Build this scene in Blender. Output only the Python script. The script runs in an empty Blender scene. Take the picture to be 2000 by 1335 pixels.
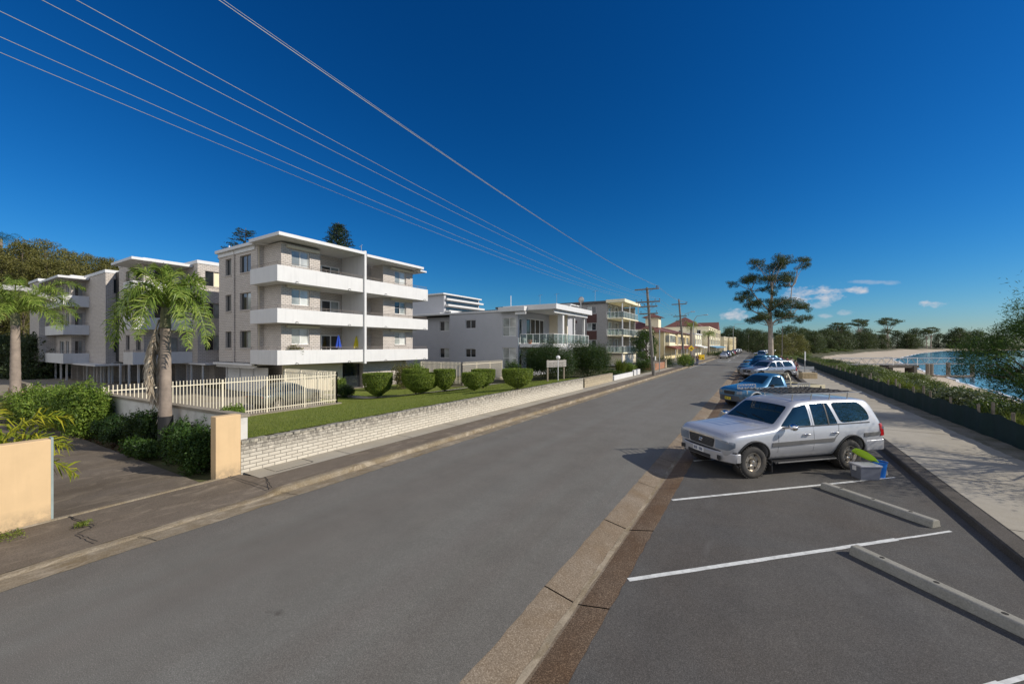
import bpy, bmesh, math, random
import numpy as np
from mathutils import Vector, Matrix
from mathutils.bvhtree import BVHTree
R = math.radians
SC = bpy.context.scene
# ---------------------------------------------------------------- camera, world, sun
YAW = 31.6
SA, CA = math.sin(R(YAW)), math.cos(R(YAW))
FPX, HOR, CAMZ = 778.0, 675.0, 3.2
cam = bpy.data.cameras.new('camera'); camo = bpy.data.objects.new('camera', cam)
SC.collection.objects.link(camo); SC.camera = camo
camo.location = (0, 0, CAMZ); camo.rotation_euler = (R(90), 0, R(YAW))
cam.sensor_width = 36; cam.lens = 36*FPX/2000; cam.shift_y = 7.5/2000
cam.clip_start = .05; cam.clip_end = 8000
SC.view_settings.view_transform = 'Standard'; SC.view_settings.look = 'None'
SC.view_settings.gamma = 1; SC.view_settings.exposure = 0.0
SUN_EL, SUN_AZ = 31.0, math.degrees(math.atan2(.955, .30))     # azimuth clockwise from +Y
sunv = Vector((math.sin(R(SUN_AZ))*math.cos(R(SUN_EL)), math.cos(R(SUN_AZ))*math.cos(R(SUN_EL)), math.sin(R(SUN_EL))))
sl = bpy.data.lights.new('sun', 'SUN'); sl.energy = 4.9; sl.angle = R(.5); sl.color = (1, .93, .82)
so = bpy.data.objects.new('sun', sl); SC.collection.objects.link(so)
so.rotation_euler = sunv.to_track_quat('Z', 'Y').to_euler(); so.location = (30, 10, 40)

def raydir(px, py):
    xr, zr = (px-1000)/FPX, (HOR-py)/FPX
    return Vector((CA*xr-SA, SA*xr+CA, zr))
def gp(px, py, z=0.):                    # street position of a ground point measured in the photograph
    d = raydir(px, py); k = (z-CAMZ)/d.z
    return d.x*k, d.y*k
def at_s(px, s):                          # t of the point on the line s=const seen in column px
    d = raydir(px, HOR); return s/d.x*d.y
def at_t(px, t):
    d = raydir(px, HOR); return t/d.y*d.x
def at_d(px, D):
    d = raydir(px, HOR); return d.x*D, d.y*D
def zof(py, D): return CAMZ+(HOR-py)*D/FPX

W = bpy.data.worlds.new('World'); SC.world = W; W.use_nodes = True
wt = W.node_tree; wt.nodes.clear()
wo = wt.nodes.new('ShaderNodeOutputWorld'); bg = wt.nodes.new('ShaderNodeBackground')
sky = wt.nodes.new('ShaderNodeTexSky'); sky.sky_type = 'NISHITA'; sky.sun_disc = False
sky.sun_elevation = R(SUN_EL); sky.sun_rotation = R(SUN_AZ)
sky.air_density = 1.1; sky.dust_density = .15; sky.ozone_density = 4.5; sky.altitude = 10
bg.inputs[1].default_value = .10
hs = wt.nodes.new('ShaderNodeHueSaturation'); hs.inputs['Saturation'].default_value = 1.22
hs.inputs['Value'].default_value = 1.0
wt.links.new(sky.outputs[0], hs.inputs['Color'])
tc = wt.nodes.new('ShaderNodeTexCoord')
def wmath(op, a, b=None, c=None, clamp=False):
    n = wt.nodes.new('ShaderNodeMath'); n.operation = op; n.use_clamp = clamp
    for i, v in enumerate((a, b, c)):
        if v is None: continue
        if isinstance(v, (int, float)): n.inputs[i].default_value = v
        else: wt.links.new(v, n.inputs[i])
    return n.outputs[0]
def wdot(v):
    n = wt.nodes.new('ShaderNodeVectorMath'); n.operation = 'DOT_PRODUCT'
    wt.links.new(tc.outputs['Generated'], n.inputs[0]); n.inputs[1].default_value = v
    return n.outputs['Value']
nz = wt.nodes.new('ShaderNodeTexNoise'); nz.inputs['Scale'].default_value = 38; nz.inputs['Detail'].default_value = 7
nz.inputs['Roughness'].default_value = .62
mp = wt.nodes.new('ShaderNodeMapping'); mp.inputs['Scale'].default_value = (1, 1, 1.9)
wt.links.new(tc.outputs['Generated'], mp.inputs[0]); wt.links.new(mp.outputs[0], nz.inputs['Vector'])
acc = None
CL = [(1592, 578, 52, 17, 1.), (1560, 573, 22, 10, .8), (1634, 568, 18, 6, .8), (1672, 565, 22, 7, .95), (1822, 593, 23, 9, 1.),
      (1433, 616, 24, 12, .9), (1598, 594, 18, 8, .5), (1612, 617, 12, 5, .45), (1652, 610, 16, 5, .5), (1703, 551, 45, 4, .3), (1745, 552, 20, 4, .3)]
for (px, py, w, h, a) in CL:
    d = raydir(px, py); L = d.length; d = d.normalized()
    rt = Vector((CA, SA, 0)); rt = (rt-d*rt.dot(d)).normalized(); up = rt.cross(d)
    ka = wmath('MULTIPLY', wdot(rt), FPX*L/w); kb = wmath('MULTIPLY', wdot(up), FPX*L/h*.9)
    r2 = wmath('ADD', wmath('MULTIPLY', ka, ka), wmath('MULTIPLY', kb, kb))
    m = wmath('SUBTRACT', .80, r2)
    m = wmath('ADD', m, wmath('MULTIPLY', wmath('SUBTRACT', nz.outputs['Fac'], .47), 5.0))
    m = wmath('MULTIPLY', m, .8, clamp=True)
    m = wmath('MULTIPLY', m, wmath('GREATER_THAN', wdot(d), .9))
    m = wmath('MULTIPLY', m, wmath('MULTIPLY', wmath('SUBTRACT', 2.1, r2, clamp=True), a))
    acc = m if acc is None else wmath('MAXIMUM', acc, m)
sp_ = wt.nodes.new('ShaderNodeSeparateColor'); wt.links.new(hs.outputs[0], sp_.inputs[0]); cb_ = wt.nodes.new('ShaderNodeCombineColor')
for i, (a_, p_) in enumerate(((.72, 1.75), (.72, 1.17), (.97, 1.15))):      # polarised deep blue: each band darkened by its own power
    wt.links.new(wmath('MULTIPLY', wmath('MINIMUM', wmath('POWER', wmath('MULTIPLY', sp_.outputs[i], .1), p_), 1.2), a_*10), cb_.inputs[i])
# bright patch added to the unseen sky behind the viewer, fills the shaded faces
sky_fill = wmath('MULTIPLY', wmath('SUBTRACT', wdot(Vector((-.10, -.98, .16)).normalized()), .34), 2.4, clamp=True)
sky_fill = wmath('MULTIPLY', sky_fill, wmath('MULTIPLY_ADD', nz.outputs['Fac'], .7, .6, clamp=True))
mv = wt.nodes.new('ShaderNodeMix'); mv.data_type = 'RGBA'; wt.links.new(sky_fill, mv.inputs[0]); wt.links.new(cb_.outputs[0], mv.inputs[6]); mv.inputs[7].default_value = (10.2, 10.4, 11.0, 1)
mx = wt.nodes.new('ShaderNodeMix'); mx.data_type = 'RGBA'
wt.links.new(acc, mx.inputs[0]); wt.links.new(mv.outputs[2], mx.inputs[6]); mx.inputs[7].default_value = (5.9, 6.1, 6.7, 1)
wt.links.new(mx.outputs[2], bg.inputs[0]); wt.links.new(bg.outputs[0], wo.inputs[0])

# ---------------------------------------------------------------- helpers: scene objects
COL = SC.collection
def tag(o, label=None, cat=None, group=None, kind=None):
    if label: o['label'] = label
    if cat: o['category'] = cat
    if group: o['group'] = group
    if kind: o['kind'] = kind
    return o
def thing(name, label, cat, loc=(0, 0, 0), rz=0., group=None):
    o = bpy.data.objects.new(name, None); COL.objects.link(o); o.empty_display_size = .3
    o.location = loc; o.rotation_euler = (0, 0, rz)
    return tag(o, label, cat, group)
def copy_tree(o, parent=None, loc=None, rz=None, scale=None, label=None, group=None):
    c = o.copy(); COL.objects.link(c)
    if parent: c.parent = parent
    if loc is not None: c.location = loc
    if rz is not None: c.rotation_euler = (0, 0, rz)
    if scale is not None: c.scale = scale if hasattr(scale, '__len__') else (scale,)*3
    if label: c['label'] = label
    if group: c['group'] = group
    for ch in list(o.children): copy_tree(ch, c)
    return c
def link_mesh(name, me, mats, parent=None):
    o = bpy.data.objects.new(name, me); COL.objects.link(o)
    if not isinstance(mats, (list, tuple)): mats = [mats]
    if len(me.materials) == 0:
        for m in mats: me.materials.append(m)
    if parent: o.parent = parent
    return o

class MB:
    def __init__(s): s.v = []; s.f = []; s.m = []; s.off = 0; s.mi = 0
    def add(s, v, f):
        o = len(s.v); s.v.extend([tuple(p) for p in v])
        s.f.extend([tuple(i+o for i in q) for q in f]); s.m.extend([s.mi]*len(f))
    def box(s, x0, x1, y0, y1, z0, z1):
        if x0 > x1: x0, x1 = x1, x0
        if y0 > y1: y0, y1 = y1, y0
        if z0 > z1: z0, z1 = z1, z0
        s.add([(x0,y0,z0),(x1,y0,z0),(x1,y1,z0),(x0,y1,z0),(x0,y0,z1),(x1,y0,z1),(x1,y1,z1),(x0,y1,z1)],
              [(3,2,1,0),(4,5,6,7),(0,1,5,4),(1,2,6,5),(2,3,7,6),(3,0,4,7)])
    def cbox(s, c, d, rz=0.):
        hx, hy, hz = d[0]/2, d[1]/2, d[2]/2; ca, sa = math.cos(rz), math.sin(rz)
        v = []
        for z in (-hz, hz):
            for x, y in ((-hx,-hy),(hx,-hy),(hx,hy),(-hx,hy)):
                v.append((c[0]+x*ca-y*sa, c[1]+x*sa+y*ca, c[2]+z))
        s.add(v, [(3,2,1,0),(4,5,6,7),(0,1,5,4),(1,2,6,5),(2,3,7,6),(3,0,4,7)])
    def prism(s, poly, z0, z1):            # poly in xy, counter-clockwise
        n = len(poly); v = [(p[0],p[1],z0) for p in poly]+[(p[0],p[1],z1) for p in poly]
        s.add(v, [tuple(range(n-1,-1,-1)), tuple(range(n,2*n))]+[(i,(i+1)%n,n+(i+1)%n,n+i) for i in range(n)])
    def extr(s, poly, axis, a, b):          # poly (u,z) extruded along x or y
        n = len(poly)
        if axis == 'y': v = [(p[0],a,p[1]) for p in poly]+[(p[0],b,p[1]) for p in poly]
        else: v = [(a,p[0],p[1]) for p in poly]+[(b,p[0],p[1]) for p in poly]
        s.add(v, [tuple(range(n-1,-1,-1)), tuple(range(n,2*n))]+[(i,(i+1)%n,n+(i+1)%n,n+i) for i in range(n)])
    def tube(s, pts, rad, n=8, cap=True):
        pts = [Vector(p) for p in pts]
        if not hasattr(rad, '__len__'): rad = [rad]*len(pts)
        rings = []; up = Vector((0,0,1)); prev = None
        for i, p in enumerate(pts):
            d = (pts[min(i+1,len(pts)-1)]-pts[max(i-1,0)])
            if d.length < 1e-9: d = Vector((0,0,1))
            d.normalize()
            a = prev if prev is not None else (Vector((1,0,0)) if abs(d.z) > .9 else up)
            a = (a-d*a.dot(d))
            if a.length < 1e-6: a = d.orthogonal()
            a.normalize(); b = d.cross(a); prev = a
            rings.append([p+(a*math.cos(2*math.pi*k/n)+b*math.sin(2*math.pi*k/n))*rad[i] for k in range(n)])
        v = [q for r in rings for q in r]; f = []
        for i in range(len(pts)-1):
            for k in range(n):
                f.append((i*n+k, i*n+(k+1)%n, (i+1)*n+(k+1)%n, (i+1)*n+k))
        if cap:
            f.append(tuple(range(n-1,-1,-1))); f.append(tuple((len(pts)-1)*n+k for k in range(n)))
        s.add(v, f)
    def lathe(s, prof, c=(0,0,0), axis='z', n=24):   # prof: (r, h)
        v = []; f = []; m = len(prof)
        for k in range(n):
            a = 2*math.pi*k/n; ca, sa = math.cos(a), math.sin(a)
            for r, h in prof:
                if axis == 'z': v.append((c[0]+r*ca, c[1]+r*sa, c[2]+h))
                elif axis == 'y': v.append((c[0]+r*ca, c[1]+h, c[2]+r*sa))
                else: v.append((c[0]+h, c[1]+r*ca, c[2]+r*sa))
        for k in range(n):
            k2 = (k+1)%n
            for j in range(m-1):
                q = (k*m+j, k2*m+j, k2*m+j+1, k*m+j+1)
                f.append(q if axis != 'y' else q[::-1])
        s.add(v, f)
    def ball(s, c, r, n=10, m=6, sz=1.):
        prof = [(max(1e-4, r*math.sin(math.pi*i/m)), -r*sz*math.cos(math.pi*i/m)) for i in range(m+1)]
        s.lathe(prof, c, 'z', n)
    def build(s, name, mat, parent=None, rel=False, smooth=False, bevel=0., **kw):
        me = bpy.data.meshes.new(name)
        v = s.v
        if rel and parent is not None:
            L = parent.location; q = parent
            while q.parent is not None: q = q.parent; L = L+q.location
            v = [(a-L.x, b-L.y, c-L.z) for a, b, c in v]
            if parent.parent is not None and parent.type == 'MESH': pass
        me.from_pydata(v, [], s.f)
        mats = mat if isinstance(mat, (list, tuple)) else [mat]
        for m in mats: me.materials.append(m)
        if len(mats) > 1: me.polygons.foreach_set('material_index', s.m)
        if smooth:
            me.polygons.foreach_set('use_smooth', [True]*len(me.polygons)); me.set_sharp_from_angle(angle=R(smooth if smooth > 1 else 35))
        me.validate(); me.update()
        o = bpy.data.objects.new(name, me); COL.objects.link(o)
        if parent: o.parent = parent
        if bevel:
            b = o.modifiers.new('bevel', 'BEVEL'); b.width = bevel; b.segments = 2; b.limit_method = 'ANGLE'
        return tag(o, **kw) if kw else o

def npmesh(name, V, F, mat, parent=None, smooth=False):
    V = np.asarray(V, np.float32); F = np.asarray(F, np.int32); k = F.shape[1]
    me = bpy.data.meshes.new(name)
    me.vertices.add(len(V)); me.vertices.foreach_set('co', V.ravel())
    me.loops.add(F.size); me.loops.foreach_set('vertex_index', F.ravel())
    me.polygons.add(len(F)); me.polygons.foreach_set('loop_start', np.arange(0, F.size, k, dtype=np.int32))
    me.polygons.foreach_set('loop_total', np.full(len(F), k, np.int32))
    if smooth: me.polygons.foreach_set('use_smooth', np.ones(len(F), bool))
    me.update(); me.validate()
    return link_mesh(name, me, mat, parent)

def unit(a): return a/np.maximum(1e-9, np.linalg.norm(a, axis=1, keepdims=True))
def leaf_quads(C, size, rng, N=None, aspect=.45, droop=0., bend=.0):
    """quads at C (n,3): size scalar or array; N preferred normals"""
    n = len(C); D = unit(rng.normal(size=(n, 3)))
    if droop: D[:, 2] = D[:, 2]*(1-droop)-droop; D = unit(D)
    Nn = rng.normal(size=(n, 3))
    if N is not None: Nn = Nn*.55+N
    Wd = unit(np.cross(D, unit(Nn)))
    s = np.broadcast_to(np.asarray(size), (n,)).reshape(-1, 1)*rng.uniform(.7, 1.3, (n, 1))
    a = C-D*s*.5; b = C+Wd*s*aspect*.5; c = C+D*s*.5; d = C-Wd*s*aspect*.5
    V = np.stack([a, b, c, d], 1).reshape(-1, 3)
    return V, np.arange(4*n).reshape(n, 4)
def sphere_pts(n, rng, shell=.5):
    p = unit(rng.normal(size=(n, 3))); r = (rng.uniform(shell**3, 1, (n, 1)))**(1/3.)
    return p*r, p

# ---------------------------------------------------------------- materials
MATS = {}
def nodes_of(name):
    m = bpy.data.materials.new(name); m.use_nodes = True; MATS[name] = m
    nt = m.node_tree; return m, nt, nt.nodes['Principled BSDF']
def N(nt, typ, **kw):
    n = nt.nodes.new(typ)
    for k, v in kw.items():
        if k in n.inputs: n.inputs[k].default_value = v
        else: setattr(n, k, v)
    return n
def ramp(nt, fac, stops):
    r = nt.nodes.new('ShaderNodeValToRGB'); e = r.color_ramp.elements
    while len(e) < len(stops): e.new(.5)
    for i, (p, c) in enumerate(stops):
        e[i].position = p; e[i].color = (c[0], c[1], c[2], 1) if hasattr(c, '__len__') else (c, c, c, 1)
    nt.links.new(fac, r.inputs[0]); return r.outputs[0]
def mixc(nt, fac, a, b, mode='MIX'):
    n = nt.nodes.new('ShaderNodeMix'); n.data_type = 'RGBA'; n.blend_type = mode
    if isinstance(fac, (int, float)): n.inputs[0].default_value = fac
    else: nt.links.new(fac, n.inputs[0])
    for i, v in ((6, a), (7, b)):
        if hasattr(v, '__len__'): n.inputs[i].default_value = (v[0], v[1], v[2], 1)
        else: nt.links.new(v, n.inputs[i])
    return n.outputs[2]
def noise(nt, scale, detail=4, rough=.55, vec=None, obj=False, dist=0.):
    n = nt.nodes.new('ShaderNodeTexNoise'); n.inputs['Scale'].default_value = scale
    n.inputs['Detail'].default_value = detail; n.inputs['Roughness'].default_value = rough; n.inputs['Distortion'].default_value = dist
    if vec is None:
        t = nt.nodes.new('ShaderNodeNewGeometry' if not obj else 'ShaderNodeTexCoord')
        vec = t.outputs['Position'] if not obj else t.outputs['Object']
    nt.links.new(vec, n.inputs['Vector']); return n.outputs['Fac']
def bump(nt, bs, h, strength=.3, dist=.01):
    b = nt.nodes.new('ShaderNodeBump'); b.inputs['Strength'].default_value = strength; b.inputs['Distance'].default_value = dist
    nt.links.new(h, b.inputs['Height']); nt.links.new(b.outputs[0], bs.inputs['Normal'])
def scaled_pos(nt, sc):
    g = nt.nodes.new('ShaderNodeNewGeometry'); m = nt.nodes.new('ShaderNodeMapping'); m.inputs['Scale'].default_value = sc
    nt.links.new(g.outputs['Position'], m.inputs[0]); return m.outputs[0]

def plain(name, col, rough=.6, metal=0., var=.12, nscale=3., coat=0., bumps=0., spec=.5, dirt=None, streak=0., base=None):
    m, nt, b = nodes_of(name)
    n = noise(nt, nscale, 5, .6, obj=True)
    lo = [c*(1-var) for c in col]; hi = [min(1, c*(1+var)) for c in col]
    c = ramp(nt, n, [(.3, lo), (.7, hi)])
    if dirt:
        n2 = noise(nt, nscale*.37, 6, .7, obj=True)
        f = ramp(nt, n2, [(.5, 0), (.72, .7)]); c = mixc(nt, f, c, dirt)
    if streak:      # rain streaks running down the render
        sn = noise(nt, 1., 5, .65, vec=scaled_pos(nt, (5, 5, .35))); c = mixc(nt, ramp(nt, sn, [(.5, 0), (.66, streak)]), c, [x*.55 for x in col])
        sn = noise(nt, .8, 5, .7); c = mixc(nt, ramp(nt, sn, [(.5, 0), (.7, streak*.7)]), c, [x*.7 for x in col])
    if base:        # splashed dirt near the ground
        g_ = nt.nodes.new('ShaderNodeNewGeometry'); s3 = nt.nodes.new('ShaderNodeSeparateXYZ'); nt.links.new(g_.outputs['Position'], s3.inputs[0])
        mr = nt.nodes.new('ShaderNodeMapRange'); mr.inputs[1].default_value = .42; mr.inputs[2].default_value = .08; nt.links.new(s3.outputs[2], mr.inputs[0])
        mm = nt.nodes.new('ShaderNodeMath'); mm.operation = 'MULTIPLY'; nt.links.new(mr.outputs[0], mm.inputs[0]); nt.links.new(ramp(nt, noise(nt, 6, 7, .75), [(.36, 0), (.6, .9)]), mm.inputs[1])
        c = mixc(nt, mm.outputs[0], c, base)
    nt.links.new(c, b.inputs['Base Color'])
    b.inputs['Roughness'].default_value = rough; b.inputs['Metallic'].default_value = metal
    b.inputs['Coat Weight'].default_value = coat; b.inputs['Coat Roughness'].default_value = .04
    b.inputs['Specular IOR Level'].default_value = spec
    if bumps: bump(nt, b, noise(nt, nscale*20, 3, .6, obj=True), bumps, .005)
    return m
def aggregate(name, base, spots, scale=90., spread=.35, light=None, tracks=None, patch=None, patch_sc=.25, rough=.9, bs=.5, stretch=None):
    m, nt, b = nodes_of(name)
    f = noise(nt, scale, 3, .7); f2 = noise(nt, scale*.35, 4, .7)
    c = ramp(nt, f, [(.5-spread*.5, base[0]), (.5, base[1]), (.5+spread*.5, spots)])
    c = mixc(nt, ramp(nt, f2, [(.35, .0), (.7, .45)]), c, base[1])
    if patch:
        vec = scaled_pos(nt, stretch) if stretch else None
        pn = noise(nt, patch_sc, 6, .62, vec=vec, dist=.4)
        c = mixc(nt, ramp(nt, pn, [(.38, 0), (.66, 1)]), c, patch, 'MULTIPLY')
        pn2 = noise(nt, patch_sc*5, 5, .7)
        c = mixc(nt, ramp(nt, pn2, [(.3, .25), (.75, 0)]), c, [x*.55 for x in base[0]])
    if light:
        ln_ = noise(nt, light[1], 8, .72, vec=scaled_pos(nt, (1.3, .55, 1)), dist=.8)
        c = mixc(nt, ramp(nt, ln_, [(light[2], 0), (light[2]+.14, light[3])]), c, light[0])
    if tracks:
        tn_ = noise(nt, .9, 3, .5, vec=scaled_pos(nt, (1.3, .03, 1))); c = mixc(nt, ramp(nt, tn_, [(.42, 0), (.6, .5)]), c, tracks, 'MULTIPLY')
        sp2 = noise(nt, 1.7, 2, .4); c = mixc(nt, ramp(nt, sp2, [(.76, 0), (.80, .6)]), c, (.5, .48, .46), 'MULTIPLY')
    nt.links.new(c, b.inputs['Base Color']); b.inputs['Roughness'].default_value = rough
    b.inputs['Specular IOR Level'].default_value = .25
    bump(nt, b, f, bs, .004)
    return m
def brick(name, c1, c2, mortar, bw=.23, bh=.086, msize=.012, plane='sum', dirt=None, off=.5, bumpy=.6):
    m, nt, b = nodes_of(name)
    g = nt.nodes.new('ShaderNodeNewGeometry'); sp = nt.nodes.new('ShaderNodeSeparateXYZ'); nt.links.new(g.outputs['Position'], sp.inputs[0])
    ad = nt.nodes.new('ShaderNodeMath'); nt.links.new(sp.outputs[0], ad.inputs[0]); nt.links.new(sp.outputs[1], ad.inputs[1])
    cb = nt.nodes.new('ShaderNodeCombineXYZ'); nt.links.new(ad.outputs[0], cb.inputs[0]); nt.links.new(sp.outputs[2], cb.inputs[1])
    t = nt.nodes.new('ShaderNodeTexBrick'); nt.links.new(cb.outputs[0], t.inputs['Vector'])
    t.inputs['Color1'].default_value = (*c1, 1); t.inputs['Color2'].default_value = (*c2, 1); t.inputs['Mortar'].default_value = (*mortar, 1)
    t.inputs['Scale'].default_value = 1; t.inputs['Brick Width'].default_value = bw; t.inputs['Row Height'].default_value = bh
    t.inputs['Mortar Size'].default_value = msize; t.inputs['Mortar Smooth'].default_value = .3; t.offset = off; t.inputs['Bias'].default_value = 0
    c = t.outputs['Color']
    n = noise(nt, 2.2, 6, .7); c = mixc(nt, ramp(nt, n, [(.35, 0), (.75, .35)]), c, [x*.62 for x in c1], 'MIX')
    n = noise(nt, 60, 3, .6); c = mixc(nt, ramp(nt, n, [(.3, .25), (.7, 0)]), c, [x*.7 for x in c1])
    if dirt:
        n = noise(nt, 7, 7, .75); z = nt.nodes.new('ShaderNodeMath'); z.operation = 'MULTIPLY_ADD'
        nt.links.new(sp.outputs[2], z.inputs[0]); z.inputs[1].default_value = dirt[1]; z.inputs[2].default_value = dirt[2]; z.use_clamp = True
        mm = nt.nodes.new('ShaderNodeMath'); mm.operation = 'MULTIPLY'
        nt.links.new(ramp(nt, n, [(.38, 0), (.56, 1)]), mm.inputs[0]); nt.links.new(z.outputs[0], mm.inputs[1])
        c = mixc(nt, mm.outputs[0], c, dirt[0])
    nt.links.new(c, b.inputs['Base Color']); b.inputs['Roughness'].default_value = .85
    inv = nt.nodes.new('ShaderNodeMath'); inv.operation = 'SUBTRACT'; inv.inputs[0].default_value = 1; nt.links.new(t.outputs['Fac'], inv.inputs[1])
    bump(nt, b, inv.outputs[0], bumpy, .012)
    return m
def leafmat(name, cols, rough=.5, trans=.3, spec=.25):
    m, nt, b = nodes_of(name)
    g = nt.nodes.new('ShaderNodeNewGeometry')
    n = noise(nt, .9, 3, .5, obj=True)
    mxn = nt.nodes.new('ShaderNodeMath'); mxn.operation = 'MULTIPLY_ADD'
    nt.links.new(g.outputs['Random Per Island'], mxn.inputs[0]); mxn.inputs[1].default_value = .6
    ml = nt.nodes.new('ShaderNodeMath'); ml.operation = 'MULTIPLY'; nt.links.new(n, ml.inputs[0]); ml.inputs[1].default_value = .4
    nt.links.new(ml.outputs[0], mxn.inputs[2])
    k = len(cols); c = ramp(nt, mxn.outputs[0], [(i/(k-1)*.8+.1, q) for i, q in enumerate(cols)])
    nt.links.new(c, b.inputs['Base Color']); b.inputs['Roughness'].default_value = rough; b.inputs['Specular IOR Level'].default_value = spec
    t = nt.nodes.new('ShaderNodeBsdfTranslucent'); br = mixc(nt, .35, c, (.25, .30, .03)); nt.links.new(br, t.inputs['Color'])
    ms = nt.nodes.new('ShaderNodeMixShader'); ms.inputs[0].default_value = trans
    out = nt.nodes['Material Output']; nt.links.new(b.outputs[0], ms.inputs[1]); nt.links.new(t.outputs[0], ms.inputs[2]); nt.links.new(ms.outputs[0], out.inputs[0])
    return m
def paint(name, col, metal=.5, rough=.32):
    m, nt, b = nodes_of(name)
    n = noise(nt, 6, 5, .65, obj=True)
    c = ramp(nt, n, [(.3, [x*.93 for x in col]), (.7, col)])
    tcn = nt.nodes.new('ShaderNodeTexCoord'); sp = nt.nodes.new('ShaderNodeSeparateXYZ'); nt.links.new(tcn.outputs['Object'], sp.inputs[0])
    z = nt.nodes.new('ShaderNodeMapRange'); z.inputs[1].default_value = .9; z.inputs[2].default_value = .3; nt.links.new(sp.outputs[2], z.inputs[0])
    mm = nt.nodes.new('ShaderNodeMath'); mm.operation = 'MULTIPLY'; nt.links.new(z.outputs[0], mm.inputs[0]); nt.links.new(n, mm.inputs[1])
    c = mixc(nt, mm.outputs[0], c, (.20, .17, .13))
    nt.links.new(c, b.inputs['Base Color']); b.inputs['Metallic'].default_value = metal; b.inputs['Roughness'].default_value = rough
    b.inputs['Coat Weight'].default_value = .8; b.inputs['Coat Roughness'].default_value = .06
    return m
def glass(name, col=(.02, .028, .03), rough=.03):
    m, nt, b = nodes_of(name)
    n = noise(nt, .8, 3, .5, obj=True)
    c = ramp(nt, n, [(.35, [x*.6 for x in col]), (.7, [x*1.5 for x in col])]); nt.links.new(c, b.inputs['Base Color'])
    b.inputs['Roughness'].default_value = rough; b.inputs['IOR'].default_value = 1.52; b.inputs['Specular IOR Level'].default_value = .9
    return m
def see_glass(name, tint=(.75, .9, .88), mixf=.25):
    m, nt, b = nodes_of(name)
    b.inputs['Base Color'].default_value = (*[x*.3 for x in tint], 1); b.inputs['Roughness'].default_value = .03
    t = nt.nodes.new('ShaderNodeBsdfTransparent'); t.inputs[0].default_value = (*tint, 1)
    ms = nt.nodes.new('ShaderNodeMixShader'); ms.inputs[0].default_value = 1-mixf
    nt.links.new(b.outputs[0], ms.inputs[1]); nt.links.new(t.outputs[0], ms.inputs[2]); nt.links.new(ms.outputs[0], nt.nodes['Material Output'].inputs[0])
    return m

M_asphalt = aggregate('asphalt', [(.088,.086,.076), (.165,.161,.143)], (.32,.31,.28), 105, .4, tracks=(.90,.84,.83), patch=(.86,.83,.80), patch_sc=.22, stretch=(1.2,.35,1))
M_asphalt2 = aggregate('asphalt_bay', [(.042,.040,.037), (.092,.089,.082)], (.22,.21,.195), 110, .4, tracks=(.82,.80,.80), light=((.135,.13,.12), .8, .58, .5), patch=(.95,.87,.80), patch_sc=.3)
M_oldasph = aggregate('old_asphalt', [(.09,.070,.052), (.165,.135,.104)], (.28,.235,.18), 60, .5, light=((.27,.22,.16), 2.3, .52, .6), patch=(.75,.72,.66), patch_sc=.6, stretch=(1.4,.5,1))
M_conc = aggregate('concrete', [(.20,.175,.14), (.30,.265,.21)], (.40,.36,.29), 45, .6, patch=(.82,.78,.7), patch_sc=.8, bs=.2)
M_gutter2 = aggregate('gutter_dark_half', [(.06,.040,.024), (.145,.10,.065)], (.40,.30,.20), 60, .40, patch=(.8,.70,.6), patch_sc=1.0, bs=.7)  # darker, browner mix for the right half of the drain
M_path = aggregate('path_concrete', [(.30,.27,.215), (.385,.35,.285)], (.45,.42,.35), 60, .6, patch=(.88,.86,.82), patch_sc=.4, bs=.15)
M_gutter = aggregate('gutter_concrete', [(.12,.09,.06), (.245,.195,.14)], (.48,.41,.31), 60, .42, patch=(.80,.72,.62), patch_sc=1.0, bs=.7)
M_kerb = aggregate('kerb_concrete', [(.16,.13,.09), (.26,.215,.15)], (.42,.36,.27), 50, .5, light=((.38,.32,.235), 2.5, .5, .8), patch=(.75,.68,.55), patch_sc=1.6, bs=.5)
M_dkerb = aggregate('dark_kerb', [(.05,.042,.036), (.10,.088,.075)], (.2,.18,.15), 50, .5, patch=(.8,.8,.75), patch_sc=1.2, bs=.5)
M_stop = aggregate('wheel_stop_concrete', [(.20,.19,.165), (.31,.295,.255)], (.40,.38,.33), 50, .5, patch=(.85,.85,.8), patch_sc=1.5, bs=.3)
M_line = plain('line_paint', (.62,.62,.58), .6, var=.15, nscale=14, dirt=(.25,.24,.22))
M_crack = plain('joint_dark', (.02,.017,.013), .95)
M_orange = plain('orange_render', (.62,.435,.235), .8, var=.05, nscale=2.5, bumps=.12, streak=.10, base=(.25,.19,.12))
M_white = plain('white_render', (.63,.62,.60), .6, var=.035, nscale=1.2, bumps=.05, streak=.16)
M_bwhite = plain('white_trim', (.64,.63,.61), .55, var=.05, nscale=1.5)
M_soffit = plain('soffit_paint', (.60,.58,.54), .7, var=.05)
M_roofw = plain('roof_fascia', (.61,.605,.59), .55, var=.05)
M_brickA = brick('grey_brick', (.63,.57,.51), (.53,.475,.42), (.30,.27,.24), .30, .13, .016, bumpy=1.)
M_brickW = brick('cream_brick', (.62,.565,.46), (.53,.475,.38), (.16,.14,.11), .30, .092, .010, dirt=((.09,.08,.065), 2.2, -.9))
M_brickR = brick('red_brick', (.42,.17,.08), (.33,.13,.06), (.25,.2,.15))
M_beigeblk = brick('beige_block', (.48,.40,.27), (.40,.33,.22), (.2,.17,.12), .39, .19, .01, dirt=((.12,.1,.07), 1.2, -.2))
M_grey2 = plain('grey_render', (.43,.43,.445), .8, var=.04, nscale=1.5)
M_greyb3 = brick('taupe_brick', (.40,.38,.355), (.34,.32,.30), (.22,.21,.195), .23, .086, .01)
M_cream = plain('cream_render', (.80,.72,.50), .75, var=.05, nscale=.7)
M_yellow = plain('yellow_render', (.66,.55,.30), .75, var=.06, nscale=.7)
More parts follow.
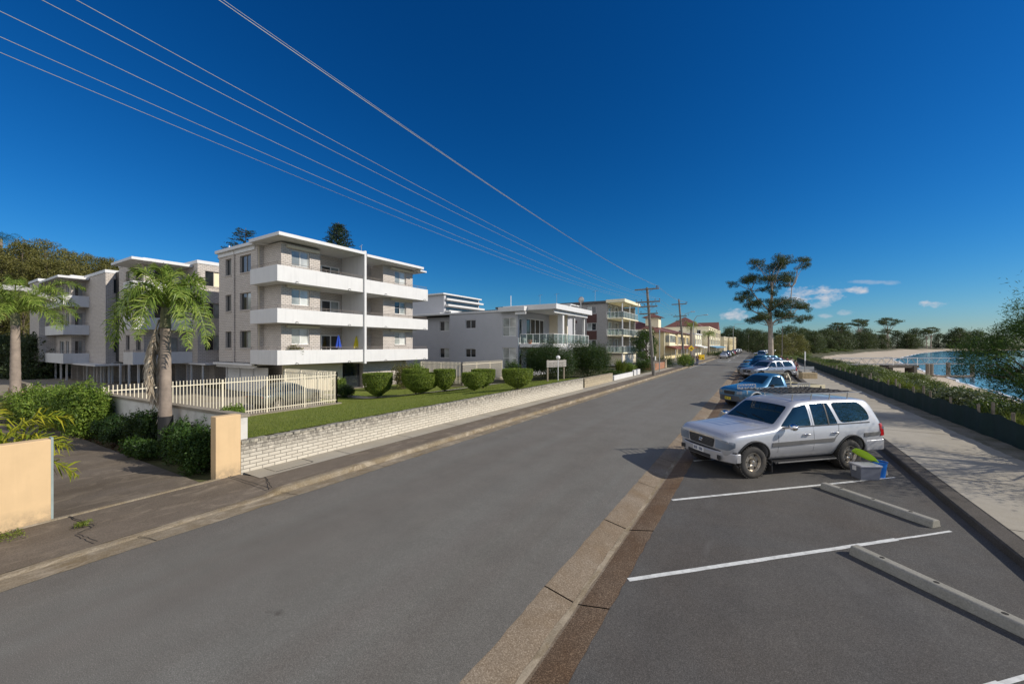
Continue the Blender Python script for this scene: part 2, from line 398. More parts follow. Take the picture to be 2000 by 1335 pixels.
M_beige = plain('beige_render', (.66,.58,.44), .75, var=.05, nscale=.7)
M_redroof = plain('red_tile', (.15,.060,.045), .75, var=.25, nscale=3, bumps=.3)
M_darkroof = plain('dark_metal_roof', (.07,.068,.066), .5, var=.1)
M_brown = plain('brown_panel', (.07,.025,.018), .6, var=.15)
M_frame = plain('window_frame', (.30,.27,.24), .45, var=.05)
M_wframe = plain('white_window_frame', (.72,.71,.68), .5, var=.04)
M_glass = glass('dark_window_glass', (.018,.022,.025))
M_cglass = glass('curtained_glass', (.30,.32,.30), .06)
M_bglass = glass('pale_blind_glass', (.48,.49,.46), .08)
M_rglass = see_glass('balustrade_glass', (.82,.92,.90), .28)
M_metal = plain('galvanised_steel', (.42,.41,.39), .4, .6, var=.08)
M_rail = plain('rail_metal', (.28,.24,.21), .5, .3)
M_fence = plain('cream_fence_paint', (.74,.66,.50), .5, var=.05, nscale=6)
M_roller = plain('roller_door_paint', (.66,.66,.64), .55, var=.04)
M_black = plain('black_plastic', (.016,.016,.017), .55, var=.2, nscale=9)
M_tyre = plain('tyre_rubber', (.028,.026,.024), .85, var=.3, nscale=7, dirt=(.09,.075,.055))
M_rim = plain('alloy_rim', (.46,.42,.36), .35, .8, var=.15, nscale=8, dirt=(.16,.12,.08))
M_chrome = plain('chrome', (.75,.75,.75), .1, 1., var=.02)
M_lamp = glass('lamp_lens', (.13,.16,.20), .05)
M_red = plain('red_lens', (.42,.01,.012), .15, var=.1, coat=.6)
M_amber = plain('amber_lens', (.6,.2,.02), .15, coat=.6)
M_carglass = glass('car_glass', (.010,.022,.024), .02)
M_silver = paint('silver_paint', (.47,.48,.505), .3, .4)
M_blue = paint('blue_paint', (.035,.15,.28), .35, .32)
M_silver2 = paint('grey_paint', (.34,.36,.40), .6, .3)
M_wood = plain('weathered_wood', (.20,.165,.125), .85, var=.25, nscale=6, bumps=.4)
M_pole = plain('pole_timber', (.15,.135,.115), .85, var=.3, nscale=4, bumps=.4)
M_bark = plain('bark', (.13,.10,.075), .9, var=.35, nscale=5, bumps=.6)
M_gumbark = plain('gum_bark', (.34,.28,.22), .85, var=.35, nscale=1.2, bumps=.3, dirt=(.09,.07,.055))
M_palmbark = plain('palm_bark', (.27,.215,.17), .9, var=.25, nscale=4, bumps=.7)
M_mesh = plain('green_shade_cloth', (.007,.026,.020), .85, var=.25, nscale=4)
M_skin = plain('skin', (.42,.25,.17), .55, var=.05)
L_bush = leafmat('shrub_leaf', [(.014,.035,.007), (.035,.080,.014), (.085,.15,.028)])
L_bright = leafmat('bright_shrub_leaf', [(.06,.11,.014), (.14,.22,.03), (.28,.35,.06)])
L_dark = leafmat('dark_shrub_leaf', [(.008,.022,.006), (.018,.045,.010), (.045,.085,.018)])
L_hedge = leafmat('hedge_leaf', [(.055,.090,.010), (.115,.17,.018), (.22,.26,.03)], trans=.2)
L_gum = leafmat('gum_leaf', [(.016,.028,.010), (.035,.055,.016), (.07,.09,.022)], trans=.22)
L_olive = leafmat('olive_forest_leaf', [(.05,.056,.014), (.13,.125,.032), (.23,.205,.06)], trans=.2)
L_forest = leafmat('forest_leaf', [(.018,.034,.012), (.042,.066,.024), (.09,.11,.04)], trans=.2)
L_pine = leafmat('pine_needle', [(.008,.022,.010), (.018,.040,.016), (.035,.062,.022)], trans=.1)
L_palm = leafmat('palm_leaf', [(.09,.16,.025), (.21,.30,.05), (.42,.46,.12)], rough=.4, trans=.4)
L_palmy = leafmat('yellow_palm_leaf', [(.10,.16,.015), (.26,.28,.02), (.45,.38,.03)], rough=.35)
L_dead = leafmat('dead_frond', [(.30,.22,.15), (.50,.41,.30), (.68,.60,.47)], trans=.15)
L_wattle = leafmat('wattle_leaf', [(.016,.044,.014), (.04,.088,.02), (.09,.15,.03)], trans=.25, rough=.6, spec=.15)
L_dune = leafmat('dune_leaf', [(.04,.065,.016), (.10,.14,.032), (.21,.24,.06)], trans=.2)
L_duneg = leafmat('dune_grey_leaf', [(.03,.045,.022), (.07,.09,.045), (.14,.16,.085)], trans=.2)
L_grass = leafmat('grass_blade', [(.09,.13,.018), (.16,.20,.03), (.26,.28,.055)], trans=.3)
L_reed = leafmat('reed_leaf', [(.05,.08,.012), (.12,.16,.022), (.24,.26,.06)], trans=.3)
L_litter = leafmat('dry_litter', [(.05,.02,.01), (.10,.04,.02), (.16,.08,.04)], trans=.0)
# ================================================================ TERRAIN AND ROAD
def sstep(a, b, x):
    x = np.clip((np.asarray(x, float)-a)/(b-a), 0, 1); return x*x*(3-2*x)
SHT = [-200, -60, 0, 30, 45, 63, 90, 124, 213, 387, 595, 900, 1000, 1500]
SHS = [17, 17, 17, 17.5, 18.5, 22, 26, 30.5, 45, 96, 166, 400, 900, 2500]
def shore(t): return np.interp(t, SHT, SHS)
def landedge(t):
    sw = shore(t); return np.maximum(7.4, sw-np.interp(t, [0, 60, 130, 400, 700], [30, 30, 30, 40, 60]))
def lawn_z(s): return np.maximum(-.38, .86-.112*(-10.9-s))
def terr(s, t):
    s = np.asarray(s, float); t = np.asarray(t, float)
    z = np.full(np.broadcast(s, t).shape, -.14); s, t = np.broadcast_arrays(s, t)
    left = s < -10.9
    zl = np.where(t > 5.06, np.where(t < 27.6, lawn_z(s), np.maximum(-.35, .12-.03*(-10.9-s))), np.maximum(-.42, .06-.022*(-10.9-s)))
    hill = (1-sstep(62, 118, t))*20*sstep(72, 150, -s)+(1-sstep(40, 110, t))*6*sstep(150, 320, -s)
    hill = hill*sstep(-400, -60, t)+ 12*sstep(120, 260, -s)*sstep(150, 300, t)
    z = np.where(left, zl+hill, z)
    sw = shore(t); le = landedge(t); r = np.clip((sw-s)/(sw-le), 0, 1)
    th = np.interp(t, [0, 70, 125], [.36, .40, .58]); prof = np.where(r < th, -2.2+r/th*1.0, -1.2+1.15*sstep(th, 1., r))
    bumpy = .12*np.sin(s*1.3+t*.7)*np.sin(t*.9-s*.4)*sstep(.6, .8, r)*(1-sstep(.93, 1, r))
    zr = np.where(s > sw, -2.2-np.minimum(3, (s-sw)*.06), prof+bumpy)
    z = np.where(s > 7.2, zr, z)
    z = z+np.where((s > 60) & (s < sw-60), 3*sstep(60, 200, sw-s-60), 0)
    return z
def grid(ss, tt, keep, name, mat, dz=0., kind='structure', smooth=True):
    ss = np.array(ss, float); tt = np.array(tt, float)
    S, T = np.meshgrid(ss, tt, indexing='ij'); Z = terr(S, T)+dz
    V = np.stack([S.ravel(), T.ravel(), Z.ravel()], 1)
    n = len(tt); i, j = np.meshgrid(np.arange(len(ss)-1), np.arange(n-1), indexing='ij'); i = i.ravel(); j = j.ravel()
    cs = (ss[i]+ss[i+1])/2; ct = (tt[j]+tt[j+1])/2; k = keep(cs, ct); i = i[k]; j = j[k]
    F = np.stack([i*n+j, (i+1)*n+j, (i+1)*n+j+1, i*n+j+1], 1)
    u, inv = np.unique(F, return_inverse=True)
    o = npmesh(name, V[u], inv.reshape(-1, 4), mat, smooth=smooth); tag(o, kind=kind); return o
def seq(*a):
    out = []
    for lo, hi, st in a: out += list(np.arange(lo, hi, st))
    return np.array(out+[a[-1][1]])
M_dirt = aggregate('ground_soil', [(.05,.045,.025), (.09,.085,.04)], (.14,.12,.07), 12, .5, patch=(.8,.9,.6), patch_sc=.15)
M_sand = aggregate('beach_sand', [(.40,.33,.24), (.52,.44,.33)], (.60,.52,.40), 6, .8, patch=(.86,.84,.82), patch_sc=.12, bs=.2)
M_sandstrip = aggregate('sandy_strip', [(.16,.14,.10), (.28,.25,.19)], (.42,.38,.3), 25, .5, patch=(.5,.52,.4), patch_sc=1.5)
M_turf = aggregate('turf', [(.10,.13,.02), (.175,.20,.034)], (.26,.27,.06), 55, .5, patch=(.80,.90,.7), patch_sc=.35, bs=.8)
s_l = seq((-900,-300,60), (-300,-72,12), (-72,-28,2), (-28,-10.95,.6)); s_l = np.append(s_l[:-1], [-10.92])
s_r = seq((7.2,32,.8), (32,120,4), (120,400,14), (400,2500,90))
t_ax = np.concatenate([seq((-250,-20,20), (-20,5,1.5))[:-1], [5.0, 5.1], seq((6,40,1.2), (40,130,2.5), (130,420,8), (420,1500,40))])
allS = np.concatenate([s_l, [-10.85, -9, 0, 7.1], s_r])
isbeach = lambda s, t: (s > 7.2) & ((shore(t)-s)/(shore(t)-landedge(t)) < np.interp(t, [0, 70, 125], [.42, .46, .62]))
grid(allS, t_ax, lambda s, t: ~isbeach(s, t), 'ground', M_dirt)
grid(s_r, t_ax, isbeach, 'beach_sand', M_sand)
islawn = lambda s, t: (s > -28.4) & (s < -10.9) & (t > 5.06) & (t < 27.5) & ~((s < -21.8) & (t < 15.2))
grid(seq((-28.4,-10.93,.4)), seq((5.1,27.5,.4)), islawn, 'lawn', M_turf, .02)
park = MB()
for a, b in ((7.4, 10.2),):
    pass
grid(seq((6.9, 30, 1)), seq((62, 140, 3)), lambda s, t: (s < landedge(t)+5) & (s > 6.9) & (t > 85), 'park_grass', M_turf, .06)

# water
mw, nt, b = nodes_of('sea_water')
b.inputs['Roughness'].default_value = .10; b.inputs['IOR'].default_value = 1.33
n = noise(nt, 1., 3, .5, vec=scaled_pos(nt, (.012, .03, 1)))
b.inputs['Specular IOR Level'].default_value = .3
nt.links.new(ramp(nt, n, [(.35, (.008,.10,.22)), (.65, (.03,.22,.34))]), b.inputs['Base Color'])
bump(nt, b, noise(nt, 1.1, 5, .6, vec=scaled_pos(nt, (1, .8, 1))), .25, .12)
w = MB(); ts = [-300,-60,0,30,45,63,90,124,213,387,595,900,1000,1500]
pts = [(float(shore(t))-.2, t) for t in ts]
for i in range(len(ts)-1):
    w.add([(pts[i][0]-2, ts[i], -2.23), (3000, ts[i], -2.23), (3000, ts[i+1], -2.23), (pts[i+1][0]-2, ts[i+1], -2.23)], [(0, 1, 2, 3)])
w.build('sea_water', mw, kind='structure')
fo = MB(); rng = np.random.default_rng(4)
tt = np.linspace(-20, 600, 500)
for off, wd in ((.5, .22),):
    sc = shore(tt); wig = .5*np.sin(tt*.21)+.3*np.sin(tt*.63+1)
    for i in range(len(tt)-1):
        q = []
        for (k, o) in ((i, 0), (i, wd*(1+tt[i]/160)), (i+1, wd*(1+tt[i+1]/160)), (i+1, 0)):
            q.append((sc[k]+off+wig[k]*.6+o, tt[k], -2.18))
        if off < 1 or (i % 37) > 12: fo.add(q, [(0, 1, 2, 3)])
M_foam = plain('wave_foam', (.75,.76,.76), .6, var=.1, nscale=5)
fo.build('wave_foam', M_foam, kind='stuff', label='thin white line of foam along the waterline', category=None) if False else tag(fo.build('wave_foam', M_foam), 'thin white line of foam along the waterline of the bay', 'foam', kind='stuff')

# road sheets
def strip(name, edgeA, edgeB, tt, mat, kind='structure', **kw):
    """edgeA/edgeB(t) -> (s,z)"""
    m = MB(); v = []
    for t in tt: a = edgeA(t); c = edgeB(t); v += [(a[0], t, a[1]), (c[0], t, c[1])]
    m.add(v, [(2*i, 2*i+1, 2*i+3, 2*i+2) for i in range(len(tt)-1)])
    return m.build(name, mat, kind=kind, **kw)
rj = random.Random(2)
JIT = {}
def jit(key, t, a):
    k = (key, round(t, 3))
    if k not in JIT: JIT[k] = rj.uniform(-a, a)
    return JIT[k]
tn = list(np.arange(-9, 22, .16))+list(np.arange(22, 60, 1.))+list(np.arange(60, 430, 8))
strip('road', lambda t: (-8.38+jit('a', t, .012), .012), lambda t: (-2.40+jit('b', t, .012), .004), tn, M_asphalt)
tp = [t for t in tn if t < 79]
strip('parking_bays', lambda t: (-1.52+jit('c', t, .014), .004), lambda t: (3.27, .004), tp, M_asphalt2)
strip('far_parking_bays', lambda t: (-2.4, .004), lambda t: (3.6, .004), [79, 150, 250, 430], M_asphalt2)
strip('under_road', lambda t: (-10.9, -.10), lambda t: (7.25, -.10), [-12, 100, 430], M_dirt)
g = MB()
def gpro(t0, t1, dj):
    a = .012
    V = []
    for t in (t0+a, t1-a):
        V += [(-2.45, t, 0), (-2.38, t, 0.0+dj), (-2.02, t, -.072+dj), (-1.955, t, -.082+dj), (-1.90, t, -.074+dj), (-1.53, t, .002+dj), (-1.49, t, .0)]
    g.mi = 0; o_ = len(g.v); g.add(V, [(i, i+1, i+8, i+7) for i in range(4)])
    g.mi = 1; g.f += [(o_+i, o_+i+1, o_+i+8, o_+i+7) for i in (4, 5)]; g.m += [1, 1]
t0 = 4.75-2.4*6
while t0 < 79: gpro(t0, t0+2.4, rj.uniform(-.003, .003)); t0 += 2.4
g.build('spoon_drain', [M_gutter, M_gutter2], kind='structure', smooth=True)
strip('drain_silt', lambda t: (-2.005+jit('s1', t, .012), -.0715), lambda t: (-1.935+jit('s2', t, .008), -.0785), [t for t in tn if t < 79], M_kerb)
strip('drain_bed', lambda t: (-2.43, -.095), lambda t: (-1.5, -.095), [-10, 80], M_crack)
# left side: tray, kerb, verge, path
tl = [t for t in tn if t < 300]
def kerbz(t):
    if t > 300: return .12
    a = float(sstep(4.35, 4.9, t)); b = float(1-sstep(-2.6, -1.8, t))
    return .025+.085*max(a, b if t < 0 else 0)+jit('kz', t, .006)
strip('gutter_tray', lambda t: (-8.80, .0), lambda t: (-8.34+jit('g', t, .02), .018), tl, M_kerb)
m = MB(); v = []
for t in tl:
    z = kerbz(t); e = jit('ke', t, .012)
    v += [(-8.78+e, t, -.01), (-8.82+e, t, z-.012), (-8.86+e, t, z), (-8.97, t, z)]
m.add(v, [(4*i+k, 4*i+k+1, 4*i+k+5, 4*i+k+4) for i in range(len(tl)-1) for k in range(3)])
m.add([(-8.97, 4.7, .05), (-8.97, 4.7, .12)], []); m.build('kerb', M_kerb, kind='structure')
def vz(t): return max(.03, kerbz(t)-.012)
strip('verge_asphalt', lambda t: (-10.72 if t < 4.9 else -9.95, .085 if t < 4.9 else .10), lambda t: (-8.96, vz(t)), [t for t in tl if t < 61], M_oldasph)
strip('verge_asphalt_far', lambda t: (-9.95, .10), lambda t: (-8.96, .10), [84, 120, 300], M_oldasph)
strip('side_street', lambda t: (-70, .105), lambda t: (-8.9, .105), [60.8, 84.2], M_asphalt)
strip('footpath', lambda t: (-10.9, .105), lambda t: (-9.93, .104), [4.86]+[t for t in tl if 5 < t < 61], M_path)
strip('far_footpath', lambda t: (-20.5, .115), lambda t: (-9.93, .115), [84, 120, 300], M_conc)
strip('driveway', lambda t: (-40, -.38), lambda t: (-10.70, .095), [-1.4, 0, 2, 4.0], M_oldasph)
m = MB(); ns = 30
for k in range(3):
    pass
m.extr([(-10.78, .02), (-10.66, .02), (-10.68, .108), (-10.76, .108)], 'y', 1.3, 4.35)
m.build('driveway_edging', M_kerb, kind='structure')
# cracks and joints
c = MB()
def crack(pts, w, z):
    for (a, b) in zip(pts[:-1], pts[1:]):
        a = Vector(a); b = Vector(b); d = (b-a).normalized(); n = Vector((-d.y, d.x))*w/2
        c.add([(a.x-n.x, a.y-n.y, z), (b.x-n.x, b.y-n.y, z), (b.x+n.x, b.y+n.y, z), (a.x+n.x, a.y+n.y, z)], [(0, 1, 2, 3)])
def rough(a, b, n, am, seed):
    r = random.Random(seed); return [(a[0]+(b[0]-a[0])*i/n+(r.uniform(-am, am) if 0 < i < n else 0), a[1]+(b[1]-a[1])*i/n+(r.uniform(-am, am) if 0 < i < n else 0)) for i in range(n+1)]
crack(rough((-10.68, 1.95), (-9.75, 2.08), 9, .015, 1), .02, .1)
crack(rough((-9.75, 2.08), (-9.62, 1.85), 4, .01, 2), .016, .095)
crack(rough((-9.62, 1.85), (-8.97, 1.95), 8, .015, 3), .016, .085)
crack(rough((-10.68, 4.55), (-9.0, 4.62), 14, .012, 4), .02, .113)
crack(rough((-9.9, 4.95), (-9.0, 4.65), 9, .02, 5), .018, .113)
for t in np.arange(7.3, 60, 2.4): c.box(-10.88, -9.94, t-.006, t+.006, .107, .109)
for k, t in enumerate(np.arange(-7, 60, 2.35)):
    crack(rough((-8.8, t), (-8.36, t+.1), 4, .015, 20+k), .012, .024)
c.build('pavement_joints', M_crack, kind='structure')
cv = MB(); cv.box(-10.62, -10.12, 5.3, 6.25, .10, .118); o = cv.build('pit_cover', M_path, bevel=.004)
tag(o, 'square concrete pit cover set in the footpath beside the tall orange pillar', 'pit cover')
cv = MB(); cv.box(-10.10, -10.08, 5.3, 6.25, .106, .112); cv.box(-10.62, -10.10, 6.26, 6.29, .106, .112); cv.build('cover_gap', M_crack, o)
# right side kerb and path
m = MB(); v = []
for t in tn:
    if t > 150: break
    v += [(3.24, t, -.01), (3.26, t, .115), (3.29, t, .135), (3.50, t, .14), (3.56, t, .14)]
k = len(v)//5
m.add(v, [(5*i+q, 5*i+q+1, 5*i+q+6, 5*i+q+5) for i in range(k-1) for q in range(4)])
m.build('path_kerb', M_dkerb, kind='structure')
strip('beach_path', lambda t: (3.56, .142), lambda t: (6.02+jit('p', t, .03) if t < 60 else 6.0, .13), [t for t in tn if t < 150], M_path)
strip('sand_strip', lambda t: (5.9, .07), lambda t: (7.25, .05), [-12, 60, 150], M_sandstrip)
c = MB()
for t in np.arange(-6, 100, 3.2): c.box(3.56, 6.0, t-.006, t+.006, .1425, .1445)
c.box(3.565, 3.585, -10, 100, .1425, .1445)
c.build('path_joints', M_crack, kind='structure')
# parking lines (45 degrees), worn at the far end
ln = MB(); dd = Vector((.7071, .7071)); nn = Vector((-.7071, .7071))
def pline(s0, t0, L, w, z=.0085, a=None):
    d = dd if a is None else Vector((math.cos(a), math.sin(a))); n = Vector((-d.y, d.x))
    k = int(L/.4)+1; r = random.Random(int(t0*10))
    for i in range(k):
        p = Vector((s0, t0))+d*(L*i/k); q = Vector((s0, t0))+d*(L*(i+1)/k); e1 = r.uniform(.42, .5)*w; e2 = r.uniform(.42, .5)*w
        ln.add([(p.x-n.x*e1, p.y-n.y*e1, z), (q.x-n.x*e1, q.y-n.y*e1, z), (q.x+n.x*e2, q.y+n.y*e2, z), (p.x+n.x*e2, p.y+n.y*e2, z)], [(0, 1, 2, 3)])
for k in range(-2, 21):
    t = 5.47+3.3*k
    pline(-1.50, t, 4.9, .085); pline(-1.50+4.9*.7071, t+4.9*.7071, 1.25, .05)
for s0, t0, L, a, w in ((-5.2, 96, 9, math.pi/2, .15), (-5.2, 118, 9, math.pi/2, .15), (-5.2, 140, 12, math.pi/2, .15), (-8.2, 62, 21, math.pi/2, .12),
                        (-6.8, 90, 3, 0, .5), (-6.8, 92, 3, 0, .5), (-4.0, 90, 1.4, 0, .5), (-4.0, 92, 1.4, 0, .5)):
    pline(s0, t0, L, w, .017, a)
lo = ln.build('parking_line', M_line, kind='structure')
ln = MB(); ln.tube([(2.4, 2.0, .008), (2.6, 2.3, .008)], .1); 
# grass tufts at pavement cracks: moss by the left wall
# ================================================================ BUILDINGS
def holewall(mb, face, c, u0, u1, z0, z1, holes, d=.22):
    """wall sheet with real reveals. face '+s' : plane x=c looking +x, u=y; '-t': plane y=c looking -y, u=x"""
    us = sorted(set([u0, u1]+[h[0] for h in holes]+[h[1] for h in holes])); zs = sorted(set([z0, z1]+[h[2] for h in holes]+[h[3] for h in holes]))
    us = [u for u in us if u0 <= u <= u1]; zs = [z for z in zs if z0 <= z <= z1]
    P = (lambda u, z, e: (c-e, u, z)) if face == '+s' else (lambda u, z, e: (u, c+e, z))
    for a, b in zip(us[:-1], us[1:]):
        for p, q in zip(zs[:-1], zs[1:]):
            cu, cz = (a+b)/2, (p+q)/2
            if any(h[0] < cu < h[1] and h[2] < cz < h[3] for h in holes): continue
            mb.add([P(a, p, 0), P(b, p, 0), P(b, q, 0), P(a, q, 0)], [(0, 1, 2, 3)])
    for h in holes:
        a, b, p, q = h[:4]
        mb.add([P(a,p,0),P(b,p,0),P(b,p,d),P(a,p,d)], [(0,1,2,3)]); mb.add([P(a,q,d),P(b,q,d),P(b,q,0),P(a,q,0)], [(0,1,2,3)])
        mb.add([P(a,p,d),P(a,q,d),P(a,q,0),P(a,p,0)], [(0,1,2,3)]); mb.add([P(b,p,0),P(b,q,0),P(b,q,d),P(b,p,d)], [(0,1,2,3)])
def window(par, face, c, a, b, z0, z1, d=.14, fm=None, panes=2, mats=None, sill=None, fw=.05, mull=0, name='window'):
    fm = fm or M_frame
    P = (lambda u, z, e: (c-e, u, z)) if face == '+s' else (lambda u, z, e: (u, c+e, z))
    def bx(mb, ua, ub, za, zb, ea, eb):
        p = P(ua, za, ea); q = P(ub, zb, eb); mb.box(p[0], q[0], p[1], q[1], p[2], q[2])
    f = MB(); bx(f, a, b, z0, z0+fw, d-.04, d+.05); bx(f, a, b, z1-fw, z1, d-.04, d+.05)
    bx(f, a, a+fw, z0+fw, z1-fw, d-.04, d+.05); bx(f, b-fw, b, z0+fw, z1-fw, d-.04, d+.05)
    w = (b-a)/panes
    for i in range(1, panes): bx(f, a+w*i-fw*.5, a+w*i+fw*.5, z0+fw, z1-fw, d-.03, d+.05)
    for i in range(mull): zz = z0+(z1-z0)*(i+1)/(mull+1); bx(f, a+fw, b-fw, zz-.02, zz+.02, d-.02, d+.04)
    o = f.build(name, fm, par, rel=True)
    mats = mats or [M_glass]
    for i in range(panes):
        g = MB(); bx(g, a+w*i+fw*.5, a+w*(i+1)-fw*.5, z0+fw*.9, z1-fw*.9, d+.01, d+.03)
        g.build('pane', mats[i % len(mats)], o, rel=True)
    if sill:
        s_ = MB(); bx(s_, a-.05, b+.05, z0-.09, z0-.002, -.05, d); s_.build('sill', sill, o, rel=True)
    return o
def door(*a, **k):
    k.setdefault('name', 'sliding_door'); return window(*a, **k)
def hipped(mb, x0, x1, y0, y1, z, h, e=.5, gable=None):
    x0 -= e; x1 += e; y0 -= e; y1 += e; w, l = x1-x0, y1-y0
    if gable == 'x':      # ridge along x
        v = [(x0,y0,z),(x1,y0,z),(x1,y1,z),(x0,y1,z),(x0,(y0+y1)/2,z+h),(x1,(y0+y1)/2,z+h)]
    elif gable == 'y':
        v = [(x0,y0,z),(x1,y0,z),(x1,y1,z),(x0,y1,z),((x0+x1)/2,y0,z+h),((x0+x1)/2,y1,z+h)]
        mb.add(v, [(0,3,2,1),(0,1,4),(2,3,5),(1,2,5,4),(3,0,4,5)]); return
    else:
        k = min(w, l)/2
        v = [(x0,y0,z),(x1,y0,z),(x1,y1,z),(x0,y1,z),(x0+k if w >= l else (x0+x1)/2, (y0+y1)/2 if w >= l else y0+k, z+h),
             (x1-k if w >= l else (x0+x1)/2, (y0+y1)/2 if w >= l else y1-k, z+h)]
        if w < l:
            mb.add(v, [(0,3,2,1),(0,1,4),(1,2,5,4),(2,3,5),(3,0,4,5)]); return
    mb.add(v, [(0,3,2,1),(0,1,5,4),(1,2,5),(2,3,4,5),(3,0,4)])

def parapet_L(mb, s_f, s_b, t0, t1, z0, z1, th=.15):     # balcony box: road side + camera side + slab
    mb.box(s_f-th, s_f, t0, t1, z0, z1)                # front panel
    mb.box(s_b, s_f-th, t0, t0+th, z0, z1)              # return
    mb.box(s_b, s_f-th, t0+th, t1, z0, z0+.2)           # slab
def rail_mesh(mb, pts, z, h=.22, step=1.1):
    for (a, b) in zip(pts[:-1], pts[1:]):
        mb.tube([(a[0], a[1], z+h), (b[0], b[1], z+h)], .018, 5); mb.tube([(a[0], a[1], z+h*.5), (b[0], b[1], z+h*.5)], .010, 4)
        L = math.hypot(b[0]-a[0], b[1]-a[1]); n = max(1, int(L/step))
        for i in range(n+1):
            x = a[0]+(b[0]-a[0])*i/n; y = a[1]+(b[1]-a[1])*i/n; mb.tube([(x, y, z), (x, y, z+h)], .014, 4)

# ---- building A (nearest block)
LV = [(1.90, 2.90), (4.76, 5.74), (7.56, 8.66)]          # balcony parapet bottom and top
WT = [4.45, 7.32, 10.15]                                  # window heads
cur = [M_cglass, M_bglass]; CU2 = [M_glass, M_cglass]; mixw = [M_glass, M_bglass]
A = thing('apartment_block', 'nearest pale brick flats with three long white balconies and two closed parasols', 'apartment block', (-33, 21, -.45), group=None)
w = MB()
# left face (shade)
H1 = []; 
for k in range(3):
    H1 += [(-35.9, -34.95, WT[k]-1.42, WT[k]-.12), (-33.6, -31.95, WT[k]-1.42, WT[k]-.12)]
holewall(w, '-t', 15.0, -37.0, -31.0, 1.95, 10.55, H1)
holewall(w, '-t', 15.4, -31.0, -28.6, 1.95, 10.55, [])
w.add([(-31.0, 15.0, 1.95), (-31.0, 15.4, 1.95), (-31.0, 15.4, 10.55), (-31.0, 15.0, 10.55)], [(0, 1, 2, 3)])
H2 = []; H3 = []; H4 = []
for k in range(3):
    H2.append((16.15, 17.5, WT[k]-1.15, WT[k])); H4.append((25.75, 27.15, WT[k]-1.15, WT[k]))
    fl = LV[k][0]+.2
    H3 += [(18.75, 21.2, fl, WT[k]-.35)]
holewall(w, '+s', -28.6, 15.4, 18.35, 1.95, 10.55, H2)
holewall(w, '+s', -28.6, 24.4, 28.0, 1.95, 10.55, H4)
holewall(w, '+s', -30.2, 18.35, 21.5, 1.95, 10.55, H3)
H5 = [(22.2, 24.0, LV[k][0]+.2, WT[k]-.35) for k in range(3)]
holewall(w, '+s', -30.2, 21.5, 24.4, 1.95, 10.55, H5)
for y, sgn in ((18.35, 1), (24.4, -1)):
    q = [(-30.2, y, 1.95), (-28.6, y, 1.95), (-28.6, y, 10.55), (-30.2, y, 10.55)]
    w.add(q, [(0, 1, 2, 3)] if sgn < 0 else [(3, 2, 1, 0)])
w.add([(-28.6, 28, 1.95), (-46, 28, 1.95), (-46, 28, 10.55), (-28.6, 28, 10.55)], [(0, 1, 2, 3)])
w.add([(-46, 28, 1.95), (-46, 21.3, 1.95), (-46, 21.3, 10.55), (-46, 28, 10.55)], [(0, 1, 2, 3)])
w.add([(-37, 21.3, 1.95), (-37, 15, 1.95), (-37, 15, 10.55), (-37, 21.3, 10.55)], [(0, 1, 2, 3)])
w.add([(-46, 21.3, 1.95), (-37, 21.3, 1.95), (-37, 21.3, 10.55), (-46, 21.3, 10.55)], [(0, 1, 2, 3)])
w.box(-36.95, -28.7, 16.2, 27.9, 1.9, 1.945)
w.build('wall', M_brickA, A, rel=True)
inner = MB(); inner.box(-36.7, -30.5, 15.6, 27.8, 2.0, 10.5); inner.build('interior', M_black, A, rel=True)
for k in range(3):
    for i, h in enumerate(((-35.9, -34.95), (-33.6, -31.95))):
        window(A, '-t', 15.0, h[0], h[1], WT[k]-1.42, WT[k]-.12, mats=[M_glass, M_cglass] if (i+k) % 3 else [M_glass, M_glass], sill=M_brickA)
    window(A, '+s', -28.6, 16.15, 17.5, WT[k]-1.15, WT[k], mats=cur, fm=M_wframe, sill=M_brickA, mull=0)
    window(A, '+s', -28.6, 25.75, 27.15, WT[k]-1.15, WT[k], mats=[M_cglass, M_bglass] if k != 1 else [M_glass, M_cglass], fm=M_wframe, sill=M_brickA, mull=1 if k < 2 else 0)
    fl = LV[k][0]+.2
    door(A, '+s', -30.2, 18.75, 21.2, fl, WT[k]-.35, mats=[M_cglass, M_glass, M_cglass] if k else [M_cglass, M_glass, M_glass], fm=M_wframe, panes=3, fw=.09)
    door(A, '+s', -30.2, 22.2, 24.0, fl, WT[k]-.35, mats=[M_glass, M_cglass], fm=M_wframe, panes=2, fw=.08)
    b = MB(); parapet_L(b, -27.4, -31.0, 14.5, 28.85, LV[k][0], LV[k][1])
    b.box(-28.6, -27.55, 28.70, 28.85, LV[k][0]+.2, LV[k][1])
    o = b.build('balcony', M_white, A, rel=True, bevel=.012)
    r = MB(); rail_mesh(r, [(-31.0, 14.58), (-27.48, 14.58), (-27.48, 28.75)], LV[k][1])
    r.build('railing', M_rail, o, rel=True)
    for t in (15.8, 20.0, 23.6, 28.3): s_ = MB(); s_.tube([(-27.39, t, LV[k][0]+.12), (-27.22, t, LV[k][0]+.10), (-27.16, t, LV[k][0]+.03)], .03, 6); s_.build('spout', M_metal, o, rel=True)
    # shutter boxes above windows
    for ya, yb in ((15.75, 18.2), (25.2, 27.8)): s_ = MB(); s_.box(-28.58, -28.40, ya, yb, WT[k]+.06, WT[k]+.23); s_.build('blind_box', M_beige, A, rel=True)
f = MB(); f.box(-30.2, -27.25, 21.36, 21.56, 1.75, 10.95); f.build('party_wall', M_white, A, rel=True, bevel=.01)
r = MB(); r.box(-31.2, -27.2, 14.5, 21.34, 10.62, 10.86); r.box(-30.0, -27.2, 21.58, 28.1, 10.50, 10.72); r.box(-30.5, -27.6, 27.9, 28.9, 10.35, 10.5)
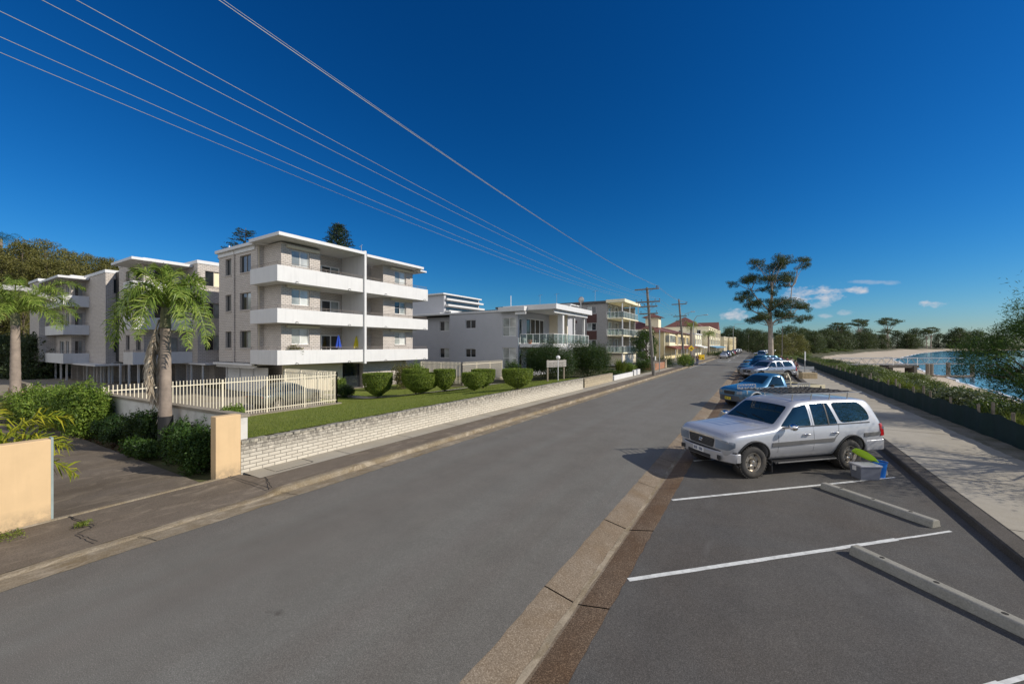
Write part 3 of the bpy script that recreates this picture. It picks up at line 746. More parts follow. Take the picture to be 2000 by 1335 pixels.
r.box(-37.15, -31.2, 14.75, 28.2, 10.56, 10.8); r.box(-46.2, -37.15, 21.1, 28.2, 10.56, 10.8); r.box(-31.2, -30.2, 14.9, 28.15, 10.55, 10.61)
r.build('roof', M_roofw, A, rel=True, bevel=.015)
r = MB(); r.box(-37.05, -31.3, 14.93, 15.0, 10.25, 10.56); r.build('fascia', M_roofw, A, rel=True)
for x, y, h in ((-33.2, 16.5, .4), (-30.0, 19.0, .45), (-32.0, 25.5, .5), (-36.2, 15.4, .45)): v = MB(); v.tube([(x, y, 10.7), (x, y, 10.8+h)], .05, 6); v.build('roof_vent', M_bwhite, A, rel=True)
v = MB(); v.tube([(-33, 25.5, 10.7), (-33, 25.5, 13.0)], .03, 5); v.tube([(-33.3, 25.5, 12.9), (-32.5, 25.2, 12.95)], .02, 4); v.build('aerial', M_metal, A, rel=True)
v = MB(); v.tube([(-34.35, 14.93, 1.9), (-34.35, 14.93, 10.5)], .045, 6); v.build('downpipe', M_brickA, A, rel=True)
v = MB(); v.tube([(-31.0, 15.1, 2.9), (-31.0, 15.1, 10.5)], .04, 6); v.build('downpipe', M_beige, A, rel=True)
# ground level
g = MB(); g.box(-36.9, -30.5, 16.6, 27.5, -.6, 1.9)
g.box(-30.5, -29.0, 22.6, 27.5, -.6, 1.9); g.build('ground_floor_wall', M_brickA, A, rel=True)
g = MB(); g.box(-37.1, -31, 14.6, 16.6, 1.75, 1.90); g.box(-37, -31, 14.8, 14.98, 1.55, 1.88); g.build('carport_beam', M_bwhite, A, rel=True)
g = MB(); g.box(-29.6, -29.45, 16.0, 20.9, -.4, 1.88); g.build('porch_screen', M_beige, A, rel=True)
for i, x in enumerate((-36.9, -34.8, -32.7)):
    d = MB(); 
    for q in range(9): d.box(x, x+1.95, 15.6, 15.63+.015*(q % 2), -.5+q*.23, -.5+q*.23+.222)
    d.build('garage_door', M_roller, A, rel=True)
    d = MB(); d.box(x-.14, x-.03, 15.5, 15.66, -.6, 1.75); d.build('post', M_bwhite, A, rel=True)
en = MB(); en.box(-29.42, -29.40, 20.95, 22.5, -.4, 1.7); en.build('entrance_door', M_glass, A, rel=True)
# name lettering on the screen (illegible blue letters in the photograph)
le = MB(); rr = random.Random(3); x = 17.4
for i in range(9):
    x += .2
    if i == 4: x += .15; continue
    for q in range(3):
        le.box(-29.45, -29.42, x+rr.choice((0, .05, .1)), x+.13, .95+q*.1+rr.uniform(-.02, .02), .98+q*.1)
    le.box(-29.45, -29.42, x, x+.03, .93, 1.22)
le.build('lettering', plain('blue_letters', (.03,.10,.25), .5), A, rel=True)

# ---- staggered blocks B and C
def stagger(label, sT, tT, dz, nblock, step=2.4, dF=2.9):
    """tower corner at (sT,tT)"""
    B = thing('apartment_block', label, 'apartment block', (sT-6, tT+5, -.7), group='staggered pale brick blocks of flats')
    w = MB(); sB = sT-step; tF = tT-dF; rec = nblock == 2
    wt_ = [z+dz for z in WT]; lv = [(a+dz, b+dz) for a, b in LV]
    z0, z1 = 1.95+dz, 10.6+dz
    hr = [(tT+.55, tT+1.95, z-1.45, z-.1) for z in wt_]
    holewall(w, '+s', sT, tT, tT+6, z0, z1, hr)
    holewall(w, '-t', tT, sB, sT, z0, z1, [])
    hb = [(tF+.24*dF, tF+.8*dF, lv[k][0]+.2, wt_[k]-.3) for k in range(3)]
    holewall(w, '+s', sB, tF, tT, z0, z1, hb)
    if rec: fl = [(sB-2.1, sB-.8, lv[k][0]+.2, wt_[k]-.3) for k in range(3)]+[(sB-4.6, sB-2.7, lv[k][0]+.2, wt_[k]-.3) for k in range(3)]
    else: fl = [(sB-4.4, sB-3.4, z-1.45, z-.1) for z in wt_]+[(sB-1.9, sB-.7, z-1.45, z-.1) for z in wt_]
    L_ = 6.2
    holewall(w, '-t', tF, sB-L_, sB, z0, z1, fl)
    if rec:
        w.add([(sB-L_, tF-1.2, z0), (sB-L_, tF, z0), (sB-L_, tF, z1), (sB-L_, tF-1.2, z1)], [(0,1,2,3)])
        holewall(w, '-t', tF-1.2, sB-L_-4.6, sB-L_, z0, z1, [])
    w.add([(sT, tT+6, z0), (sB-13, tT+6, z0), (sB-13, tT+6, z1), (sT, tT+6, z1)], [(0,1,2,3)])
    w.add([(sB-13, tT+6, z0), (sB-13, tF, z0), (sB-13, tF, z1), (sB-13, tT+6, z1)], [(0,1,2,3)])
    w.build('wall', M_brickA, B, rel=True)
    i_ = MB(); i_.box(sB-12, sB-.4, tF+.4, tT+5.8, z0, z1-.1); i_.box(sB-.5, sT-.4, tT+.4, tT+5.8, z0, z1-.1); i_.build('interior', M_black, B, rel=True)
    for k in range(3):
        window(B, '+s', sT, hr[k][0], hr[k][1], hr[k][2], hr[k][3], mats=[M_glass, [M_cglass, M_cglass, M_cream][k]], sill=M_brickA)
        door(B, '+s', sB, *hb[k], mats=[M_glass, M_cglass], panes=2)
        if rec:
            door(B, '-t', tF, *fl[k], mats=[M_glass, M_cglass], fm=M_wframe); door(B, '-t', tF, *fl[k+3], mats=[M_glass, M_glass], fm=M_wframe)
        else:
            window(B, '-t', tF, *fl[k], mats=[M_glass, M_glass], panes=2, sill=M_brickA); window(B, '-t', tF, *fl[k+3], mats=[M_glass, M_cglass], sill=M_brickA)
        b = MB(); parapet_L(b, sB+1.35, sB-.9 if not rec else sB-L_, tF-(1.05 if not rec else .8), tT, lv[k][0], lv[k][1])
        o = b.build('balcony', M_white, B, rel=True, bevel=.012)
        r = MB(); rail_mesh(r, [(sB-.9 if not rec else sB-L_, tF-(.97 if not rec else .72)), (sB+1.27, tF-(.97 if not rec else .72)), (sB+1.27, tT)], lv[k][1]); r.build('railing', M_rail, o, rel=True)
    r = MB(); r.box(sB-13.2, sT+.06, tT-.06, tT+6.2, z1, z1+.30); r.box(sB-(L_ if not rec else 1), sB, tF-.06, tT-.07, z1, z1+.24)
    if rec: r.box(sB-L_-4.7, sB-L_+.05, tF-1.3, tT-.07, z1-.02, z1+.26)
    r.box(sB-3.4 if not rec else sB-L_, sB+1.6, tF-1.2, tT-.065, z1-.28, z1-.06)
    r.build('roof', M_roofw, B, rel=True, bevel=.015)
    g = MB(); g.box(sB-12.5, sT-.6, tT+1.5, tT+5.5, -1.1, z0)
    for x in np.arange(sT-11, sT, 2.3): g.box(x, x+.12, tT-.2, tT+1.5, -1.1, z0-.15)
    g.build('carport_wall', M_brickA, B, rel=True)
    g = MB()
    for x in np.arange(sT-15, sT+2.5, 2.3): g.box(x, x+.1, tF-.12 if x < sB else tT-.1, (tF if x < sB else tT)+.02, -1.1, z0-.14)
    g.box(sB-12, sT+2.2, tF-.18 if rec else tT-.25, tT+1.4, z0-.15, z0-.02)
    g.build('carport_post', M_bwhite, B, rel=True)
    return B
stagger('middle stepped block of brick flats directly behind the shaggy palm', -41.5, 15.2, -.22, 1)
stagger('farthest-left stepped block of brick flats with three short white balconies', -52.7, 12.0, -.45, 2, 6.6, 1.0)

# ---- building 2: low grey-white two-storey flats
G = thing('low_flats', 'grey rendered two-storey flats with flat white roof, behind the oleanders', 'apartment building', (-30, 42, -.3))
w = MB(); hs_ = []
for zt, in ((6.25,), (2.9,)):
    hs_ += [(-29.2, -27.7, zt-1.05, zt-.05), (-33.9, -32.4, zt-1.2, zt), ]
bigw = [(-24.0, -22.25, 4.25, 6.25), (-24.0, -22.25, .7, 3.0)]
holewall(w, '-t', 37, -31.6, -22, -.5, 6.95, [h for h in hs_ if h[0] > -31]+bigw, .2)
holewall(w, '-t', 37.8, -46, -31.6, -.5, 6.75, [h for h in hs_ if h[0] < -31]+[(-39.5, -38, z-1.2, z) for z in (6.25, 2.9)])
w.add([(-31.6, 37, -.5), (-31.6, 37.8, -.5), (-31.6, 37.8, 6.95), (-31.6, 37, 6.95)], [(3,2,1,0)])
hd = [(37.3, 38.1, 3.45, 6.2), (38.9, 43.4, 3.45, 6.3), (37.3, 38.1, .1, 2.8), (38.9, 43.4, .1, 2.9)]
holewall(w, '+s', -22, 37, 52, -.5, 6.95, hd)
w.add([(-22, 52, -.5), (-46, 52, -.5), (-46, 52, 6.9), (-22, 52, 6.9)], [(0,1,2,3)])
w.build('wall', M_grey2, G, rel=True)
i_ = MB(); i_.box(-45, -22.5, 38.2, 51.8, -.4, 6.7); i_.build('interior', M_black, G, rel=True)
for h in hs_:
    f = 37 if h[0] > -31 else 37.8
    window(G, '-t', f, *h, d=.12, fm=M_wframe, panes=2, mats=[M_glass, M_cglass] if f > 37.5 else [M_glass])
for z in (6.25, 2.9): window(G, '-t', 37.8, -39.5, -38, z-1.2, z, d=.12, fm=M_wframe, panes=2, mats=[M_glass, M_cglass])
for h in bigw: window(G, '-t', 37, *h, d=.1, fm=M_wframe, mats=[M_cglass, M_bglass], mull=1)
for h in hd: door(G, '+s', -22, *h, fm=M_wframe, panes=1 if h[1]-h[0] < 1 else 4, mats=[M_glass], fw=.09)
r = MB(); r.box(-46.3, -24, 36.9, 52.3, 6.95, 7.15); r.box(-24, -17.5, 37.1, 47.5, 7.0, 7.55); r.box(-24.2, -20.9, 36.4, 37.08, 6.9, 7.4)
r.box(-31.7, -31.3, 36.9, 50, 7.15, 7.35)
r.build('roof', M_roofw, G, rel=True, bevel=.02)
r = MB(); r.box(-18.0, -17.9, 37.5, 47, 6.65, 6.98); r.box(-22.1, -20.8, 36.55, 36.7, 6.55, 6.8); r.build('fascia_board', M_roofw, G, rel=True)
r = MB(); r.box(-21.9, -17.9, 37.2, 47.4, 3.05, 3.42); r.build('balcony', M_white, G, rel=True)
ra = MB(); gl = MB()
for a, b in (((-21.9, 37.3), (-17.95, 37.3)), ((-17.95, 37.3), (-17.95, 47.4))):
    n = 5 if a[1] == b[1] else 9
    ra.tube([(a[0], a[1], 4.45), (b[0], b[1], 4.45)], .03, 5)
    for i in range(n+1):
        x = a[0]+(b[0]-a[0])*i/n; y = a[1]+(b[1]-a[1])*i/n; ra.box(x-.03, x+.03, y-.03, y+.03, 3.42, 4.45)
    if a[1] == b[1]: gl.box(a[0]+.05, b[0]-.05, 37.29, 37.31, 3.5, 4.4)
    else: gl.box(-17.96, -17.94, 37.4, 47.3, 3.5, 4.4)
ra.build('railing', M_wframe, G, rel=True); gl.build('balustrade_glass', M_rglass, G, rel=True)
for x, y in ((-18.4, 40.2), (-18.4, 43.8), (-18.4, 46.9)):
    c = MB(); c.box(x-.12, x+.12, y-.12, y+.12, 3.42, 7.0) if y > 41 else c.box(x-.3, x+.3, y-.2, y+.2, 3.42, 7.0); c.build('column', M_white, G, rel=True)
c = MB(); c.box(-22, -19.6, 44.6, 44.8, 3.42, 7.0); c.build('screen_wall', M_beige, G, rel=True)
c = MB(); c.tube([(-26, 42, 7.1), (-26, 42, 9.4)], .05, 6); c.build('vent_pipe', M_bwhite, G, rel=True)
c = MB(); c.lathe([(0, 0), (.25, .04), (.42, .14)], (-20.2, 50.5, 9.4), 'y', 14); c.tube([(-20.2, 50.5, 7.4), (-20.2, 50.5, 9.4)], .05, 5); c.build('satellite_dish', M_metal, G, rel=True)
c = MB(); c.box(-24, -20.8, 48.5, 51.5, 8.55, 8.7); c.box(-24, -23.85, 48.5, 48.65, 7.15, 8.55); c.box(-20.95, -20.8, 48.5, 48.65, 7.15, 8.55); c.build('roof_frame', M_roofw, G, rel=True)
c = MB(); c.box(-36, -21.5, 44, 51, 7.16, 8.0); c.build('upper_roof', M_darkroof, G, rel=True)
tb = thing('balcony_table', 'dark dining table and chairs on the low grey flats balcony', 'table', (-19.8, 39.2, 3.42))
m = MB(); m.box(-.6, .6, -.45, .45, .7, .75); m.build('tabletop', M_black, tb)
for x, y in ((-.5, -.35), (.5, -.35), (-.5, .35), (.5, .35)): m = MB(); m.box(x-.03, x+.03, y-.03, y+.03, 0, .7); m.build('leg', M_black, tb)
for x in (-1.0, 1.0):
    m = MB(); m.box(x-.25, x+.25, -.25, .25, .42, .46); m.box(x+(.2 if x > 0 else -.25), x+(.25 if x > 0 else -.2), -.25, .25, .46, .95)
    for a in (-.2, .2):
        for b in (-.2, .2): m.box(x+a-.02, x+a+.02, b-.02, b+.02, 0, .42)
    o = m.build('patio_chair', M_black); o.location = (-19.8, 39.2, 3.43); tag(o, 'dark chair on the %s side of the balcony dining table' % ('road' if x > 0 else 'house'), 'chair')

# ---- building 3: four-storey taupe block with glazed corner balconies
T = thing('taupe_flats', 'four-storey taupe brick flats with dark roof edge and stacked glass corner balconies', 'apartment building', (-30, 72, -.3))
w = MB(); hh = []
FL = [-.3, 1.95, 4.85, 7.75]
for k in range(1, 4):
    z = FL[k]
    for a, b in ((-25.2, -23.6), (-28.0, -27.3), (-30.0, -29.4), (-32.0, -31.3), (-34.8, -33.6), (-38.0, -36.6)): hh.append((a, b, z+1.0, z+2.25))
holewall(w, '-t', 66, -44, -21.6, -.5, 10.5, hh)
hf = [(66.6, 68.8, FL[k]+.15, FL[k]+2.5) for k in (1, 2, 3)]+[(70, 72.6, FL[k]+.15, FL[k]+2.5) for k in (1, 2, 3)]
holewall(w, '+s', -21.6, 66, 76, -.5, 10.5, hf)
w.add([(-21.6, 76, -.5), (-44, 76, -.5), (-44, 76, 10.5), (-21.6, 76, 10.5)], [(0,1,2,3)])
w.box(-21.5, -19.4, 75.2, 75.5, -.4, 10.3)
w.build('wall', M_greyb3, T, rel=True)
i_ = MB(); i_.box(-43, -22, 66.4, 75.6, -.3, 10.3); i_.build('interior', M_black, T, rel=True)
for h in hh: window(T, '-t', 66, *h, d=.1, fm=M_wframe, panes=2 if h[1]-h[0] > 1.2 else 1, mats=[M_cglass, M_glass] if h[1]-h[0] > 1.2 else [M_glass])
for h in hf: door(T, '+s', -21.6, *h, fm=M_wframe, panes=3, mats=[M_bglass, M_glass, M_cglass], fw=.08)
for k in (2, 3):
    p = MB(); p.box(-25.3, -23.5, 65.96, 66.0, FL[k]-.55, FL[k]+.95); p.build('spandrel', M_brown, T, rel=True)
    p = MB(); p.box(-28.8, -27.1, 65.96, 66.0, FL[k]-.55, FL[k]-.1); p.build('spandrel', M_brown, T, rel=True)
for k in (1, 2, 3):
    b = MB(); b.box(-21.55, -18.8, 65.6, 75.4, FL[k]-.05, FL[k]+.13); o = b.build('balcony', M_cream, T, rel=True)
    r = MB(); gl = MB()
    for a, c2 in (((-21.6, 65.7), (-18.9, 65.7)), ((-18.9, 65.7), (-18.9, 75.3))):
        r.tube([(a[0], a[1], FL[k]+1.15), (c2[0], c2[1], FL[k]+1.15)], .035, 5); n = 4 if a[1] == c2[1] else 10
        for i in range(n+1): x = a[0]+(c2[0]-a[0])*i/n; y = a[1]+(c2[1]-a[1])*i/n; r.box(x-.03, x+.03, y-.03, y+.03, FL[k]+.13, FL[k]+1.15)
    gl.box(-21.5, -19, 65.69, 65.71, FL[k]+.2, FL[k]+1.1); gl.box(-18.91, -18.89, 65.8, 75.2, FL[k]+.2, FL[k]+1.1)
    r.build('railing', M_wframe, o, rel=True); gl.build('balustrade_glass', M_rglass, o, rel=True)
c = MB(); c.box(-19.1, -18.95, 65.75, 65.9, -.3, 10.3); c.box(-19.1, -18.95, 70.2, 70.35, 2, 10.3); c.build('corner_post', M_bwhite, T, rel=True)
c = MB(); c.box(-21.5, -19.2, 66.2, 75.2, -.4, 1.7); c.build('undercroft_wall', M_beige, T, rel=True)
r = MB(); r.box(-44.3, -21.7, 65.7, 76.2, 10.5, 10.85); r.build('roof', M_darkroof, T, rel=True)
r = MB(); r.box(-21.68, -18.5, 65.4, 76.0, 10.45, 10.95); r.build('balcony_roof', M_cream, T, rel=True)
r = MB()
for x in (-24.5, -32, -35.5): r.tube([(x, 68, 10.8), (x, 68, 13.0)], .03, 4); r.tube([(x-.5, 68, 12.8), (x+.5, 68, 12.95)], .02, 4)
r.build('aerial', M_metal, T, rel=True)

# ---- generic building with framed windows (town row, far houses)
def simple(label, cat, s1, depth, t0, t1, z1, mat, name='shop_building', z0=-.2, rows=(), cols=4, side=True, roof=None, rh=2., rmat=None, fm=None, trim=None, awn=None, wgl=None, wfrac=.62):
    B = thing(name, label, cat, ((2*s1-depth)/2, (t0+t1)/2, z0))
    w = MB(); hs_ = []; cw = (t1-t0)/cols
    for (za, zb) in rows:
        for i in range(cols):
            c = t0+cw*(i+.5); hs_.append((c-cw*wfrac/2, c+cw*wfrac/2, za, zb))
    holewall(w, '+s', s1, t0, t1, z0, z1, hs_, .3)
    sd = []
    if side:
        for (za, zb) in rows:
            for i in range(3): c = s1-depth*(i+.5)/3; sd.append((c-.6, c+.6, za, zb))
    holewall(w, '-t', t0, s1-depth, s1, z0, z1, sd, .2)
    w.add([(s1, t1, z0), (s1-depth, t1, z0), (s1-depth, t1, z1), (s1, t1, z1)], [(0,1,2,3)])
    w.add([(s1-depth, t1, z0), (s1-depth, t0, z0), (s1-depth, t0, z1), (s1-depth, t1, z1)], [(0,1,2,3)])
    w.add([(s1-depth, t0, z1), (s1, t0, z1), (s1, t1, z1), (s1-depth, t1, z1)], [(0,1,2,3)])
    w.build('wall', mat, B, rel=True)
    k = 0
    for h in hs_: window(B, '+s', s1, *h, d=.2, fm=fm or M_wframe, panes=2, mats=[wgl or M_glass, [M_cglass, M_glass][k % 2]]); k += 1
    for h in sd: window(B, '-t', t0, *h, d=.12, fm=fm or M_wframe, panes=2)
    r = MB()
    if roof: hipped(r, s1-depth, s1, t0, t1, z1+.01, rh, .6, None if roof == 'hip' else roof); r.build('roof', rmat or M_redroof, B, rel=True)
    else: r.box(s1-depth-.2, s1+.3, t0-.2, t1+.2, z1+.01, z1+.35); r.build('roof', rmat or M_bwhite, B, rel=True)
    if trim:
        r = MB()
        for i in range(cols+1): y = t0+cw*i; r.box(s1+.003, s1+.22, y-.2, y+.2, z0, z1)
        for (za, zb) in rows: r.box(s1+.003, s1+.15, t0, t1, za-.35, za-.12)
        r.build('facade_trim', trim, B, rel=True)
    if awn:
        r = MB(); zb = awn[1]; r.add([(s1+.02, t0, zb+.5), (s1+2.6, t0, zb), (s1+2.6, t1, zb), (s1+.02, t1, zb+.5), (s1+.02, t0, zb+.4), (s1+2.6, t0, zb-.25), (s1+2.6, t1, zb-.25), (s1+.02, t1, zb+.4)],
              [(0,1,2,3), (7,6,5,4), (0,4,5,1), (1,5,6,2), (2,6,7,3), (3,7,4,0)]); r.build('awning', awn[0], B, rel=True)
        for y in np.linspace(t0+.3, t1-.3, cols+1):
            r = MB(); r.box(s1+2.4, s1+2.52, y-.06, y+.06, z0, zb-.2); r.build('awning_post', M_bwhite, B, rel=True)
    return B
M_awblue = plain('blue_awning', (.12,.28,.42), .7); M_awwhite = plain('white_awning', (.7,.7,.68), .7); M_awred = plain('tiled_awning', (.17,.05,.03), .8)
simple('low beige flat-roofed house with overhanging white fascia beyond the taupe flats', 'house', -19.5, 14, 83, 90, 6.2, M_greyb3, rows=((1, 2.4), (3.8, 5.2)), cols=2, name='flat_roofed_house', rmat=M_cream)
b1 = simple('red-tiled yellow cafe building with small roof turret, nearest of the shop row', 'shop building', -18, 16, 95, 112, 6.3, M_yellow, rows=((3.6, 5.6),), cols=2, roof='hip', rh=3.2, trim=M_cream, awn=(M_awred, 2.7), wfrac=.8)
m = MB(); m.box(-23, -20, 99, 102, 7.6, 10.0); m.build('turret', M_cream, b1, rel=True); m = MB(); hipped(m, -23, -20, 99, 102, 10.0, 1., .8); m.build('turret_roof', M_redroof, b1, rel=True)
m = MB(); m.box(-17.95, -16.9, 95.5, 103, 3.2, 5.9); m.build('bay_window', M_cream, b1, rel=True)
g_ = MB(); g_.box(-16.9, -16.86, 95.8, 102.7, 4.0, 5.6); g_.box(-17.8, -17.0, 95.46, 95.5, 4.0, 5.6); g_.build('bay_glass', M_cglass, b1, rel=True)
b2 = simple('yellow two-storey shop with low red roof and tiled street awning beside the turret cafe', 'shop building', -18, 16, 113, 134, 6.6, M_yellow, rows=((3.6, 5.6),), cols=3, roof='hip', rh=2.6, trim=M_cream, awn=(M_awred, 2.8), wfrac=.7)
simple('white low shop with wide white awning between the yellow shops and the cream three-storey hotel', 'shop', -16.5, 14, 135, 152, 6.8, M_cream, rows=((3.6, 5.4),), cols=3, awn=(M_awwhite, 2.8), trim=M_bwhite)
b3 = simple('cream three-storey hotel with framed verandas and blue awning', 'hotel', -14.5, 18, 154, 205, 9.6, M_cream, rows=((3.5, 5.6), (6.6, 8.8)), cols=7, trim=M_beige, awn=(M_awblue, 2.7), wfrac=.75, rmat=M_cream, name='hotel_building')
m = MB(); hipped(m, -30, -17, 158, 178, 10.0, 4.2, .4); m.build('upper_roof', M_redroof, b3, rel=True)
m = MB(); hipped(m, -22, -14.2, 188, 198, 9.95, 3.4, .2, 'x'); m.build('gable', M_redroof, b3, rel=True)
simple('cream shop building with a white gabled wing on the far end of the hotel', 'shop building', -13.2, 16, 208, 236, 7.2, M_cream, rows=((3.6, 6.0),), cols=4, trim=M_beige, wfrac=.7, rmat=M_beige)
simple('yellow ochre shop building fourth from the corner, flat roofed', 'shop building', -12.6, 16, 240, 272, 7.4, M_yellow, rows=((3.6, 6.0),), cols=4, trim=M_cream, wfrac=.7, rmat=M_beige)
simple('brown-sided cream shop house at the far end of the shop row', 'shop building', -12, 16, 276, 300, 8.2, M_beige, rows=((3.6, 5.0), (6, 7.4)), cols=3, trim=M_cream, wfrac=.5, rmat=M_cream)
simple('red-roofed house standing behind the turret cafe', 'house', -44, 16, 120, 150, 9.0, M_beige, rows=((4.6, 6.4),), cols=4, roof='hip', rh=3.6, name='roofed_house')
simple('grey-roofed house standing behind the cream hotel', 'house', -40, 14, 170, 200, 10.5, M_beige, rows=((6, 8),), cols=4, roof='hip', rh=3.2, rmat=M_darkroof, name='roofed_house')
simple('white low house with red roof seen past the utility poles', 'house', -30, 12, 92, 104, 7.2, M_white, rows=((3, 5),), cols=3, roof='hip', rh=2.4, name='roofed_house')
# fascia gable triangle filled by roof mesh

# ---- far hotel tower
X0, Y0 = at_d(868, 175)
TW = thing('hotel_tower', 'distant tall stepped tower with cream balconies and blue panels above the grey flats', 'tower block', (X0, Y0, -.3))
def tb_(x0, x1, y0, y1, z0, z1, name, mat, par=None):
    m = MB(); m.box(X0+x0, X0+x1, Y0+y0, Y0+y1, z0, z1); return m.build(name, mat, par or TW, rel=True)
tb_(-30, 0, -2, 24, -.3, 17.0, 'wall', M_grey2); tb_(-26, -1.5, 1, 20, 17.0, 26.0, 'upper_wall', M_grey2)
tb_(-27, -.8, .2, 21, 26.0, 26.6, 'roof', M_bwhite); tb_(-30, .6, -2.6, 24, 17.0, 17.4, 'terrace_slab', M_bwhite)
for k, z in enumerate(np.arange(2.0, 17, 3.0)):
    for j, (a, b) in enumerate(((-1.5, 5.5), (8, 14.5), (15, 21), (22.5, 28))):
        o = tb_(-.0, 2.0, a, b, z, z+.9, 'balcony', M_cream); tb_(.003, .05, a+.3, b-.3, z+.9, z+2.6, 'balcony_door', M_glass if (j+k) % 2 else M_brown)
    o = tb_(-9, -.5, -3.8, -2.02, z, z+.9, 'balcony', M_cream); tb_(-8, -1, -2.06, -2.01, z+.9, z+2.5, 'balcony_door', M_glass)
    o = tb_(-28, -20, -3.6, -2.02, z, z+.9, 'balcony', M_cglass); tb_(-17, -15.5, -2.06, -2.01, z+.9, z+2.0, 'window', M_glass); tb_(-13, -11.5, -2.06, -2.01, z+.9, z+2.0, 'window', M_glass)
for a, b in ((5.8, 7.8), (21.3, 22.4)): tb_(.0, 2.4, a, b, -.3, 17.2, 'stair_panel', plain('blue_panel', (.22,.28,.45), .5) if a < 6 else M_bwhite)
for z in (18.2, 20.9, 23.6):
    o = tb_(-1.5, 1.2-(z-18)*.25, 1.5, 21.5, z, z+.8, 'balcony', M_bwhite); tb_(-1.495, -1.4, 2, 19.5, z+.8, z+2.2, 'balcony_door', M_glass)
TW.scale = (1, 1.38, 1)
tb_(-.5, 1.5, 24, 31, -.3, 15.5, 'wing_wall', M_bwhite); tb_(-.5, 3.2, 27, 31, 10.5, 11.4, 'balcony', M_cream); tb_(-.5, 3.2, 30, 35, 7.2, 8.1, 'balcony', M_cream); tb_(-8, 1, 24, 33, -.3, 9.5, 'low_wall', M_cream)

# ---- eave of the house at the far left
E = thing('neighbour_house', 'corner of a pale eave poking in at the left edge above the slender palm', 'house', (-45, 3, -.4))
ex, ey = at_d(45, 22)
ro = MB(); ze = 6.25
pA = Vector((ex, ey)); dL = Vector((-.62, -.785)); dB = Vector((-.9, .3)).normalized()
P4 = [pA, pA+dL*9, pA+dL*9+dB*8, pA+dB*8]
ro.prism([(p.x, p.y) for p in P4][::-1] if (P4[1]-P4[0]).cross(P4[2]-P4[0]) < 0 else [(p.x, p.y) for p in P4], ze, ze+.28); ro.build('roof', M_soffit, E, rel=True)
Q = [p+(P4[2]-P4[0]).normalized()*1.4 for p in P4]; ro = MB(); cx = sum((p.x for p in P4))/4; cy = sum((p.y for p in P4))/4
Q = [((p.x-cx)*.55+cx-4.5, (p.y-cy)*.72+cy-3.2) for p in P4]
sgn = (P4[1]-P4[0]).cross(P4[2]-P4[0]) < 0
ro.prism(Q[::-1] if sgn else Q, -.4, ze-.01); ro.build('wall', M_beige, E, rel=True)
# ================================================================ VEHICLES
def eval_mesh(o):
    dg = bpy.context.evaluated_depsgraph_get(); dg.update(); return bpy.data.meshes.new_from_object(o.evaluated_get(dg))
def lofted(st, sub=2):
    """st rows: x, zbot, hw_bot, hw_mid, z_mid, hw_sh, z_sh, hw_top, z_top, crown"""
    v = []; f = []
    for (x, zb, wb, wm, zm, ws, zs, wt, zt, cr) in st:
        half = [(wb*.85, zb), (wb, zb+.06), (wm, zm), (wm*.5+ws*.5+.01, (zm+zs)/2), (ws, zs), (wt+.03, zt-.05), (wt-.05, zt), (wt*.5, zt+cr*.8)]
        ring = half+[(0, zt+cr)]+[(-a, b) for a, b in half[::-1]]+[(0, zb)]
        v += [(x, y, z) for y, z in ring]
    n = 18; m = len(st)
    for i in range(m-1):
        for k in range(n): f.append((i*n+k, i*n+(k+1)%n, (i+1)*n+(k+1)%n, (i+1)*n+k))
    f.append(tuple(range(n-1, -1, -1))); f.append(tuple((m-1)*n+k for k in range(n)))
    me = bpy.data.meshes.new('b'); me.from_pydata(v, [], f); me.update()
    bm = bmesh.new(); bm.from_mesh(me); bmesh.ops.recalc_face_normals(bm, faces=bm.faces)
    cl = bm.edges.layers.float.new('crease_edge') if sub else None
    bm.to_mesh(me); bm.free()
    o = bpy.data.objects.new('b', me); COL.objects.link(o)
    s = o.modifiers.new('s', 'SUBSURF'); s.levels = sub; s.render_levels = sub
    r = eval_mesh(o); bpy.data.objects.remove(o); return r
def cut_arches(me, wheels, r, mats, y0=.45, y1=1.3):
    o = bpy.data.objects.new('b', me); COL.objects.link(o)
    for m in mats: me.materials.append(m)
    cs = []
    for (x, z) in wheels:
        for sg in (1, -1):
            c = MB(); c.lathe([(0.0001, y0*sg), (r, y0*sg), (r, y1*sg), (.0001, y1*sg)], (x, 0, z), 'y', 40)
            co = c.build('c', M_black); bm = bmesh.new(); bm.from_mesh(co.data); bmesh.ops.remove_doubles(bm, verts=bm.verts, dist=1e-3); bmesh.ops.recalc_face_normals(bm, faces=bm.faces)
            for f in bm.faces: f.material_index = 1
            bm.to_mesh(co.data); bm.free(); co.data.materials.clear(); co.data.materials.append(mats[0]); co.data.materials.append(mats[1])
            b = o.modifiers.new('k', 'BOOLEAN'); b.operation = 'DIFFERENCE'; b.object = co; b.solver = 'EXACT'; cs.append(co)
    r_ = eval_mesh(o); bpy.data.objects.remove(o)
    for c in cs: bpy.data.objects.remove(c)
    r_.polygons.foreach_set('use_smooth', [True]*len(r_.polygons)); r_.set_sharp_from_angle(angle=R(38)); return r_
def rpoly(P, r=.05, n=5, dens=.12):
    out = []; k = len(P)
    for i in range(k):
        a = Vector(P[i-1]); b = Vector(P[i]); c = Vector(P[(i+1) % k])
        d1 = (a-b); d2 = (c-b); q = min(r, d1.length*.45, d2.length*.45); p1 = b+d1.normalized()*q; p2 = b+d2.normalized()*q
        for j in range(n): t = j/(n-1); out.append(p1*(1-t)**2+b*2*t*(1-t)+p2*t*t)
    res = []
    for i in range(len(out)):
        a = out[i]; b = out[(i+1) % len(out)]; L = (b-a).length; m = max(1, int(L/dens))
        for j in range(m): res.append(a+(b-a)*j/m)
    return res
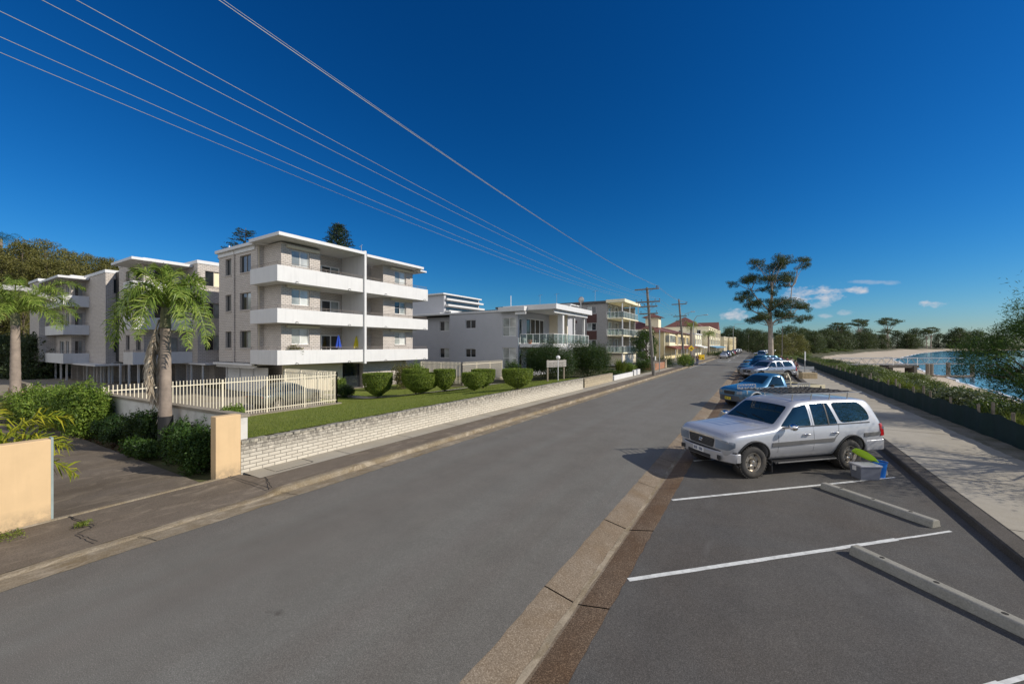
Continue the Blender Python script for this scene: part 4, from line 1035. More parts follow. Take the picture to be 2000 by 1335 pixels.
def patch(bvh, P, axis, off=.006, rings=4, thick=.012, mir=False, r=.05, start=4.):
    """project a rounded polygon on the body. axis 'y': P=(x,z) from +y; 'x': P=(y,z) from +x; '-x' from -x; 'z': P=(x,y) from above"""
    pts = rpoly(P, r); n = len(pts); c = sum(pts, Vector((0, 0)))/n
    if axis == 'y': ori = lambda p: (Vector((p.x, start, p.y)), Vector((0, -1, 0)))
    elif axis == 'x': ori = lambda p: (Vector((start, p.x, p.y)), Vector((-1, 0, 0)))
    elif axis == '-x': ori = lambda p: (Vector((-start, p.x, p.y)), Vector((1, 0, 0)))
    else: ori = lambda p: (Vector((p.x, p.y, start)), Vector((0, 0, -1)))
    V = []; ok = []
    def hit(p, o_):
        a, d = ori(p); h = bvh.ray_cast(a, d)
        if h[0] is None: h = bvh.find_nearest(a+d*(start-1.0))
        nrm = h[1]
        if nrm.dot(d) > 0: nrm = -nrm
        return h[0]+nrm*o_
    for k in range(rings+1):
        s = 1-k/(rings+.0001) if k < rings else 0
        if k == rings: V.append(hit(c, off)); break
        for p in pts: V.append(hit(c+(p-c)*s, off))
    F = []
    for k in range(rings-1):
        for i in range(n): F.append((k*n+i, k*n+(i+1) % n, (k+1)*n+(i+1) % n, (k+1)*n+i))
    ce = len(V)-1
    for i in range(n): F.append(((rings-1)*n+i, (rings-1)*n+(i+1) % n, ce))
    b0 = len(V)
    for p in pts: V.append(hit(p, off-thick))
    for i in range(n): F.append((b0+i, b0+(i+1) % n, (i+1) % n, i))
    return V, F
def add_patch(mb, *a, mir=False, **k):
    V, F = patch(*a, **k); mb.add(V, F)
    if mir: mb.add([(v[0], -v[1], v[2]) for v in V], [f[::-1] for f in F])
def sided(name, mat, car, bvh, polys, **k):
    for sg in (1, -1):
        g = MB()
        for P in polys:
            V, F = patch(bvh, P, 'y', **k); g.add([(v[0], v[1]*sg, v[2]) for v in V], [f if sg > 0 else f[::-1] for f in F])
        g.build(name, mat, car, smooth=True)
def bvh_of(me):
    return BVHTree.FromPolygons([v.co.copy() for v in me.vertices], [tuple(p.vertices) for p in me.polygons])

WPROTO = {}
def wheel_meshes(r=.385, w=.27, rr=.215, kind='steel'):
    key = (r, w, rr, kind)
    if key in WPROTO: return WPROTO[key]
    t = MB(); h = w/2
    t.lathe([(rr-.01, h*.75), (rr+.03, h*.95), (r*.80, h*1.05), (r*.93, h*.92), (r*.985, h*.7), (r, h*.35), (r, -h*.35), (r*.985, -h*.7), (r*.93, -h*.92), (r*.8, -h*1.05), (rr+.03, -h*.95), (rr-.01, -h*.75)], axis='y', n=40)
    for i in range(36):
        a = 2*math.pi*i/36
        for sg in (1, -1):
            c = (math.cos(a)*(r-.004), sg*h*.62, math.sin(a)*(r-.004)); m = MB(); m.cbox((0, 0, 0), (.022, h*.55, .035))
            ca, sa = math.cos(a), math.sin(a)
            t.add([(c[0]+x*ca-z*sa, c[1]+y, c[2]+x*sa+z*ca) for x, y, z in m.v], m.f)
    rm = MB()
    rm.lathe([(.001, h*.30), (.055, h*.42), (.06, h*.55), (.045, h*.9), (.03, h*.95), (.001, h*.95)], axis='y', n=18)
    rm.lathe([(.06, h*.28), (rr*.55, h*.50), (rr*.62, h*.45)], axis='y', n=24)
    ns = {'steel': 6, 'alloy': 6}[kind]
    for i in range(ns):
        a = 2*math.pi*(i+.5)/ns
        for w0, w1, r0, r1 in ((.42, .30, rr*.45, rr*.93),):
            P = [(r0, -w0*rr*.8), (r1, -w1*rr*.8), (r1, w1*rr*.8), (r0, w0*rr*.8)]
            V = [(x*math.cos(a)-z*math.sin(a), y, x*math.sin(a)+z*math.cos(a)) for y in (h*.52, h*.40) for x, z in P]
            rm.add(V, [(0,1,2,3), (7,6,5,4), (0,4,5,1), (1,5,6,2), (2,6,7,3), (3,7,4,0)])
    rm.lathe([(rr*.88, h*.45), (rr*.92, h*.62), (rr, h*.86), (rr+.012, h*.86), (rr+.008, h*.5), (rr-.005, -h*.8)], axis='y', n=36)
    hb = MB(); hb.lathe([(.001, h*.2), (rr*.86, h*.2), (rr*.86, -h*.7), (.001, -h*.7)], axis='y', n=24)
    out = []
    for m, mat, nm in ((hb, M_black, 'hub'), (t, M_tyre, 'tyre'), (rm, M_rim, 'rim')):
        o = m.build(nm, mat, smooth=True); out.append(o.data); bpy.data.objects.remove(o)
    WPROTO[key] = out; return out
def add_wheels(car, pos, hy, key, steer=0):
    for i, (x, z) in enumerate(pos):
        for sg in (1, -1):
            ms = wheel_meshes(*key)
            w = bpy.data.objects.new('wheel', ms[0]); COL.objects.link(w); w.parent = car; w.location = (x, hy*sg, z)
            w.rotation_euler = (0, 0, (0 if sg > 0 else math.pi)+(steer if i == 0 else 0))
            for me, nm in zip(ms[1:], ('tyre', 'rim')): c = bpy.data.objects.new(nm, me); COL.objects.link(c); c.parent = w

# ---------------- large 4x4 wagon body (used for the white wagon and the grey one)
WAG = [ # x, zb, wb, wm, zm, ws, zs, wt, zt, crown
 (2.33, .44, .60, .74, .68, .74, .86, .66, .94, .01),
 (2.30, .42, .70, .84, .68, .83, .90, .74, .99, .015),
 (2.20, .38, .80, .91, .67, .90, .93, .80, 1.045, .02),
 (2.05, .36, .84, .945, .67, .94, 1.00, .87, 1.085, .015),
 (1.85, .36, .86, .955, .68, .95, 1.03, .89, 1.11, .02),
 (1.30, .36, .87, .97, .70, .955, 1.08, .89, 1.155, .025),
 (.95, .36, .87, .965, .70, .95, 1.12, .89, 1.19, .02),
 (.80, .36, .87, .965, .70, .95, 1.14, .87, 1.215, .02),
 (.46, .36, .87, .965, .70, .945, 1.16, .81, 1.50, .03),
 (.14, .36, .87, .965, .70, .94, 1.17, .755, 1.775, .03),
 (-.06, .36, .87, .965, .70, .94, 1.175, .735, 1.85, .025),
 (-.80, .36, .87, .965, .70, .94, 1.18, .735, 1.875, .025),
 (-1.6, .36, .87, .965, .70, .94, 1.18, .735, 1.87, .025),
 (-2.15, .38, .86, .96, .70, .935, 1.18, .725, 1.85, .02),
 (-2.36, .40, .86, .95, .70, .93, 1.18, .70, 1.79, .02),
 (-2.48, .42, .84, .94, .70, .92, 1.17, .72, 1.52, .015),
 (-2.56, .44, .82, .92, .70, .90, 1.10, .76, 1.22, .01),
 (-2.60, .48, .78, .88, .70, .86, 1.02, .74, 1.10, .01),
]
def wagon(label, cat, pm, key, detail=True, rack=False, group=None, name='parked_four_wheel_drive', loc=(0,0,0), rz=0, stripe=True):
    car = thing(name, label, cat, loc, rz, group)
    me = lofted(WAG, 2); bvh = bvh_of(me)
    ax = [(1.49, .39), (-1.52, .39)]
    bm_ = cut_arches(me, [(1.49, .42), (-1.52, .42)], .475, [pm, M_black])
    body = link_mesh('body', bm_, [pm, M_black], car)
    add_wheels(car, ax, .80, key, 0)
    sided('front_door_glass', M_carglass, car, bvh, [[(.66, 1.23), (.62, 1.27), (.14, 1.69), (-.24, 1.765), (-.24, 1.225)]], r=.03)
    sided('rear_door_glass', M_carglass, car, bvh, [[(-.36, 1.225), (-.36, 1.77), (-.93, 1.785), (-1.10, 1.235)]], r=.03)
    sided('cargo_glass', M_carglass, car, bvh, [[(-1.21, 1.245), (-1.04, 1.785), (-1.98, 1.775), (-2.16, 1.52), (-2.18, 1.28)]], r=.12)
    g = MB(); add_patch(g, bvh, [(-.79, 1.215), (-.79, 1.76), (-.83, 1.76), (-.83, 1.215)], 'y', off=.012, mir=True, r=.008)
    add_patch(g, bvh, [(.66, 1.185), (.62, 1.215), (-2.15, 1.235), (-2.15, 1.205)], 'y', off=.008, mir=True, r=.008); g.build('window_trim', M_black, car, smooth=True)
    g = MB(); add_patch(g, bvh, [(.76, -.76), (.22, -.66), (.22, .66), (.76, .76)], 'z', rings=6, r=.06); g.build('windscreen', M_carglass, car, smooth=True)
    g = MB(); add_patch(g, bvh, [(-.60, 1.28), (-.52, 1.66), (.52, 1.66), (.60, 1.28)], '-x', r=.06); g.build('rear_window', M_carglass, car, smooth=True)
    # seams
    s = MB()
    for P in ([(.785, .46), (.80, 1.17)], [(-.305, .46), (-.30, 1.20)], [(-1.08, .95), (-1.13, 1.22)], [(-.30, 1.2), (-.30, 1.78)]):
        (a, b), (c, d) = P; add_patch(s, bvh, [(a-.005, b), (c-.005, d), (c+.005, d), (a+.005, b)], 'y', off=.002, mir=True, r=.001, rings=2, thick=.004)
    add_patch(s, bvh, [(-.98, .86), (-1.08, .95), (-1.07, .96), (-.96, .87)], 'y', off=.002, mir=True, r=.001, rings=2, thick=.004)
    add_patch(s, bvh, [(.9, -.78), (2.12, -.70), (2.12, -.71), (.9, -.79)], 'z', off=.002, mir=True, r=.001, rings=2, thick=.004)
    s.build('panel_seam', M_black, car)
    # door mouldings
    tr = MB()
    if stripe:
        sided('door_moulding', plain('rubbing_strip', (.10,.098,.095), .6), car, bvh, [[(.98, .745), (.98, .845), (-.98, .87), (-.92, .775)]], off=.018, r=.01, thick=.035)
        sided('rear_moulding', MATS['rubbing_strip'], car, bvh, [[(-1.93, .84), (-1.93, .94), (-2.45, .95), (-2.40, .86)]], off=.018, r=.01, thick=.035)
    for x in (1.49, -1.52):
        for sg in (1, -1):
            P = []; fl = MB()
            for k in range(0, 19):
                a = math.pi*(-.08+1.16*k/18); px_, pz = x+.485*math.cos(a), .42+.485*math.sin(a)
                h = bvh.ray_cast(Vector((px_, 4, pz)), Vector((0, -1, 0))); y = h[0].y if h[0] else .95
                P.append((px_, sg*(y+.008), pz))
            fl.tube(P, .022, 6); fl.build('wheel_arch_trim', M_black, car, smooth=True)
    # side step
    st = MB()
    for sg in (1, -1):
        st.box(.92, -.98, sg*.80, sg*.99, .33, .37); st.tube([(.85, sg*.985, .35), (-.95, sg*.985, .35)], .025, 8)
    st.box(2.0, -2.3, -.75, .75, .30, .42)
    st.build('side_step', M_black, car, bevel=.005)
    mf = MB()
    for sg in (1, -1): mf.box(.965, .985, sg*.72, sg*.95, .12, .42)
    mf.build('mud_flap', M_black, car)
    # front
    g = MB(); add_patch(g, bvh, [(-.42, .68), (-.47, .90), (.47, .90), (.42, .68)], 'x', off=.018, r=.05); g.build('grille', M_black, car, smooth=True)
    gb = MB()
    for k in range(6):
        z = .70+k*.035; add_patch(gb, bvh, [(-.42, z), (-.42, z+.009), (.42, z+.009), (.42, z)], 'x', off=.026, r=.002, rings=2)
    gb.build('grille_bar', plain('dark_grey_bar', (.08,.08,.08), .4), car)
    gc = MB(); add_patch(gc, bvh, [(-.47, .90), (-.45, .925), (.45, .925), (.47, .90)], 'x', off=.026, r=.006)
    gc.build('grille_surround', M_chrome, car, smooth=True)
    em = MB()
    for a, b, cz in ((.062, .040, .80), (.022, .038, .80), (.044, .016, .815)):
        P = [(2.37, a*math.cos(t), cz+b*math.sin(t)) for t in np.linspace(0, 2*math.pi, 25)]; em.tube(P, .006, 5)
    em.build('emblem', M_chrome, car)
    for sg in (1, -1):
        g = MB(); Vv, Ff = patch(bvh, [(.49, .69), (.50, .90), (.84, .91), (.89, .84), (.86, .70)], 'x', off=.014, r=.03)
        # wrap to the side
        g.add([(v[0], v[1]*sg, v[2]) for v in Vv], [f if sg > 0 else f[::-1] for f in Ff])
        V2, F2 = patch(bvh, [(2.26, .70), (2.06, .78), (2.06, .89), (2.24, .905)], 'y', off=.012, r=.02)
        g.add([(v[0], v[1]*sg, v[2]) for v in V2], [f if sg > 0 else f[::-1] for f in F2])
        hl = g.build('headlight', M_lamp, car, smooth=True)
        c = MB()
        for yy in (.60, .74): c.lathe([(.001, .02), (.05, .03), (.068, .045)], (2.17 if yy > .7 else 2.24, yy*sg, .80), 'x', 16)
        c.build('reflector', M_chrome, hl, smooth=True)
    # bumpers
    bp = MB(); P = []
    for y in np.linspace(-.99, .99, 17): P.append((2.46-.40*abs(y)**3.0, y))
    P0 = list(P); ins = [(x-.20, y*.86) for x, y in P]
    m_ = P+ins[::-1]; bp.prism(m_, .40, .63)
    for sg in (1, -1): bp.prism([(2.07, .86*sg), (2.07, .992*sg), (1.90, .985*sg), (1.90, .86*sg)][::sg], .41, .629)
    bo = bp.build('front_bumper', pm, car, bevel=.02, smooth=True)
    c = MB(); c.box(2.38, 2.463, -.40, .40, .42, .50); c.build('bumper_intake', M_black, bo)
    for sg in (1, -1): c = MB(); c.cbox((2.372, .62*sg, .49), (.05, .22, .10), -.55*sg); c.build('fog_light_recess', M_black, bo)
    pl = MB(); pl.box(2.466, 2.48, -.19, .19, .505, .625); po = pl.build('number_plate', M_bwhite, car)
    ch = MB()
    for k, y in enumerate((-.15, -.105, -.06, .04, .085, .13)): ch.box(2.481, 2.484, y-.014, y+.014, .53, .605)
    for k, y in enumerate((-.15, -.06, .085)): ch.box(2.481, 2.4845, y+.016, y+.02, .53, .605)
    ch.build('plate_characters', plain('plate_ink', (.08,.10,.16), .5), po)
    bp = MB(); P = []
    for y in np.linspace(-.93, .93, 13): P.append((-2.72+.20*abs(y)**4, y))
    ins = [(x+.2, y*.95) for x, y in P]; bp.prism(P+ins[::-1], .46, .74)
    bp.box(-2.5, -2.02, .88, .955, .46, .74); bp.box(-2.5, -2.02, -.955, -.88, .46, .74); bp.build('rear_bumper', pm, car, bevel=.02, smooth=True)
    for sg in (1, -1):
        g = MB(); Vv, Ff = patch(bvh, [(-2.43, .84), (-2.43, 1.17), (-2.53, 1.17), (-2.57, .84)], 'y', off=.022, r=.02, thick=.05)
        g.add([(v[0], v[1]*sg, v[2]) for v in Vv], [f if sg > 0 else f[::-1] for f in Ff]); tl_ = g.build('tail_light', M_red, car, smooth=True)
        c = MB(); c.cbox((-2.5, .93*sg, 1.04), (.06, .03, .09)); c.build('reversing_lens', M_lamp, tl_)
        # mirror
        c = MB(); c.ball((.50, 1.09*sg, 1.24), .125, 14, 8, .72); c.v = [((x-.50)*.55+.50, y, z) for x, y, z in c.v]; c.tube([(.58, .92*sg, 1.19), (.52, 1.03*sg, 1.22)], .03, 6)
        c.build('mirror', M_chrome, car, smooth=True)
        for hx in (-.06, -.96):
            c = MB(); h = bvh.ray_cast(Vector((hx, 4, 1.0)), Vector((0, -1, 0))); y = (h[0].y if h[0] else .95)
            c.tube([(hx-.10, sg*(y+.01), 1.0), (hx-.08, sg*(y+.045), 1.0), (hx+.08, sg*(y+.045), 1.0), (hx+.10, sg*(y+.01), 1.0)], .017, 6); c.build('door_handle', M_chrome, car, smooth=True)
    if rack:
        z0 = 2.04; r_ = MB()
        x0, x1, yy = .42, -2.15, .72
        for sg in (1, -1):
            r_.tube([(x0, yy*sg, z0), (x1, yy*sg, z0)], .014, 6)
            for x in (.1, -.5, -1.1, -1.7): r_.tube([(x, .70*sg, 1.86), (x, yy*sg, z0)], .014, 5)
            for (xa, xb) in (((x0, x0-.62), (x1+.42, x1)) if sg < 0 else ()):
                r_.tube([(xa, yy*sg, z0+.12), (xb, yy*sg, z0+.12)], .011, 5); n = 6
                for i in range(n):
                    a = xa+(xb-xa)*i/n; b = xa+(xb-xa)*(i+.5)/n; c = xa+(xb-xa)*(i+1)/n
                    r_.tube([(a, yy*sg, z0+.12), (b, yy*sg, z0)], .007, 4); r_.tube([(b, yy*sg, z0), (c, yy*sg, z0+.12)], .007, 4)
                r_.tube([(xa, yy*sg, z0), (xa, yy*sg, z0+.12)], .011, 5); r_.tube([(xb, yy*sg, z0), (xb, yy*sg, z0+.12)], .011, 5)
        r_.tube([(x0, -yy, z0), (x0, yy, z0)], .013, 5)
        gr = MB()
        for i in range(1, 14): x = x0+(x1-x0)*i/14; gr.tube([(x, -yy+.01, z0), (x, yy-.01, z0)], .011, 5)
        for y in (-.4, -.13, .13, .4): gr.tube([(x0-.01, y, z0), (x1+.01, y, z0)], .009, 4)
        r_.build('roof_rack', M_metal, car)
        gr.build('rack_grid', M_black, car)
    # inside silhouettes: seats behind dark glass are not visible; wipers
    wp = MB()
    for y in (-.1, .45):
        h = bvh.ray_cast(Vector((.70, y, 4)), Vector((0, 0, -1))); h2 = bvh.ray_cast(Vector((.62, y-.45, 4)), Vector((0, 0, -1)))
        wp.tube([h[0]+Vector((.01, 0, .02)), h2[0]+Vector((.01, 0, .02))], .008, 4)
    wp.build('wiper', M_black, car)
    gp_ = MB(); gp_.prism([(x+.004-.02, y*.985) for x, y in P0]+[(x-.16, y*.9) for x, y in P0][::-1], .632, .655); gp_.build('bumper_gap', M_black, car)
    for c in car.children:
        if c.type == 'MESH' and c.name.split('.')[0] != 'wheel':
            for me_ in [c.data]+[q.data for q in c.children]:
                for v in me_.vertices:
                    x, z = v.co.x, v.co.z
                    if x > 1.98: v.co.x = 1.98+(x-1.98)*.64
                    if x < -2.02: v.co.x = -2.02+(x+2.02)*1.17
                    if z > .95: v.co.z = .95+(z-.95)*.935
    return car
KEY = (.395, .27, .215, 'steel'); KEYA = (.38, .26, .225, 'alloy')
a45 = R(225)
LC = wagon('muddy silver-white four-wheel drive with roof rack, nearest car in the bays', 'four-wheel drive', M_silver, KEY, rack=True, loc=(.33, 12.93, 0), rz=a45)
PR = wagon('silver-grey four-wheel drive wagon parked just beyond the blue utility truck', 'four-wheel drive', M_silver2, KEYA, loc=(.72, 45.5, 0), rz=a45)
def repaint(o, m):
    for c in [o]+list(o.children_recursive):
        if c.type == 'MESH' and c.name.split('.')[0] in ('body', 'front_bumper', 'rear_bumper', 'cab', 'bonnet', 'cab_body'):
            c.material_slots[0].link = 'OBJECT'; c.material_slots[0].material = m
# ---------------- blue utility truck with tray
UTE = [
 (2.18, .42, .55, .66, .62, .62, .82, .50, .90, .01),
 (2.12, .36, .72, .82, .62, .80, .88, .68, .97, .015),
 (1.95, .34, .78, .88, .62, .87, .93, .76, 1.03, .025),
 (1.50, .34, .82, .90, .64, .89, .98, .78, 1.09, .04),
 (1.0, .34, .82, .90, .64, .89, 1.03, .78, 1.15, .04),
 (.80, .34, .82, .90, .64, .89, 1.06, .76, 1.19, .03),
 (.42, .34, .82, .90, .64, .88, 1.08, .69, 1.48, .03),
 (.10, .34, .82, .90, .64, .88, 1.09, .62, 1.68, .035),
 (-.25, .34, .82, .90, .64, .88, 1.09, .61, 1.72, .035),
 (-.50, .34, .82, .90, .64, .88, 1.09, .60, 1.70, .03),
 (-.62, .36, .81, .89, .64, .87, 1.08, .62, 1.60, .02),
 (-.66, .40, .78, .86, .64, .84, 1.04, .66, 1.40, .01)]
UT = thing('parked_utility_truck', 'blue single-cab utility truck with cream drop-side tray, next car beyond the silver-white one', 'utility truck', (.30, 25.25, 0), a45)
me = lofted(UTE, 2); bvh = bvh_of(me)
link_mesh('cab_body', cut_arches(me, [(1.35, .40)], .43, [M_blue, M_black]), [M_blue, M_black], UT)
add_wheels(UT, [(1.35, .35), (-1.65, .35)], .76, (.355, .24, .20, 'steel'))
sided('door_glass', M_carglass, UT, bvh, [[(.60, 1.13), (.08, 1.60), (-.42, 1.63), (-.42, 1.13)]], r=.04)
g = MB(); add_patch(g, bvh, [(.74, -.64), (.22, -.55), (.22, .55), (.74, .64)], 'z', rings=6, r=.06); g.build('windscreen', M_carglass, UT, smooth=True)
g = MB(); add_patch(g, bvh, [(-.34, .68), (-.38, .86), (.38, .86), (.34, .68)], 'x', off=.012, r=.04); g.build('grille', M_black, UT, smooth=True)
s = MB()
for P in ([(.74, .44), (.76, 1.1)], [(-.50, .44), (-.50, 1.6)]):
    (a, b), (c, d) = P; add_patch(s, bvh, [(a-.005, b), (c-.005, d), (c+.005, d), (a+.005, b)], 'y', off=.002, mir=True, r=.001, rings=2, thick=.004)
s.build('panel_seam', M_black, UT)
P = [(2.26-.40*abs(y)**3, y) for y in np.linspace(-.88, .88, 13)]; bp = MB(); bp.prism(P+[(x-.18, y*.92) for x, y in P][::-1], .34, .62); bp.build('front_bumper', plain('charcoal_bumper', (.05,.055,.065), .5), UT, bevel=.02, smooth=True)
pl = MB(); pl.box(2.262, 2.28, -.19, .19, .42, .55); po = pl.build('number_plate', plain('yellow_plate', (.75,.58,.03), .4), UT)
ch = MB()
for y in (-.14, -.095, -.05, .03, .075, .12): ch.box(2.281, 2.284, y-.013, y+.013, .445, .53)
ch.build('plate_characters', M_black, po)
for sg in (1, -1):
    g = MB(); Vv, Ff = patch(bvh, [(.50, .72), (.50, .88), (.76, .90), (.78, .74)], 'x', off=.012, r=.03); g.add([(v[0], v[1]*sg, v[2]) for v in Vv], [f if sg > 0 else f[::-1] for f in Ff]); g.build('headlight', M_lamp, UT, smooth=True)
    c = MB(); c.ball((.52, 1.03*sg, 1.16), .12, 12, 7, .75); c.v = [((x-.52)*.5+.52, y, z) for x, y, z in c.v]; c.tube([(.58, .86*sg, 1.12), (.53, .97*sg, 1.14)], .025, 5); c.build('mirror', M_black, UT, smooth=True)
    c = MB(); c.tube([(-.32, sg*.90, .98), (-.30, sg*.93, .98), (-.18, sg*.93, .98), (-.16, sg*.90, .98)], .016, 5); c.build('door_handle', M_black, UT)
    c = MB(); Pq = []
    for k in range(15):
        a = math.pi*(-.02+1.04*k/14); Pq.append((1.35+.44*math.cos(a), sg*.905, .40+.44*math.sin(a)))
    c.tube(Pq, .035, 6); c.build('guard_flare', plain('pale_flare', (.42,.44,.45), .4), UT, smooth=True)
M_tray = plain('cream_tray', (.55,.49,.34), .55, var=.1, nscale=4)
tr = MB(); tr.box(-.80, -3.0, -.93, .93, .80, .88)
for sg in (1, -1):
    tr.box(-.82, -3.0, sg*.90, sg*.935, .88, 1.14)
tr.box(-2.96, -3.0, -.90, .90, .88, 1.14); to = tr.build('tray', M_tray, UT, bevel=.008)
c = MB()
for x in (-1.1, -1.9, -2.7): c.box(x-.03, x+.03, .936, .955, .90, 1.08)
c.build('latch', M_black, to)
c = MB(); c.box(-.70, -3.0, -.45, .45, .48, .62)
for x in (-1.15, -2.15): c.box(x-.03, x+.03, .5, .9, .3, .8); c.box(x-.03, x+.03, -.9, -.5, .3, .8)
c.build('chassis', M_black, UT)
c = MB()
for sg in (1, -1): c.tube([(-.80, sg*.88, .9), (-.80, sg*.86, 1.45), (-.80, sg*.70, 1.74)], .03, 6); 
c.tube([(-.80, -.7, 1.74), (-.80, .7, 1.74)], .03, 6); c.tube([(-.80, -.84, 1.3), (-.80, .84, 1.3)], .02, 6)
for y in (-.5, -.25, 0, .25, .5): c.tube([(-.80, y, .9), (-.80, y, 1.74)], .012, 4)
c.build('headboard_rack', M_tray, UT)
c = MB(); c.cbox((-1.7, -.2, 1.0), (1.3, .9, .22)); c.build('tool_load', M_black, UT, bevel=.05)

# ---------------- small sedan for the far cars
SED = [(2.05, .40, .50, .60, .55, .56, .66, .48, .70, .01), (1.95, .30, .70, .80, .52, .76, .68, .62, .76, .02), (1.5, .26, .78, .86, .55, .84, .74, .70, .86, .03), (.95, .26, .8, .87, .56, .85, .80, .74, .94, .03),
 (.75, .26, .8, .87, .56, .85, .84, .70, .98, .03), (.15, .26, .8, .87, .56, .85, .88, .58, 1.36, .03), (-.3, .26, .8, .87, .56, .85, .9, .57, 1.42, .04), (-.9, .26, .8, .87, .56, .85, .9, .56, 1.38, .03),
 (-1.55, .26, .8, .86, .56, .84, .9, .66, 1.02, .02), (-1.9, .28, .78, .84, .56, .82, .86, .66, .98, .02), (-2.1, .34, .72, .78, .56, .76, .80, .62, .92, .01), (-2.14, .4, .66, .72, .56, .70, .76, .6, .84, .01)]
def sedan(label, pm, loc, rz, group=None):
    car = thing('parked_car', label, 'car', loc, rz, group); me = lofted(SED, 2); bvh = bvh_of(me)
    link_mesh('body', cut_arches(me, [(1.3, .32), (-1.3, .32)], .36, [pm, M_black]), [pm, M_black], car)
    add_wheels(car, [(1.3, .30), (-1.3, .30)], .74, (.30, .2, .2, 'alloy'))
    g = MB(); add_patch(g, bvh, [(.50, .98), (.08, 1.29), (-.28, 1.33), (-.28, .96)], 'y', mir=True, r=.04); add_patch(g, bvh, [(-.34, .96), (-.34, 1.33), (-.85, 1.28), (-1.15, .98)], 'y', mir=True, r=.05); g.build('side_glass', M_carglass, car, smooth=True)
    g = MB(); add_patch(g, bvh, [(.70, -.58), (.26, -.48), (.26, .48), (.70, .58)], 'z', rings=5, r=.06); g.build('windscreen', M_carglass, car, smooth=True)
    g = MB(); add_patch(g, bvh, [(-1.0, -.45), (-1.42, -.52), (-1.42, .52), (-1.0, .45)], 'z', rings=5, r=.06); g.build('rear_window', M_carglass, car, smooth=True)
    for sg in (1, -1):
        g = MB(); g.cbox((1.93, .58*sg, .64), (.10, .26, .11)); g.build('headlight', M_lamp, car, bevel=.02); g = MB(); g.cbox((-2.09, .58*sg, .74), (.08, .22, .12)); g.build('tail_light', M_red, car, bevel=.02)
    g = MB(); g.cbox((1.99, 0, .47), (.08, 1.0, .14)); g.build('grille', M_black, car)
    g = MB(); g.cbox((2.04, 0, .45), (.02, .36, .1)); g.build('number_plate', M_bwhite, car)
    return car
P_white = paint('white_paint', (.72,.72,.70), .1, .3); P_navy = paint('navy_paint', (.02,.05,.12), .4, .3); P_red = paint('red_paint', (.45,.03,.02), .3, .3); P_dark = paint('charcoal_paint', (.04,.042,.045), .5, .3)
P_teal = paint('teal_blue_paint', (.03,.12,.20), .4, .3)
S0 = sedan('grey-green sedan behind the fence in the flats car park', paint('greygreen_paint', (.10,.125,.12), .4, .3), (-23.9, 13.3, -.37), R(100))
GC = 'cars in the angled bays beyond the silver-grey wagon'
def park(src, k, label, pm, off=0.):
    t_ = 11.9+3.3*k+.7; s0 = .35+off; o = copy_tree(src, None, (s0, t_+s0, 0), a45, None, label, GC); repaint(o, pm); return o
park(PR, 11, 'dark four-wheel drive parked directly behind the silver-grey wagon', P_dark)
park(S0, 12, 'dark teal sedan third behind the blue utility truck, beyond two wagons', P_teal, -.2)
park(PR, 13, 'navy wagon parked beyond the teal sedan in the angled bays', P_navy)
park(S0, 15, 'white sedan near the last angled bays before the big gum tree', P_white)
park(PR, 17, 'dark blue wagon beside the trunk of the big gum tree', P_teal)
def par(src, s, t, rz, label, pm, g='cars parked along the far shops'):
    o = copy_tree(src, None, (s, t, .0), rz, None, label, g); repaint(o, pm); return o
par(S0, -7.1, 113, R(90), 'silver sedan first in the row parked along the shops', M_silver)
par(PR, -7.1, 121, R(90), 'dark blue wagon second in the row along the shops', P_navy)
par(S0, -7.1, 130, R(90), 'white sedan third in the row along the shops', P_white)
par(PR, -7.1, 139, R(90), 'charcoal wagon fourth in the row along the shops', P_dark)
par(S0, -7.1, 148, R(90), 'white hatch fifth in the row along the shops, before the red car', P_white)
par(S0, -7.1, 158, R(90), 'red car sixth in the row along the shops', P_red)
par(PR, -7.1, 168, R(90), 'black wagon just beyond the red car', P_dark)
for i in range(6): par(S0 if i % 2 else PR, -7.1, 178+10*i, R(90), '%s number %s in the distant end of the row along the shops' % (('white wagon', 'silver sedan', 'white wagon', 'dark sedan', 'silver wagon', 'white sedan')[i], ('eight', 'nine', 'ten', 'eleven', 'twelve', 'thirteen')[i]), (P_white, M_silver, P_white, P_dark, M_silver, P_white)[i])
par(PR, 1.0, 124, R(-90), 'dark blue van-like wagon facing the camera left of the gum trunk', P_navy, 'cars beside the park')
for i in range(5): par(S0 if i % 2 else PR, 1.2+.6*i, 140+9*i, R(225), '%s parked %s beside the park behind the gum tree' % (('white wagon', 'silver sedan', 'dark wagon', 'white sedan', 'silver wagon')[i], ('first', 'second', 'third', 'fourth', 'fifth')[i]), (P_white, M_silver, P_dark, P_white, M_silver)[i], 'cars beside the park')
